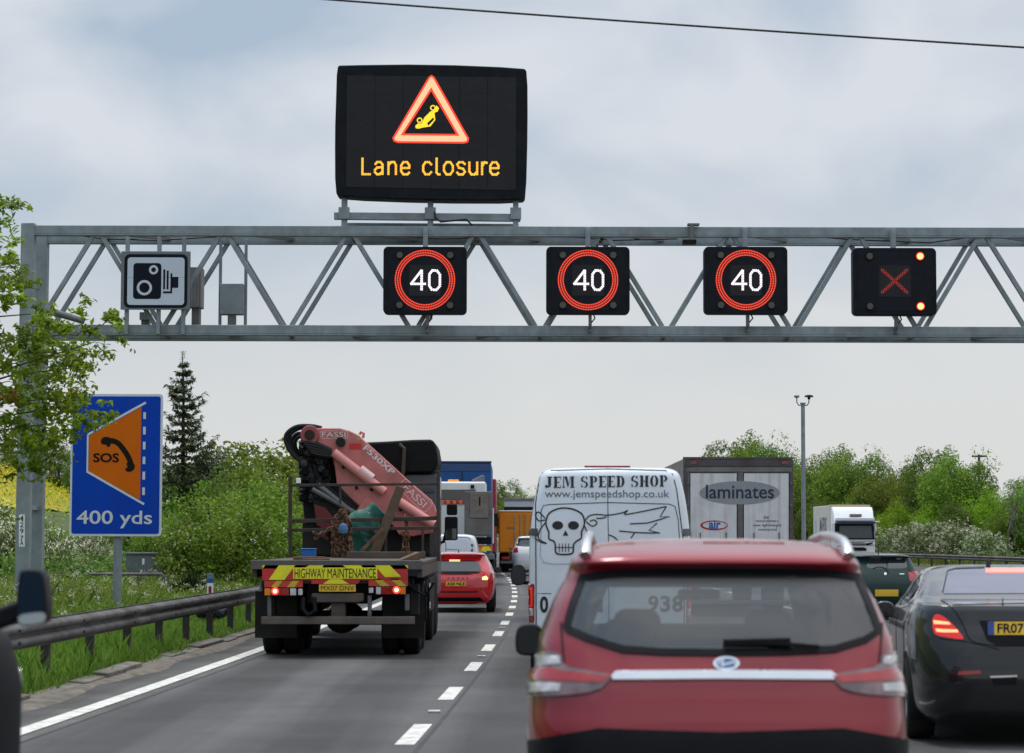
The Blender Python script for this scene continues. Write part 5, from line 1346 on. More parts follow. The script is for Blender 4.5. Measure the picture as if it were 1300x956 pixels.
MBd.text('plate_lettering', ink, 'FR07', (1266, 1299.5, 792, 804.3), off=.0165, bold=.02, parent=plt)
seam2 = mat('black_seam', (.003, .003, .003), .8, var=0)
for mir in (False, True):
    MBd.lines('boot_shut_line', seam2, [mp(curve2d([(548, 392), (590, 420), (640, 470), (690, 560), (715, 620), (760, 650), (900, 672)], 4))], 1.5, off=.003, mirror=mir)
    MBd.lines('bumper_shut_line', seam2, [mp([(500, 612), (560, 628), (690, 642), (900, 690)])], 1.2, off=.003, mirror=mir)
MBd.panel('boot_lip', mat('boot_lip_grey', (.10, .105, .115), .25, .4, coat=1.0), [(1210, 765), (1300, 763), (1395, 765), (1397, 767), (1300, 766), (1209, 768)], off=.006, grid=4)
MBd.lines('camera_mark', black_pl, [[(1273, 761), (1273, 768)]], 2.0, off=.012)
h, n_ = MBd.cast(-.12, 2.05, 'top')
MB().prism([(-.14, -.03), (.12, -.03), (.02, .06), (-.05, .085), (-.09, .05)], lambda u, v, d: (h.x + d, h.y + u, h.z + v), -.014, .014).build('roof_aerial', black_pl, ms_, bevel=.012)
for v_ in ('left', 'right'):
    sw = [(1.10, 1.20), (1.40, 1.33), (1.85, 1.425), (2.4, 1.44), (2.75, 1.40), (3.05, 1.30), (3.5, 1.14), (3.1, 1.10), (2.0, 1.12), (1.25, 1.16)]
    MBd.panel('side_window', mat('side_glass', (.05, .055, .06), .04, spec=1.0), sw, v_, .004, .05)
    MBd.lines('window_trim', mat('side_trim', (.5, .5, .52), .2, 1.0), [sw + [sw[0]]], .022, v_, .007)
    MBd.lines('door_pillar', black_pl, [[(2.32, 1.12), (2.22, 1.44)], [(1.6, 1.14), (1.55, 1.37)]], .07, v_, .008)
    MBd.lines('door_seam', seam2, [[(2.32, 1.05), (2.3, .8), (2.25, .35)], [(1.25, 1.0), (1.2, .8), (1.35, .35)]], .012, v_, .003)
mirrors(ms_, 1.10, 3.25, .98, .19, .16, blk)
arches(MBd, (.98, 4.1), .36)
for y in (.98, 4.1):
    for sx in (-1, 1): wheel(ms_, sx * .835, y, .36, .255, sx)

# ---------------------------------------------------------------- dark 4x4 in the next lane, cut by the edge of the view
su = thing('dark_suv', 'dark car whose door mirror and wing show beside the grass verge', 'car', (-3.08, 5.6, 0), R(-1.2), 'cars queueing on the motorway')
sl = [(.3, .05, 4.4, .85, 8, 6), (.5, 0, 4.55, .93, 8, 6), (.9, .02, 4.6, .94, 8, 6), (1.1, .04, 4.60, .94, 8, 6), (1.27, .08, 4.56, .935, 8, 5), (1.36, .1, 4.4, .91, 8, 5), (1.40, .13, 3.6, .86, 8, 5), (1.5, .2, 3.0, .80, 8, 5), (1.75, .3, 2.7, .72, 8, 5), (1.84, .5, 2.5, .6, 6, 5), (1.87, 1.0, 2.0, .35, 5, 4)]
UB = body_mesh(su, 'body', mat('dark_blue_paint', (.004, .005, .008), .5, .0, coat=.0, spec=.08, var=.08), sl, 150, 6)
for v_ in ('left', 'right'): UB.panel('side_window', dkglass, [(.5, 1.40), (.7, 1.68), (2.5, 1.72), (2.9, 1.5), (3.2, 1.38)], v_, .004, .08)
UB.panel('rear_window', dkglass, [(-.66, 1.35), (-.6, 1.7), (.6, 1.7), (.66, 1.35)], 'rear', .004, .08)
UB.panel('windscreen', dkglass, [(-.7, 1.42), (-.6, 1.74), (.6, 1.74), (.7, 1.42)], 'front', .004, .08)
for v_ in ('left', 'right'): UB.panel('headlamp', tail_clear, rrect(4.28, 4.42, 1.10, 1.18, .03), v_, .008, .04)
arches(UB, (.9, 3.75), .38)
for y in (.9, 3.75):
    for sx in (-1, 1): wheel(su, sx * .82, y, .38, .25, sx)
# tall door mirrors (the near one is the dark upright shape over the verge)
for sx in (1, -1):
    Ym = 8.7
    Mi = (Matrix.Translation(su.location) @ Matrix.Rotation(su.rotation_euler.z, 4, 'Z')).inverted()
    def loc(u, v, d, sx=sx):
        q = Mi @ (at(u, v, Ym) + Vector((0, -d, 0)))
        return (q.x if sx > 0 else -q.x, q.y, q.z)
    shell = [(a - 2, b_) for a, b_ in smooth_poly([(25, 727), (30, 722), (50, 722), (57, 728), (61, 755), (62, 780), (58, 793), (30, 797), (22, 790), (22, 755)], 2)]
    o = MB().prism(shell, loc, -.12, 0).build('door_mirror', black_pl, su, bevel=.015)
    MB().prism(inset(shell, 3), loc, .001, .006).build('mirror_glass', mat('mirror_blue', (.008, .022, .04), .25, spec=.15), o)
    MB().prism(smooth_poly([(24, 781), (40, 778), (58, 777), (58.5, 786), (55, 791), (30, 794), (24, 790)], 2), loc, .0065, .014).build('mirror_trim', mat('mirror_silver', (.6, .66, .68), .25, .6), o)
    MB().beam(loc(24, 775, -.06), loc(-15, 790, -.06), .09, .08).build('mirror_arm', black_pl, o, bevel=.02)

# ---------------------------------------------------------------- oncoming lorry
ol = thing('oncoming_lorry', 'white lorry facing the camera with a cream box on the far carriageway', 'lorry', (at(1085.5, 690, 137).x, 137, 0))
O = Face(ol, 137)
zz = lambda py: at(1085, py, 137).z
hw = (at(1111, 670, 137).x - at(1060, 670, 137).x) / 2
cream = mat('cream_box', (.56, .54, .50), .5, var=.05, dirt=(.38, .36, .32), damt=.4)
MB().box(-hw - .02, hw + .02, 1.9, 9.6, 1.1, zz(641.0)).build('box_body', cream, ol, bevel=.04)
MB().box(-hw - .03, hw + .03, 1.87, 2.0, zz(643), zz(640.3)).build('box_rim', mat('rim_tan', (.45, .36, .27), .6), ol, bevel=.02)
cbv = [(0.1, .55), (0.0, 1.2), (.02, zz(684)), (.22, zz(665)), (.35, zz(660)), (.7, zz(648)), (1.1, zz(643.5)), (1.8, zz(643.0)), (1.8, .55)]
MB().prism(cbv, lambda u, v, d: (d, u, v), -hw, hw).build('cab', white_p, ol, bevel=.06, seg=3)
O.block('windscreen_surround', [(1063, 663.5), (1109, 663.5), (1110.6, 685), (1061.6, 685)], -.16, .02, black_pl, .02)
O.block('windscreen', [(1066, 667.5), (1106, 667.5), (1107.5, 683.3), (1065, 683.3)], .0, .03, mat('screen_glass', (.07, .085, .09), .06), .01)
O.block('sun_visor', [(1062, 662), (1109.5, 662), (1109.5, 665.6), (1062, 665.6)], -.02, .22, mat('visor_navy', (.02, .03, .06), .3), .03)
O.block('corner_panel', rect(1060.3, 1062.6, 664, 684), -.5, -.05, black_pl, .02)
O.block('deflector_lip', [(1061, 657), (1110, 657), (1110.5, 661.5), (1060.5, 661.5)], -.36, .05, white_p, .05)
for x0, x1 in ((1062, 1070), (1103, 1110)): O.block('headlamp', rect(x0, x1, 700, 705), -.05, .03, tail_clear, .02)
O.stroke('panel_gap', [[(1061, 687), (1110.6, 687)], [(1062, 693.5), (1110, 692)]], .6, .012, black_pl)
O.block('roof_grille', rrect(1080, 1095, 652.5, 655.5, .8), -.6, -.28, mat('grille_grey', (.12, .125, .13), .5), .01)
for yg in (688.6, 690.6, 694.8): O.block('grille', rect(1074, 1098, yg, yg + 1.1), 0, .03, black_pl, .01)
O.block('grille_corner', [(1098, 690), (1108, 688.4), (1108, 690.2), (1100, 693)], 0, .03, black_pl, .01)
O.block('lower_grille', rect(1072, 1100, 696, 699), 0, .03, black_pl, .01)
for sx, a_, b_ in ((0, 1055, 1060), (1, 1111.5, 1116)):
    O.block('door_mirror', rect(a_ + 1, b_, 664, 676) if sx == 0 else rect(1110.5, 1113, 664, 674), -.2, -.05, white_p, .02)
O.block('mirror_bracket', rect(1111, 1116.5, 661.5, 663), -.1, .1, white_p, .02)
MB().box(-.9, .9, .3, 9.4, .5, 1.05).build('chassis', underside, ol)
for y in (1.3, 7.2, 8.4):
    for sx in (-1, 1): wheel(ol, sx * (hw - .25), y, .5, .45, sx, dark=True)
v2 = text2d('MAERSK', (2.4, 5.6, 1.75, 2.75), .02)
# read from the front of the lorry: first letter nearest the tail on this side
MB().add([(-hw - .026, 8.9 - a, b_ + .35) for a, b_ in v2[0]], v2[1]).build('lettering', mat('lettering_dark', (.07, .08, .10), .5), ol, smooth=False)
MB().add([(-hw - .026, 8.9, 1.6), (-hw - .026, 8.1, 1.6), (-hw - .026, 8.1, 2.9), (-hw - .026, 8.9, 2.9)], [(0, 1, 2, 3)]).build('logo_panel', mat('logo_pale_blue', (.25, .45, .58), .5), ol, smooth=False)

# ---------------------------------------------------------------- crane lorry
ct = thing('crane_lorry', 'flatbed lorry with a folded pink crane reading HIGHWAY MAINTENANCE', 'lorry', (at(427, 760, 33).x, 33, 0))
def cl(p): return (p[0] - ct.location.x, p[1] - 33, p[2])
T0 = Face(ct, 33.0)
def q8(p): return [(310 + x / 3.5135, 690 + y / 3.5135) for x, y in p]
def q7(p): return [(310 + x * .22308, 520 + y * .22308) for x, y in p]
deck_m = mat('rusty_deck', (0.075, 0.062, 0.055), .8, var=.3, vs=2.5, dirt=(.13, .085, .055), dscale=1.4, damt=.7, bump=.3, bs=20)
truck_k = mat('truck_grimy_black', (0.014, 0.0135, 0.014), .7, var=.3, vs=3, dirt=(.06, .048, .036), dscale=1.6, damt=.6, spec=.2)
rust = mat('rust', (0.15, 0.075, 0.045), .85, var=.35, vs=6, dirt=(.06, .035, .025), dscale=4, damt=.6)
zd = at(427, 712.5, 33).z
MB().box(-1.25, 1.25, .0, 7.0, zd - .06, zd).build('deck', deck_m, ct, bevel=.012)
MB().box(-1.25, 1.25, -.02, .1, zd - .12, zd + .015).build('deck_edge', mat('deck_edge_grey', (.10, .095, .09), .6, dirt=(.08, .06, .05), damt=.7), ct, bevel=.01)
for sx in (-1, 1): MB().box(sx * 1.21 - .04, sx * 1.21 + .04, .1, 7.0, zd - .24, zd - .063).build('side_rail', deck_m, ct, bevel=.01)
MB().box(-.45, .45, .25, 9.6, .78, zd - .07).build('chassis', truck_k, ct, bevel=.02)
T0.block('rear_beam', rect(334, 517, 715.2, 741), -.12, 0.0, truck_k, .01)
cbd = T0.block('chevron_board', rect(333, 518, 717.2, 736.6), .002, .02, red_hi, .003)
for p in ([(155, 97), (228, 97), (180, 162), (110, 162)], [(290, 97), (355, 97), (348, 108), (272, 108)], [(440, 97), (455, 97), (520, 97), (530, 108), (455, 108)], [(583, 97), (650, 97), (700, 148), (628, 150)], [(82, 97), (95, 97), (82, 112)], [(716, 97), (731, 97), (731, 112)]):
    T0.plate('yellow_stripe', q8(p), .024, yellow_hi, parent=cbd)
tb = T0.plate('text_board', q8([(219, 107), (594, 107), (594, 157), (219, 157)]), .028, yellow_hi, .02)
T0.text('lettering', 'HIGHWAY', (374.2, 413.2, 721.8, 733.8), .031, ink, 0.0, tb)
T0.text('lettering', 'MAINTENANCE', (416, 477.4, 721.6, 733.6), .031, ink, 0.0, tb)
cb2 = T0.block('lower_board', q8([(300, 153), (515, 153), (515, 172), (505, 180), (300, 180)]), .002, .018, red_hi, .002)
T0.plate('yellow_stripe', q8([(352, 180), (385, 158), (432, 158), (468, 180)]), .022, yellow_hi, parent=cb2)
for (x0, x1, y0, y1, ins) in ((90, 262, 166, 195, ([(120, 195), (145, 166), (172, 166), (150, 195)], [(190, 195), (215, 166), (245, 166), (225, 195)])), (555, 730, 157, 190, ([(575, 157), (610, 157), (650, 190), (610, 190)], [(650, 157), (690, 157), (724, 190), (690, 190)]))):
    o = T0.block('side_board', q8(rect(x0, x1, y0, y1)), .002, .016, mat('reflective_red_lower', (.55, .05, .03), .4, dirt=(.25, .06, .03), damt=.4), .002)
    for p in ins: T0.plate('yellow_stripe', q8(p), .02, mat('faded_yellow', (.55, .42, .03), .45, dirt=(.3, .2, .03), damt=.4), parent=o)
for (x0, x1, y0, y1, segs) in ((90, 236, 197, 234, ((92, 118, amber_lens), (119, 165, tail_red), (166, 200, tail_red), (206, 232, tail_clear))), (585, 722, 191, 229, ((589, 610, tail_clear), (612, 652, tail_red), (653, 696, tail_red), (697, 720, amber_lens)))):
    o = T0.block('tail_lamp', q8(rrect(x0, x1, y0, y1, 3)), -.06, .02, black_pl, .006)
    for a_, b_, m_ in segs: T0.block('lens', q8(rect(a_, b_, y0 + 3, y1 - 3)), .02, .035, m_, .004, parent=o)
    cx_ = 139 if x0 < 300 else 680
    T0.plate('lit_brake_lens', q8(circle(cx_, (y0 + y1) / 2 - 3, 17, 20)), .038, tail_lit, .03, parent=o)
    T0.plate('lit_brake_bulb', q8(circle(cx_, (y0 + y1) / 2 - 3, 9, 20)), .041, emis('bulb', (1, .55, .3), 4.0), .03, parent=o)
for p in (rect(241, 261, 202, 230), rect(556, 577, 197, 221)): T0.block('reverse_lamp', q8(p), -.04, .02, tail_clear, .008)
plo = T0.block('number_plate', q8(rect(334, 498, 183, 215)), .0, .02, plate_y, .003)
T0.text('lettering', 'MX07 DNV', (407.5, 449.5, 743.6, 749.6), .023, ink, 0.0, plo)
T0.block('winch_box', q8([(300, 222), (532, 222), (532, 258), (510, 264), (300, 264)]), -.3, .0, deck_m, .02)
T0.block('tow_plate', q8(rect(385, 450, 264, 330)), -.3, -.05, deck_m, .02)
T0.block('under_run_bar', q8(rect(75, 760, 326, 361)), -.12, .0, mat('bar_dirty_grey', (.12, .10, .085), .75, var=.15, dirt=(.07, .055, .045), damt=.7), .015)
for p in (rect(100, 118, 236, 326), rect(548, 566, 232, 326), rect(715, 735, 228, 300)): T0.block('hanger_bracket', q8(p), -.2, -.1, steel_dk, .01)
# hoses and a coil under the beam
MB().tube([T0.fn(*p) for p in [q8([(265, 240)])[0] + (.0,), q8([(262, 290)])[0] + (.02,), q8([(285, 318)])[0] + (.03,), q8([(318, 300)])[0] + (.02,), q8([(312, 240)])[0] + (0,)]], .035, 8).build('air_hose', black_pl, ct)
# mudguards, flaps and wheels
for sx in (-1, 1):
    for y in (1.35, 2.72):
        V = []; Fc = []
        for k in range(13):
            t = R(-5 + 190 * k / 12)
            for r_ in (.56, .585):
                for x in (sx * .66, sx * 1.24): V.append((x, y - .60 / .58 * r_ * math.cos(t) * 1.0, .52 + r_ * math.sin(t)))
        for k in range(12):
            a = k * 4
            Fc += [(a, a + 1, a + 5, a + 4), (a + 2, a + 6, a + 7, a + 3), (a, a + 4, a + 6, a + 2), (a + 1, a + 3, a + 7, a + 5)]
        Fc += [(0, 2, 3, 1), (48, 49, 51, 50)]
        MB().add(V, Fc).build('mudguard', black_pl, ct, bevel=.006)
    MB().box(sx * .95 - .31, sx * .95 + .31, .68, .70, .26, .95).build('mud_flap', truck_k, ct)
    MB().box(sx * 1.2 - .04, sx * 1.2 + .04, 3.5, 5.6, .55, 1.1).build('side_guard', truck_k, ct, bevel=.02)
    for zz_ in (.62, .92): MB().box(sx * 1.235 - .008, sx * 1.235 + .012, 3.32, 3.48, zz_, zz_ + .1).build('side_marker', white_v, ct)
for sx in (-1, 1):
    for y in (1.35, 2.72):
        for dx in (.0, .31): wheel(ct, sx * (1.05 - dx), y, .52, .27, sx, .58, True)
    for y in (6.1, 8.0): wheel(ct, sx * 1.06, y, .52, .30, sx, .58, True)
for y in (1.35, 2.72):
    MB().cyl((-.9, y, .52), (.9, y, .52), .09, n=14).build('axle', truck_k, ct)
    b = MB(); blob(b, (-.02, y, .52), .25, .22, .22); b.build('differential', truck_k, ct)
MB().box(-1.1, -.5, 3.6, 5.4, .55, 1.15).build('fuel_tank', truck_k, ct, bevel=.08)
MB().box(.5, 1.15, 3.6, 5.4, .5, 1.1).build('tool_locker', truck_k, ct, bevel=.03)
for sx, w0, w1 in ((-1, 336, 347), (1, 519, 531)): T0.block('side_bracket', rect(w0, w1, 742, 782), -.5, -.3, truck_k, .02)
# rack across the deck
K = Face(ct, 38.6)
rk_m = mat('rack_steel', (0.045, 0.038, 0.034), .7, .2, var=.25, dirt=(.12, .075, .05), dscale=2, damt=.7)
rack = K.block('rail_rack', rect(366, 370.5, 604, 712), -.08, 0, rk_m, .008)
for p in (rect(554, 558.5, 597, 712), rect(430.5, 433, 616, 640), rect(488, 491, 672, 706), rect(535, 538, 672, 706), rect(550, 553.5, 668, 706)): K.block('rack_post', p, -.07, -.0, rk_m, .006, parent=rack)
for p in ([(368, 614.5), (558, 612.5), (558, 616), (368, 618)], [(368, 671), (558, 668), (558, 672), (368, 675.5)], [(370, 659), (500, 657), (558, 655), (558, 660.5), (370, 664)]):
    K.block('rack_rail', p, -.06, .004 if p[0][1] != 659 else -.07, rk_m, .006, parent=rack)
K.block('load_indicator', rect(376, 381.5, 607, 613.5), -.05, .02, white_v, .006, parent=rack)
# cab
MB().box(-1.22, 1.22, 8.0, 9.9, .7, at(500, 601, 41).z).build('cab', mat('cab_slate', (.07, .08, .10), .4, coat=.3, var=.1, dirt=(.05, .045, .04), damt=.6), ct, bevel=.06)
CB = Face(ct, 41.0)
CB.block('cab_roof', smooth_poly([(392, 601), (398, 568), (412, 563), (470, 562), (544, 557.5), (553, 560.5), (557.5, 587), (552, 598), (546, 601.5)], 1), -1.9, .15, mat('roof_black', (.007, .008, .008), .6, var=.2, spec=.12), .05)
CB.block('cab_rear_window', rect(515, 552, 603, 625), -.05, .03, mat('cab_glass', (.06, .075, .09), .08), .01)
MB().tube([CB.fn(508, 616, .3), CB.fn(513, 600, .3), CB.fn(514, 570, .25), CB.fn(508, 565, .2)], .035, 8).build('exhaust_stack', rk_m, ct)
CM = Face(ct, 42.6)
mm = CM.block('door_mirror', rrect(567, 580.5, 640, 654, 2.5), -.1, 0, black_pl, .02)
m2 = CM.block('door_mirror', rrect(564.5, 581, 656, 686, 2.5), -.12, 0, black_pl, .02)
CM.block('mirror_glass', rrect(566, 579.5, 671, 684.5, 1.5), .0, .008, dkglass, parent=m2)
MB().tube([CM.fn(556, 690, -.05), CM.fn(563, 688, -.05), CM.fn(566, 676, -.08)], .03, 8).build('mirror_arm', black_pl, ct)
# crane
pink = mat('crane_pink_red', (0.56, 0.165, 0.155), .42, coat=.25, var=.08, vs=1.8, dirt=(.26, .09, .08), dscale=1.8, damt=.6, streak=(.10, .045, .04), samt=.5, sscale=(3, 3, 3))
pink_l = mat('crane_ram_pink', (0.66, 0.25, 0.23), .4, coat=.3, var=.05)
G = Face(ct, 40.0)
boom = [(345, 118), (372, 106), (430, 104), (545, 105), (600, 120), (645, 142), (690, 182), (800, 280), (940, 408), (1062, 512), (1085, 550), (1096, 602), (1080, 640), (840, 612), (815, 640), (740, 560), (700, 590), (620, 520), (525, 424), (515, 330), (500, 268), (430, 205), (352, 190), (338, 150)]
bo = G.block('crane_boom', q7(boom), -.42, 0.0, pink, .025)
G.block('boom_section', q7([(835, 600), (1075, 630), (1080, 700), (960, 722), (880, 712), (830, 640)]), -.36, -.06, pink, .02, parent=bo)
G.block('boom_plate', q7([(640, 575), (690, 500), (735, 525), (690, 600)]), -.02, .06, pink, .012, parent=bo)
MB().cyl(G.fn(*q7([(512, 245)])[0], .10), G.fn(*q7([(800, 470)])[0], .10), .085, n=16).build('boom_ram', pink_l, ct)
MB().cyl(G.fn(*q7([(860, 510)])[0], .10), G.fn(*q7([(1080, 655)])[0], .10), .085, n=16).build('boom_ram', pink_l, ct)
MB().cyl(G.fn(*q7([(660, 340)])[0], .10), G.fn(*q7([(730, 395)])[0], .10), .0875, n=16).build('ram_band', mat('ram_band_white', (.72, .5, .48), .4), ct)
MB().cyl(G.fn(*q7([(375, 145)])[0], -.5), G.fn(*q7([(375, 145)])[0], .08), .17, n=24).build('pivot_pin', mat('pivot_dark_pink', (.33, .08, .08), .5), ct, bevel=.02)
MB().cyl(G.fn(*q7([(375, 145)])[0], .08), G.fn(*q7([(375, 145)])[0], .11), .09, n=20).build('pivot_cap', truck_k, ct)
MB().cyl(G.fn(*q7([(550, 186)])[0], 0), G.fn(*q7([(550, 186)])[0], .1), .085, n=20).build('boom_pin', truck_k, ct)
for x, y in ((565, 328), (640, 445), (725, 455), (890, 570), (655, 335)): MB().cyl(G.fn(*q7([(x, y)])[0], 0), G.fn(*q7([(x, y)])[0], .04), .03, n=12).build('grease_nipple', truck_k, ct)
G.plate('red_plate', q7(rect(598, 668, 192, 226)), .006, mat('plate_red', (.55, .03, .03), .4), 0)
G.plate('warning_mark', q7([(640, 150), (655, 148), (672, 172), (645, 178)]), .006, mat('mark_ochre', (.5, .28, .08), .5), 0)
MB().tube([G.fn(*q7([(652, 140)])[0], -.2), G.fn(*q7([(660, 125)])[0], -.2), G.fn(*q7([(676, 132)])[0], -.2), G.fn(*q7([(672, 160)])[0], -.2)], .025, 8).build('lifting_eye', pink, ct)
white_l = mat('crane_white_lettering', (.70, .60, .58), .5, var=.05)
def rot_text(st, bx, ang, c, bold, name='lettering', d=.008, parent=None):
    v, f = text2d(st, bx, bold)
    a = R(ang); co, si = math.cos(a), math.sin(a)
    return flat(name, ([q7([(c[0] + x * co + y * si, c[1] + x * si - y * co)])[0] for x, y in v], f), G.fn, d, white_l, parent or bo)
def ring(pts, wdt, d=.008): return flat('lettering_frame', stroke2d(q7(pts), wdt, True), G.fn, d, white_l, bo)
rot_text('FASSI', (-67, 67, -14, 14), 0, (510, 142), .0)
ring(rrect(432, 590, 122, 164, 12), .55)
rot_text('F530XP', (-112, 112, -17, 17), 42, (768, 287), .03)
rot_text('FASSI', (-80, 80, -21, 21), 44, (972, 490), .0)
a44 = R(44)
ring([(972 + x * math.cos(a44) - y * math.sin(a44), 490 + x * math.sin(a44) + y * math.cos(a44)) for x, y in rrect(-108, 108, -34, 34, 16)], .55)
# crane column, folded arm and hoses
G2 = Face(ct, 40.35)
G2.block('crane_column', q7([(330, 190), (470, 200), (520, 260), (525, 400), (490, 460), (470, 620), (345, 640), (330, 480), (310, 330)]), -.5, .1, truck_k, .04)
G2.block('folded_arm', q7([(385, 430), (470, 420), (720, 610), (720, 690), (520, 640), (400, 560)]), -.3, .3, truck_k, .03)
G2.block('crane_base', q7([(330, 640), (700, 640), (1060, 690), (1060, 830), (330, 830)]), -.7, .0, truck_k, .03)
G2.block('arm_detail', q7([(405, 540), (470, 560), (520, 620), (500, 700), (420, 660)]), -.2, .34, mat('dark_red_paint', (.15, .02, .022), .5, dirt=(.05, .02, .02), damt=.6), .02)
for k, (a_, b_) in enumerate((((398, 455), (640, 590)), ((430, 430), (690, 640)))):
    MB().cyl(G2.fn(*q7([a_])[0], .36), G2.fn(*q7([b_])[0], .36), .05, n=12).build('arm_ram', steel_dk, ct)
hose_m = mat('hydraulic_hose', (.009, .009, .011), .45, var=.2, spec=.25)
loops = [[(440, 104), (380, 92), (300, 95), (245, 130), (233, 175), (262, 240), (325, 300)], [(430, 112), (370, 100), (305, 106), (258, 140), (250, 190), (280, 250), (328, 292)], [(345, 140), (300, 132), (268, 160), (262, 200), (290, 262), (330, 300)], [(340, 160), (305, 150), (280, 175), (285, 220), (320, 270)]]
for i, lp in enumerate(loops):
    MB().tube([Vector(G.fn(*q7([p])[0], -.05 - .1 * i)) for p in curve2d(lp, 5)], .035, 8).build('hydraulic_hose', hose_m, ct)
rh = random.Random(11)
for i in range(16):
    x0 = 330 + i * 11; pts = [(x0, 180 + rh.uniform(-20, 30))]
    for k in range(1, 6): pts.append((pts[-1][0] + rh.uniform(-14, 14), 180 + k * 68 + rh.uniform(-20, 20)))
    MB().tube([Vector(G2.fn(*q7([p])[0], .16 + rh.uniform(0, .14))) for p in curve2d(pts, 4)], rh.choice([.035, .045, .06]), 8).build('hydraulic_hose', hose_m, ct)
for i in range(5):
    pts = [(340 + 12 * i, 190 + 14 * i), (430, 205 + 14 * i), (505, 240 + 8 * i)]
    MB().tube([Vector(G2.fn(*q7([p])[0], .4)) for p in curve2d(pts, 4)], .045, 8).build('hydraulic_hose', hose_m, ct)
b = MB(); blob(b, Vector(G2.fn(*q7([(350, 310)])[0], .32)), .07, .06, .08); blob(b, Vector(G2.fn(*q7([(380, 250)])[0], .32)), .09, .06, .07)
b.build('valve_block', rk_m, ct)

# things carried on the deck
def links(name, paths, label, cat, Y, r=.035, m=rust, jit=1.0, seed=1):
    """a heap of chain: links one after another along the paths, every second one turned"""
    rr_ = random.Random(seed); b = MB()
    base = at(*paths[0][-1], Y)
    root_p = Vector((base.x, Y, zd))
    for path in paths:
        P = [at(a + rr_.uniform(-jit, jit), b_, Y - rr_.uniform(0, .1)) for a, b_ in resample_open(path, 4.2)]
        for i in range(len(P) - 1):
            a, c = P[i] - root_p, P[i + 1] - root_p
            d = (c - a).normalized(); s_ = d.orthogonal().normalized()
            if i % 2: s_ = d.cross(s_)
            L_ = (c - a).length
            pts = []
            for k in range(9):
                t = 2 * math.pi * k / 8
                pts.append((a + c) / 2 + d * (L_ * .75 * math.cos(t)) + s_ * (r * math.sin(t)))
            b.tube(pts, .014, 5, False)
    o = b.build(name, m, None); o.location = root_p
    return tag(o, label, cat)
ch = []
rc_ = random.Random(4)
for i in range(8):
    x = 424 + i * 2.8
    ch.append([(434 + rc_.uniform(-3, 3), 647 + rc_.uniform(0, 6)), (x + rc_.uniform(-2, 2), 662), (x + rc_.uniform(-1, 1), 685), (x + rc_.uniform(-1, 3), 708)])
ch += [[(445, 700), (455, 706), (465, 709)], [(404, 679), (412, 676), (422, 670)], [(430, 708), (450, 709.5), (462, 708)]]
links('lifting_chain', ch, 'rusty bundle of lifting chains hanging from the lorry rack', 'chain', 38.35)
p = at(434, 671, 38.2)
b = MB().tube([(0, 0, -.08), (0, 0, .06)], .05, 8)
b.lathe([(-.09, .0), (-.08, .07), (.0, .085), (.07, .06), (.09, 0)], 'z', (0.03, -.06, 0), 12)
o = b.build('chain_hook', mat('hook_blue', (.06, .14, .26), .5, var=.2), None); o.location = p; tag(o, 'blue painted hook among the rusty chains', 'hook')
# green sack
V = []; Fc = []
pth = curve2d([(450, 705), (455, 685), (462, 668), (472, 656), (482, 646)], 6)
P = [at(a, b_, 38.95) for a, b_ in pth]
rad = [.16 + .17 * math.sin(min(1, i / (len(P) - 1) * 1.15 + .12) * math.pi) ** .7 for i in range(len(P))]
b = MB(); o_ = Vector((P[0].x, 38.95, zd)); rr_ = random.Random(2)
n = 20
prev = None
for i, q in enumerate(P):
    d = (P[min(i + 1, len(P) - 1)] - P[max(i - 1, 0)]).normalized(); a = d.cross(Vector((0, 1, 0))).normalized(); c = d.cross(a)
    for k in range(n):
        t = 2 * math.pi * k / n; rr2 = rad[i] * (1 + .13 * math.sin(5 * t + i * .7) + rr_.uniform(-.07, .07))
        V.append(q - o_ + a * rr2 * math.cos(t) + c * rr2 * .7 * math.sin(t))
for i in range(len(P) - 1):
    for k in range(n): Fc.append((i * n + k, i * n + (k + 1) % n, (i + 1) * n + (k + 1) % n, (i + 1) * n + k))
Fc += [tuple(range(n)), tuple((len(P) - 1) * n + k for k in reversed(range(n)))]
gs = b.add(V, Fc).build('green_sack', mat('sack_green', (.018, .115, .085), .6, var=.25, vs=5, bump=.3, bs=8), None); gs.location = o_
tag(gs, 'dark green tarpaulin sack leaning behind the lorry rack', 'sack')
# blue tub
p = at(391, 704, 36.0)
tb_ = MB()
fnb = lambda u, v, d: (u, d, v)
hwid = (at(400, 700, 36).x - at(382, 700, 36).x) / 2
tb_.box(-hwid, hwid, 0, .22, 0, .15).box(-hwid - .012, hwid + .012, -.012, .232, .151, .17)
o = tb_.build('blue_tub', mat('tub_blue', (.012, .11, .33), .45, var=.1), None, bevel=.01); o.location = (p.x, 36.0, zd + .002); tag(o, 'small blue plastic tub standing on the lorry deck', 'tub')
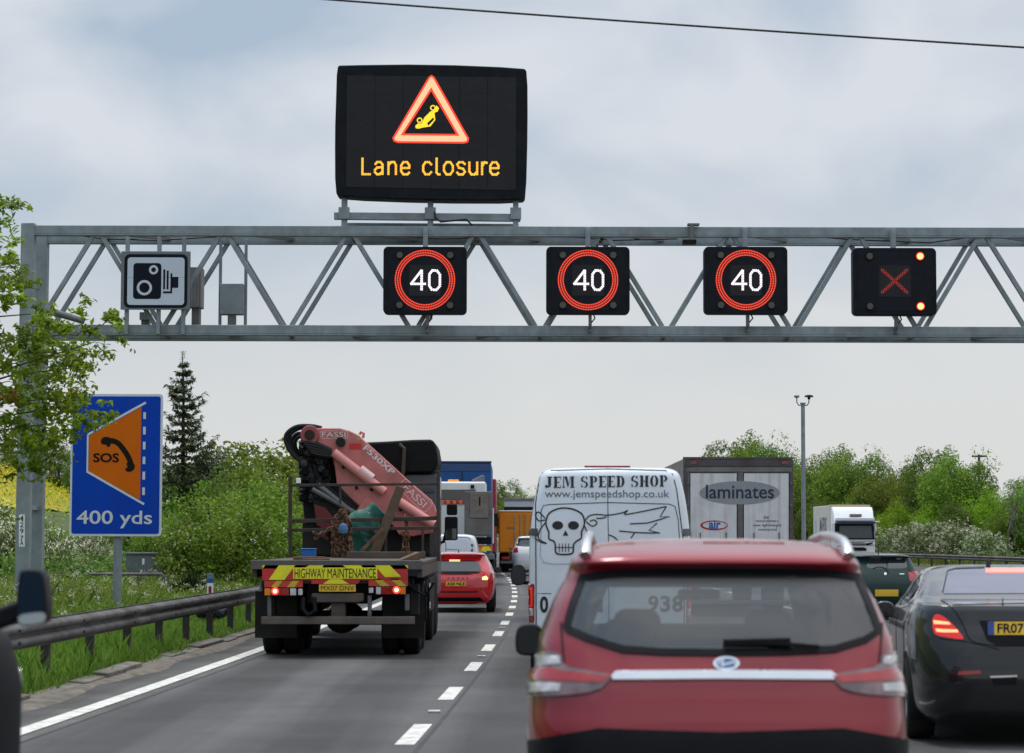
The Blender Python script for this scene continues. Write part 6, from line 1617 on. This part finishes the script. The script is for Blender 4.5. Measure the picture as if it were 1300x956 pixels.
# timbers
wood = mat('old_timber', (.13, .085, .055), .85, var=.3, vs=3, dirt=(.06, .045, .035), damt=.7)
a_, c_ = at(509, 618, 38.45), at(474, 706, 38.45)
o = MB().beam((0, 0, 0), c_ - a_, .16, .05, (0, 1, 0)).build('timber_prop', wood, None, bevel=.01); o.location = a_; tag(o, 'brown timber plank leaning across the lorry rack', 'plank')
a_, c_ = at(486, 672, 38.3), at(455, 704, 38.3)
o = MB().beam((0, 0, 0), c_ - a_, .06, .04, (0, 1, 0)).build('timber_prop', rust, None, bevel=.008); o.location = a_; tag(o, 'thin rusty bar leaning beside the green sack', 'bar')
for (x0, x1, Y, h_, lab, m_) in ((372, 412, 34.6, .05, 'weathered board lying near the blue tub on the deck', wood), (440, 540, 37.4, .11, 'long dark timber lying across the deck under the crane', deck_m), (384, 418, 33.6, .035, 'thin reddish strip lying on the rear edge of the deck', rust)):
    a_, c_ = at(x0, 708, Y), at(x1, 708, Y)
    o = MB().box(0, c_.x - a_.x, 0, .16, 0, h_).build('deck_timber', m_, None, bevel=.008); o.location = (a_.x, Y, zd + .002); o.rotation_euler.z = R(2); tag(o, lab, 'timber')
links('tie_down_chain', [[(515, 655), (517, 664), (514, 675)], [(512, 676), (514, 690), (510, 704)], [(519, 676), (517, 690), (520, 704)], [(506, 704), (514, 700), (524, 705)]], 'small rusty tie down chain on the deck below the crane boom', 'chain', 38.8, .03, seed=9)
b = MB(); p = at(404, 664, 39.0)
links('loose_chain', [[(398, 676), (406, 680), (414, 676)], [(400, 684), (408, 678), (416, 684)]], 'loose brown chain draped on the rack rail near the white block', 'chain', 38.5, .03, seed=12)

# more of the load: rope, strap, wedges and sacks, each lying on the deck
p = at(525, 709, 34.6); b = MB()
b.prism([(0, 0), (.34, 0), (.34, .13)], lambda u, v, d: (u, d, v), 0, .16)
o = b.build('wooden_wedge', wood, None, bevel=.008); o.location = (p.x - .2, 34.6, zd + .002); o.rotation_euler.z = .5; tag(o, 'wooden wedge lying near the far corner of the lorry deck', 'wedge')
for x0, x1 in ((437, 441), (470, 474)):   # worn webbing straps over the folded arm, ratchets hanging
    G.block('strap', q7([((x0 - 310) / .22308, 560), ((x1 - 310) / .22308, 560), ((x1 - 304) / .22308, 720), ((x0 - 304) / .22308, 720)]), .1, .115, mat('strap_orange_brown', (.20, .085, .03), .8, var=.3), .003)
for x in (-.9, -.3, .35, .95): MB().box(x - .16, x + .16, .35, .6, zd - .36, zd - .245).build('under_locker', truck_k, ct, bevel=.02)
for i in range(6):
    x = -1.0 + i * .4
    MB().tube([(x, .12, zd - .28), (x + .1, .3, zd - .42), (x + .3, .2, zd - .5), (x + .42, .1, zd - .3)], .018, 6).build('air_hose', black_pl, ct)

# ================================================================== vegetation
RNG = np.random.default_rng(12)
def quads(name, m, cen, nrm, size, aspect=0.55, parent=None, roll=True):
    """many small diamond leaves in one mesh"""
    n = len(cen)
    nrm = nrm / np.linalg.norm(nrm, axis=1, keepdims=True)
    t = RNG.normal(size=(n, 3)); a = np.cross(nrm, t); a /= np.linalg.norm(a, axis=1, keepdims=True) + 1e-9; b = np.cross(nrm, a)
    s = (size if np.ndim(size) else np.full(n, size))[:, None] / 2
    fold = nrm * s * 0.25
    co = np.stack([cen - a * s, cen + b * s * aspect + fold, cen + a * s, cen - b * s * aspect + fold], 1).reshape(-1, 3)
    return raw(name, m, co, 4, parent)
def raw(name, m, co, k, parent=None):
    n = len(co) // k
    me = bpy.data.meshes.new(name)
    me.vertices.add(n * k); me.vertices.foreach_set('co', co.astype(np.float32).ravel())
    me.loops.add(n * k); me.loops.foreach_set('vertex_index', np.arange(n * k, dtype=np.int32))
    me.polygons.add(n); me.polygons.foreach_set('loop_start', np.arange(0, n * k, k, dtype=np.int32)); me.polygons.foreach_set('loop_total', np.full(n, k, dtype=np.int32))
    me.update(); me.validate()
    return link(name, me, m, parent)
lf_a = leaf_mat('leaf_fresh', (.070, .140, .014), (.155, .255, .026), (.27, .36, .05), .45)
lf_b = leaf_mat('leaf_mid', (.046, .098, .016), (.108, .190, .028), (.20, .28, .05), .43)
lf_c = leaf_mat('leaf_grey_green', (.058, .092, .030), (.12, .175, .048), (.20, .26, .085), .40)
lf_y = leaf_mat('leaf_bright', (.10, .18, .009), (.21, .33, .016), (.33, .45, .035), .50)
lf_br = leaf_mat('leaf_reddish', (.18, .11, .012), (.34, .19, .015), (.46, .27, .03), .45)
ndl = leaf_mat('needles', (.05, .08, .042), (.10, .14, .065), (.16, .20, .085), .18)
blo = leaf_mat('blossom_white', (.60, .58, .42), (.78, .76, .60), (.86, .85, .74), .35)
grs = leaf_mat('grass_blades', (.085, .18, .017), (.16, .285, .034), (.27, .37, .075), .42)
grs2 = leaf_mat('tall_grass', (.09, .155, .02), (.17, .25, .038), (.34, .34, .12), .42)
yfl = leaf_mat('rape_flower', (.40, .33, .012), (.56, .46, .02), (.64, .55, .06), .3)

def cloud(Wd, Ht, K, per, clump, z0=0.0, lower=1.0, seed=0, top=0.22):
    """points of an uneven crown: clumps of leaves spread through an egg-shaped volume"""
    r = np.random.default_rng(seed)
    d = r.normal(size=(K, 3)); d /= np.linalg.norm(d, axis=1, keepdims=True)
    rad = r.random(K) ** (1 / 2.9)
    bump = 1 + top * np.sin(3 * np.arctan2(d[:, 1], d[:, 0]) + seed) * (0.5 + 0.5 * d[:, 2]) + r.normal(size=K) * 0.06
    c = d * (rad * bump)[:, None] * np.array([Wd / 2, Wd / 2, Ht / 2])
    c[:, 2] += z0 + Ht / 2
    if lower < 1: c[:, :2] *= (lower + (1 - lower) * np.clip((c[:, 2] - z0) / (Ht * .5), 0, 1))[:, None]
    n = K * per
    ci = np.repeat(np.arange(K), per)
    cs = clump * (0.6 + 0.8 * r.random(K))
    g_ = r.normal(size=(n, 3)); ln_ = np.linalg.norm(g_, axis=1, keepdims=True); g_ *= np.minimum(1, 1.75 / ln_)
    p = c[ci] + g_ * cs[ci][:, None] * np.array([1, 1, .72])
    nr = r.normal(size=(n, 3)) * .8 + np.array([0, 0, .7]) + (p - c[ci]) / (cs[ci][:, None] + 1e-6) * .35
    return p, nr, c
def limbs(b, base, pts, r0, seed, count=9):
    r = random.Random(seed)
    idx = r.sample(range(len(pts)), min(count, len(pts)))
    for i in idx:
        e = Vector(pts[i]); s = Vector(base) * 1.0; s.z += r.uniform(.0, .35) * e.z
        mid = s.lerp(e, .5) + Vector((r.uniform(-.2, .2), r.uniform(-.2, .2), r.uniform(.0, .3)))
        b.tube([s, s.lerp(mid, .5), mid, e], [r0 * .55, r0 * .42, r0 * .3, r0 * .08], 6)
def plant(kind, name, label, cat, Wd, Ht, K, per, clump, leaf, size, z0=.0, lower=1.0, seed=0, blossom=0, group=None, blossom_per=5):
    root = thing(name, label, cat, (0, 0, 0), 0, group)
    p, nr, c = cloud(Wd, Ht - z0, K, per, clump, z0, lower, seed)
    keep = p[:, 2] > 0.02
    root['true_height'] = float(np.percentile(p[:, 2], 99.6))
    quads('crown', leaf, p[keep], nr[keep], size * RNG.uniform(.7, 1.3, keep.sum()), parent=root)
    b = MB(); r0 = .03 * Ht + .03
    b.tube([(0, 0, -.3), (.04, .02, Ht * .2), (0, .03, Ht * .45), (.05, 0, Ht * .75)], [r0, r0 * .8, r0 * .55, r0 * .15], 8)
    limbs(b, (0, 0, Ht * .12), c, r0, seed, 12)
    b.build('trunk', bark, root)
    if blossom:
        r = np.random.default_rng(seed + 77)
        top = c[(np.linalg.norm((c - [0, 0, z0 + (Ht - z0) / 2]) / [Wd / 2, Wd / 2, (Ht - z0) / 2], axis=1) > .62)]
        cc = top[r.integers(0, len(top), blossom)] + r.normal(size=(blossom, 3)) * clump * .95
        q = np.repeat(cc, blossom_per, 0) + r.normal(size=(blossom * blossom_per, 3)) * .055
        quads('blossom', blo, q, r.normal(size=q.shape) + [0, 0, .8], .085 * r.uniform(.7, 1.4, len(q)), 0.9, parent=root)
    return root
def kids(o): return [c for c in bpy.data.objects if c.parent == o]
def put(src, px, Y, top, base_h, used, label=None, wide=1.0, rz=None, xoff=0):
    """move the first plant of a kind, copy it afterwards; scaled so that its top reaches the height seen"""
    o = src if not used.get(src.name) else copy_tree(src)
    used[src.name] = True
    x = at(px, 600, Y).x; g = height(x - line(Y), Y)
    sc_ = max(.3, (at(px, top, Y).z - g) / src['true_height'])
    o.location = (x, Y, g - .03); o.scale = (sc_ * wide, sc_ * wide, sc_); o.rotation_euler.z = rz if rz is not None else (px * 1.7 + Y) % 6.28
    if label: o['label'] = label
    return o
used = {}
GL_ = 'bushes on the bank beyond the verge'
bush_a = plant('a', 'bush', 'fresh green bush on the bank left of the crane lorry', 'bush', 5.2, 4.2, 150, 62, .34, lf_a, .19, seed=3, group=GL_)
bush_b = plant('b', 'bush', 'mid green bush on the bank left of the crane lorry', 'bush', 4.8, 4.4, 150, 84, .32, lf_b, .14, seed=8, group=GL_)
bush_c = plant('c', 'bush', 'fresh green bush on the bank left of the crane lorry', 'bush', 5.6, 4.0, 150, 60, .36, lf_a, .19, seed=15, group=GL_, blossom=60)
haw = plant('h', 'hawthorn_bush', 'hawthorn bush with white blossom on the bank near the gantry post', 'bush', 3.8, 3.0, 110, 60, .28, lf_c, .12, seed=21, blossom=560, group='hawthorn bushes in blossom')
hawp = plant('h', 'hawthorn_bush', 'hawthorn bush with creamy white blossom below the trees across the carriageways', 'bush', 4.2, 3.0, 110, 50, .3, lf_c, .14, seed=22, blossom=460, group='hawthorn bushes in blossom')
LA = 'fresh green bush on the bank left of the crane lorry'; LB = 'mid green bush on the bank left of the crane lorry'
for (src, px, Y, top, wd) in ((bush_c, 286, 66, 634, 1.0), (bush_a, 322, 68, 618, .95), (bush_b, 246, 67, 652, .95), (bush_a, 358, 71, 606, 1.0), (bush_b, 392, 76, 612, 1.0), (bush_c, 216, 71, 655, .9),
                          (bush_b, 272, 82, 573, .95), (bush_a, 306, 85, 571, .95), (bush_c, 344, 86, 566, .95), (bush_a, 376, 90, 572, 1.0), (bush_b, 240, 84, 592, .95), (bush_a, 205, 86, 600, .9), (bush_b, 420, 97, 585, 1.0), (bush_a, 455, 104, 592, 1.0), (bush_c, 490, 112, 596, 1.0), (bush_b, 520, 122, 600, 1.0),
                          (bush_c, 172, 88, 600, .8), (bush_b, 142, 92, 612, .6), (bush_a, 330, 78, 590, .8), (bush_c, 255, 76, 615, .8), (bush_b, 295, 75, 605, .8)):
    put(src, px, Y, top, {'bush': 4.2}.get('bush'), used, LA if src in (bush_a, bush_c) else LB, wd * 1.0)
for (px, Y, top, wd) in ((6, 66, 640, .8), (74, 64, 668, .8), (42, 70, 676, .8), (98, 70, 672, .8), (-24, 66, 640, .9), (122, 72, 676, .8)):
    put(haw, px, Y, top, 3.0, used, 'hawthorn bush with white blossom on the bank near the gantry post', wd)
tree_a = plant('t', 'tree', 'leafy green tree in the row across the carriageways', 'tree', 7.6, 9.6, 320, 52, .50, lf_a, .25, .6, .85, seed=31, group='trees in the row across the carriageways')
tree_b = plant('t', 'tree', 'mid green leafy tree in the row across the carriageways', 'tree', 7.0, 10.0, 320, 52, .48, lf_b, .25, .8, .8, seed=37, group='trees in the row across the carriageways')
tree_c = plant('t', 'tree', 'pale green leafy tree in the row across the carriageways', 'tree', 8.2, 9.0, 300, 52, .52, lf_y, .24, .3, .9, seed=41, group='trees in the row across the carriageways')
def ysolve(px, d):
    Y = 50.0
    while Y < 700:
        if at(px, 600, Y).x - line(Y) >= d: return Y
        Y += 1.0
    return 600.0
TL = {tree_a: 'leafy green tree in the row across the carriageways', tree_b: 'mid green leafy tree in the row across the carriageways', tree_c: 'pale green leafy tree in the row across the carriageways'}
TH = {tree_a: 9.6, tree_b: 10.0, tree_c: 9.0}
for (src, px, d, top, wd) in ((tree_b, 935, 38, 562, 1.0), (tree_a, 962, 37, 553, .9), (tree_b, 984, 37, 566, .9), (tree_a, 908, 40, 572, .9), (tree_b, 1012, 37, 590, .9), (tree_a, 1034, 38, 583, 1.0), (tree_b, 1056, 37, 574, .9), (tree_a, 1079, 36, 570, 1.0), (tree_b, 1100, 37, 580, .9), (tree_a, 1122, 35, 596, 1.0), (tree_c, 1098, 33.5, 630, 1.0),
                          (tree_b, 1144, 37, 596, 1.0), (tree_a, 1168, 36, 584, .9), (tree_b, 1192, 36, 574, .95), (tree_a, 1214, 36, 572, 1.0), (tree_b, 1234, 37, 590, .9), (tree_c, 1256, 36, 622, 1.0), (tree_c, 1140, 33.5, 636, 1.0), (tree_c, 1180, 33.5, 640, .9), (tree_a, 1052, 33.5, 634, 1.0), (tree_b, 1215, 33.5, 640, 1.0),
                          (tree_b, 1298, 36, 610, .9), (tree_a, 1325, 36, 595, 1.0), (tree_a, 1280, 34.5, 640, 1.0), (tree_b, 1025, 33.5, 640, .9)):
    put(src, px, ysolve(px, d), top, TH[src], used, TL[src], wd * .95)
for (src, px, d, top) in ((tree_b, 638, 36, 612), (tree_a, 655, 37, 628), (tree_b, 618, 38, 620), (tree_a, 690, 37, 620), (tree_b, 740, 37, 618), (tree_a, 800, 37, 612), (tree_b, 850, 37, 606)):
    o = put(src, px, ysolve(px, d), top, TH[src], used, 'distant tree far down the motorway beyond the lorries', 1.0)
    o['group'] = 'distant trees beyond the lorries'
for (px, top, d, wd) in ((1146, 668, 31.5, 1.0), (1172, 672, 31.0, 1.0), (1196, 661, 31.8, 1.1), (1222, 668, 31.2, 1.0), (1246, 674, 31.4, .8)):
    put(hawp, px, ysolve(px, d), top, 3.0, used, 'hawthorn bush with creamy white blossom below the trees across the carriageways', wd * 1.25)
for (src, px, Y, top) in ((bush_b, 74, 190, 566), (bush_b, 10, 195, 562), (bush_b, 42, 192, 574), (bush_b, 100, 188, 570), (bush_b, -18, 190, 560)):
    o = put(src, px, Y, top, 4.2, used, 'dark bush standing at the edge of the yellow field', .7); o['group'] = 'bushes by the yellow field'
# dark broom bush by the marker post
db = thing('broom_bush', 'small dark spiky bush behind the marker post', 'bush', (at(243, 730, 58).x, 58, height(at(243, 730, 58).x - line(58), 58)))
r = np.random.default_rng(5); n = 2600
th = r.uniform(0, 6.28, n); el_ = r.uniform(.3, 1.0, n); Ln = r.uniform(.3, .85, n)
base = np.stack([np.cos(th) * (1 - el_) * .7, np.sin(th) * (1 - el_) * .5, np.zeros(n)], 1); dirv = np.stack([np.cos(th) * (1.1 - el_), np.sin(th) * (1.1 - el_), el_], 1)
tip = base + dirv * Ln[:, None]; sd_ = r.normal(size=(n, 3)) * .012
raw('crown', leaf_mat('broom_dark', (.010, .022, .008), (.022, .04, .014), (.05, .075, .03), .1), np.stack([base - sd_, base + sd_, tip], 1).reshape(-1, 3), 3, db)
MB().cyl((0, 0, -.1), (0, 0, .4), .04, .02, 6).build('trunk', bark, db)

# conifer
cY = 78.0
p = at(231, 600, cY); cg = height(p.x - line(cY), cY)
cf = thing('spruce_tree', 'tall dark spruce with a thin pointed top rising behind the bushes', 'tree', (p.x, cY, cg))
cH = at(229, 446, cY).z - cg
b = MB().tube([(0, 0, -.2), (.03, 0, cH * .5), (.02, 0, cH * .85), (-.05, 0, cH)], [.13, .08, .035, .012], 8)
r = np.random.default_rng(9); cen = []; nor = []; siz = []
nw = 23
for k in range(nw):
    t = k / (nw - 1); z = cH * (.16 + .78 * t)
    Lb = (1.85 * (1 - t) ** .75 + .14) * r.uniform(.85, 1.12)
    for j in range(r.integers(7, 11)):
        a = r.uniform(0, 6.28); Lj = Lb * r.uniform(.5, 1.3); pts = []
        for s_ in np.linspace(0, 1, 7):
            rr_ = Lj * s_; zz_ = z - .20 * Lj * math.sin(s_ * 2.2) + .42 * Lj * s_ ** 2.2
            pts.append((rr_ * math.cos(a), rr_ * math.sin(a), zz_))
        b.tube(pts, [.016, .015, .013, .011, .009, .006, .003], 4)
        m_ = int(46 * Lj + 8)
        s_ = r.random(m_) ** .75
        q = np.array([np.interp(s_, np.linspace(0, 1, 7), [p_[i] for p_ in pts]) for i in range(3)]).T
        side = np.array([-math.sin(a), math.cos(a), 0]); w_ = (.20 * Lj * (1 - s_) + .05) * r.normal(size=m_)
        q = q + side[None] * w_[:, None] + r.normal(size=(m_, 3)) * .02; q[:, 2] -= np.abs(w_) * .2 + .02
        cen.append(q); nor.append(r.normal(size=(m_, 3)) * .6 + [0, 0, 1]); siz.append(r.uniform(.16, .32, m_))
m_ = 160; zt = cH * (.86 + .14 * r.random(m_)); q = np.stack([r.normal(size=m_) * .05, r.normal(size=m_) * .05, zt], 1); cen.append(q); nor.append(r.normal(size=(m_, 3))); siz.append(np.full(m_, .08))
b.build('trunk', mat('spruce_bark', (.05, .04, .032), .9, var=.3), cf)
quads('crown', ndl, np.concatenate(cen), np.concatenate(nor), np.concatenate(siz), .24, parent=cf)

# overhanging tree close to the gantry post: limbs reach in from outside the view
oY = 36.0
ot = thing('roadside_tree', 'tree whose leafy branches hang over the gantry post and blue sign', 'tree', (at(-95, 700, oY).x, oY, height(at(-95, 700, oY).x - line(oY), oY)))
ol_ = Vector(ot.location)
tz = at(-95, 240, oY).z
tb = MB().tube([(0, 0, -.3), (.1, 0, 2), (-.05, .05, 4.5), (.05, 0, tz - ol_.z)], [.2, .16, .12, .05], 12)
clus = [(8, 264, .26, 0), (-12, 300, .5, 0), (14, 338, .42, 1), (24, 362, .36, 1), (4, 376, .4, 1), (48, 398, .22, 1), (30, 424, .42, 1), (58, 418, .40, 1), (88, 424, .36, 0), (116, 412, .30, 0), (140, 402, .16, 0), (120, 434, .30, 0), (94, 448, .34, 0), (66, 448, .42, 0), (34, 456, .46, 0), (8, 442, .5, 0), (-20, 420, .6, 0), (10, 484, .46, 0), (48, 482, .4, 0),
        (78, 474, .32, 0), (104, 466, .24, 0), (30, 508, .34, 1), (60, 514, .36, 1), (86, 516, .34, 1), (108, 522, .30, 1), (128, 528, .20, 1), (76, 536, .34, 1), (48, 540, .40, 1), (18, 540, .46, 1), (-10, 520, .6, 0), (98, 544, .24, 1), (62, 562, .34, 1), (30, 572, .42, 0), (4, 574, .46, 0), (44, 592, .22, 1), (84, 504, .2, 2), (6, 502, .22, 2), (-30, 470, .7, 0), (-50, 380, .8, 0), (-60, 330, .8, 0), (-60, 560, .8, 0), (-90, 300, 1.0, 0), (-110, 400, 1.1, 0), (-120, 500, 1.0, 0), (-140, 340, 1.1, 0)]
acc = {0: [[], [], []], 1: [[], [], []], 2: [[], [], []]}
r = np.random.default_rng(44); rp = random.Random(6)
kb = 0
for (px, py, rad, kd) in clus:
    Yc = oY + rp.uniform(-1.3, 1.3); c = np.array(at(px, py, Yc) - ol_)
    # a branch from the trunk through the cluster
    h0 = max(1.2, min(tz - ol_.z - .2, c[2] - .25 * c[0] - .1)); e = Vector(c)
    s0 = Vector((0, 0, h0)); md = s0.lerp(e, .55) + Vector((0, 0, rp.uniform(-.05, .2)))
    kb += 1
    if kb % 3 == 0: tb.tube([s0, s0.lerp(md, .5) + Vector((0, rp.uniform(-.1, .1), .05)), md, e, e + Vector((rad * .7, rp.uniform(-.1, .1), -rad * .15))], [.034, .024, .014, .007, .003], 6)
    else: tb.tube([e - Vector((rad * .8, 0, rp.uniform(-.1, .2))), e, e + Vector((rad * .6, rp.uniform(-.1, .1), -rad * .15))], [.010, .006, .002], 5)
    ntw = int(4 + rad * 15)
    for t in range(ntw):   # twigs with paired leaflets
        st = c + r.normal(size=3) * rad * .42; d = r.normal(size=3) * [1, 1, .55] + [.5, 0, -.12]; d /= np.linalg.norm(d)
        Lt = rad * r.uniform(.45, .9) + .08; m_ = int(8 + Lt * 30)
        s_ = r.random(m_)
        q = st + d * (s_ * Lt)[:, None] + r.normal(size=(m_, 3)) * .035
        q[:, 2] -= (s_ ** 2) * Lt * .18
        kk = kd if r.random() < .66 else (1 if kd == 0 else 0)
        acc[kk][0].append(q); acc[kk][1].append(r.normal(size=(m_, 3)) * .7 + [0, 0, .8]); acc[kk][2].append(r.uniform(.085, .17, m_))
tb.build('trunk', bark, ot)
for kk, m_ in ((0, lf_a), (1, lf_y), (2, lf_br)):
    quads('crown', m_, np.concatenate(acc[kk][0]), np.concatenate(acc[kk][1]), np.concatenate(acc[kk][2]), .42, parent=ot)

# bare tree and telegraph pole beyond the far carriageway
def bare(root, h, seed):
    r = random.Random(seed); b = MB()
    def grow(p, d, L_, rad, dep):
        e = p + d * L_
        mid = p.lerp(e, .5) + Vector((r.uniform(-.06, .06), r.uniform(-.06, .06), 0)) * L_
        b.tube([p, mid, e], [rad, rad * .8, rad * .55], 5)
        if dep == 0: return
        for k in range(3 if dep > 1 else 4):
            v = (d + Vector((r.uniform(-.8, .8), r.uniform(-.8, .8), r.uniform(-.15, .5)))).normalized()
            grow(e if k else mid, v, L_ * r.uniform(.5, .72), rad * .55, dep - 1)
    grow(Vector((0, 0, -.2)), Vector((0, 0, 1)), h * .36, .12, 4)
    return b.build('trunk', mat('dead_wood', (.12, .105, .09), .9, var=.2), root)
Yb = ysolve(1279, 33.0); p = at(1279, 600, Yb)
bt = thing('bare_tree', 'leafless grey tree standing above the hawthorn at the edge of the view', 'tree', (p.x, Yb, height(33, Yb)))
bare(bt, at(1279, 594, Yb).z - height(33, Yb), 17)
Yp = 185.0; p = at(1243, 577, Yp)
tp = thing('telegraph_pole', 'thin wooden telegraph pole with a cross arm behind the trees', 'pole', (p.x, Yp, .5))
MB().tube([(-.25, 0, -.5), (0, 0, p.z - .5)], [.14, .10], 10).build('pole', mat('pole_wood', (.07, .055, .045), .9), tp)
MB().box(-.62, .62, -.12, -.02, p.z - .72, p.z - .58).build('cross_arm', mat('pole_wood', (.07, .055, .045), .9), tp)
for x in (-.55, -.3, .3, .55): MB().cyl((x, -.07, p.z - .58), (x, -.07, p.z - .42), .035, n=8).build('insulator', white_v, tp)

# grass of the verge
def blades(name, m, n, dr, yr, hgt, wdt, seed, lean=.35, pw=1.0, label=None, cat='grass'):
    r = np.random.default_rng(seed)
    Y = yr[0] + (yr[1] - yr[0]) * r.random(n) ** pw; d = dr[0] + (dr[1] - dr[0]) * r.random(n)
    k = np.sin(Y * 1.7 + d * 2.1) * np.sin(Y * .6 - d * 1.3)
    keep = r.random(n) < .55 + .45 * k + .3
    Y, d = Y[keep], d[keep]; n = len(Y)
    X = np.array([line(y) for y in Y]) + d; Z = np.array([height(a, y) for a, y in zip(d, Y)])
    base = np.stack([X, Y, Z], 1)
    h = hgt * r.uniform(.5, 1.25, n) * (1 + .3 * np.sin(Y * 2.3 + d * 3))
    a = r.uniform(0, 6.28, n); side = np.stack([np.cos(a), np.sin(a), np.zeros(n)], 1) * (wdt * r.uniform(.6, 1.3, n))[:, None]
    h = np.where((Y > 35) & (Y < 45.5) & (d > -6.8), h * .35, h)   # trodden round the bag
    ln = r.normal(size=(n, 3)) * lean * h[:, None]; ln[:, 2] = 0
    mid = base + ln * .35; mid[:, 2] += h * .6
    tip = base + ln; tip[:, 2] += h
    co = np.stack([base - side, base + side, mid + side * .7, tip, mid - side * .7], 1).reshape(-1, 3)
    o = raw(name, m, co, 5)
    return tag(o, label, cat, kind='stuff')
blades('grass', grs, 62000, (-8.5, -4.62), (16, 62), .24, .010, 1, pw=.9, label='fresh green grass of the verge under the crash barrier')
blades('grass', grs, 9000, (-4.9, -4.5), (14, 70), .13, .011, 2, label='short grass fringe along the broken road edge')
blades('tall_grass', grs2, 60000, (-18, -7.2), (26, 95), .34, .014, 3, pw=.8, label='tall rough grass of the bank behind the crash barrier')
blades('tall_grass', grs2, 20000, (-40, -16), (60, 120), .5, .03, 6, label='rough grass higher up the bank')
blades('tall_grass', grs2, 26000, (28.6, 40), (90, 230), .5, .03, 4, label='rough grass below the hawthorn across the carriageways')
def weeds(name, m, n, dr, yr, hr, size, seed, label, cat, per=14, spread=.16, asp=.55):
    r = np.random.default_rng(seed)
    Y = r.uniform(*yr, n); d = r.uniform(*dr, n); z = r.uniform(*hr, n)
    c = np.stack([np.array([line(y) for y in Y]) + d, Y, np.array([height(a, y) for a, y in zip(d, Y)]) + z], 1)
    q = np.repeat(c, per, 0) + r.normal(size=(n * per, 3)) * spread * np.array([1, 1, .75])
    o = quads(name, m, q, r.normal(size=q.shape) * .8 + [0, 0, .8], size * r.uniform(.6, 1.4, len(q)), asp)
    return tag(o, label, cat, kind='stuff')
weeds('leafy_weeds', lf_a, 1900, (-17, -7.4), (28, 80), (.02, .26), .085, 11, 'low leafy weeds covering the bank behind the barrier', 'weeds', 22)
weeds('leafy_weeds', lf_b, 900, (-17, -11.5), (60, 84), (.1, .8), .12, 12, 'taller dark weeds at the foot of the bushes', 'weeds', 24, .2)
weeds('wild_flowers', blo, 420, (-16, -6.4), (28, 80), (.25, .55), .035, 13, 'scattered white cow parsley flowers on the bank', 'wild flowers', 12, .045, .9)
weeds('leafy_weeds', lf_c, 700, (28.8, 40), (90, 220), (.1, .8), .16, 14, 'grey green weeds along the far verge', 'weeds', 20, .3)
# yellow field on the hillside
fd = sheet('field', [-75 + 2.5 * i for i in range(20)], [70 + 6 * i for i in range(40)], lambda d, Y: height(d, Y) + .12, mat('rape_field', (.30, .25, .02), .9, var=.35, vs=.35, dirt=(.09, .15, .02), dscale=.12, damt=.8, bump=.6, bs=3))
weeds('field_flowers', yfl, 9000, (-62, -27), (105, 250), (.12, .35), .13, 15, 'yellow flowering crop on the hillside field', 'crop', 7, .4, .9)
weeds('field_leaves', lf_y, 2600, (-62, -22), (105, 250), (.1, .3), .16, 16, 'green leaves showing through the yellow crop', 'crop', 8, .5, .8)
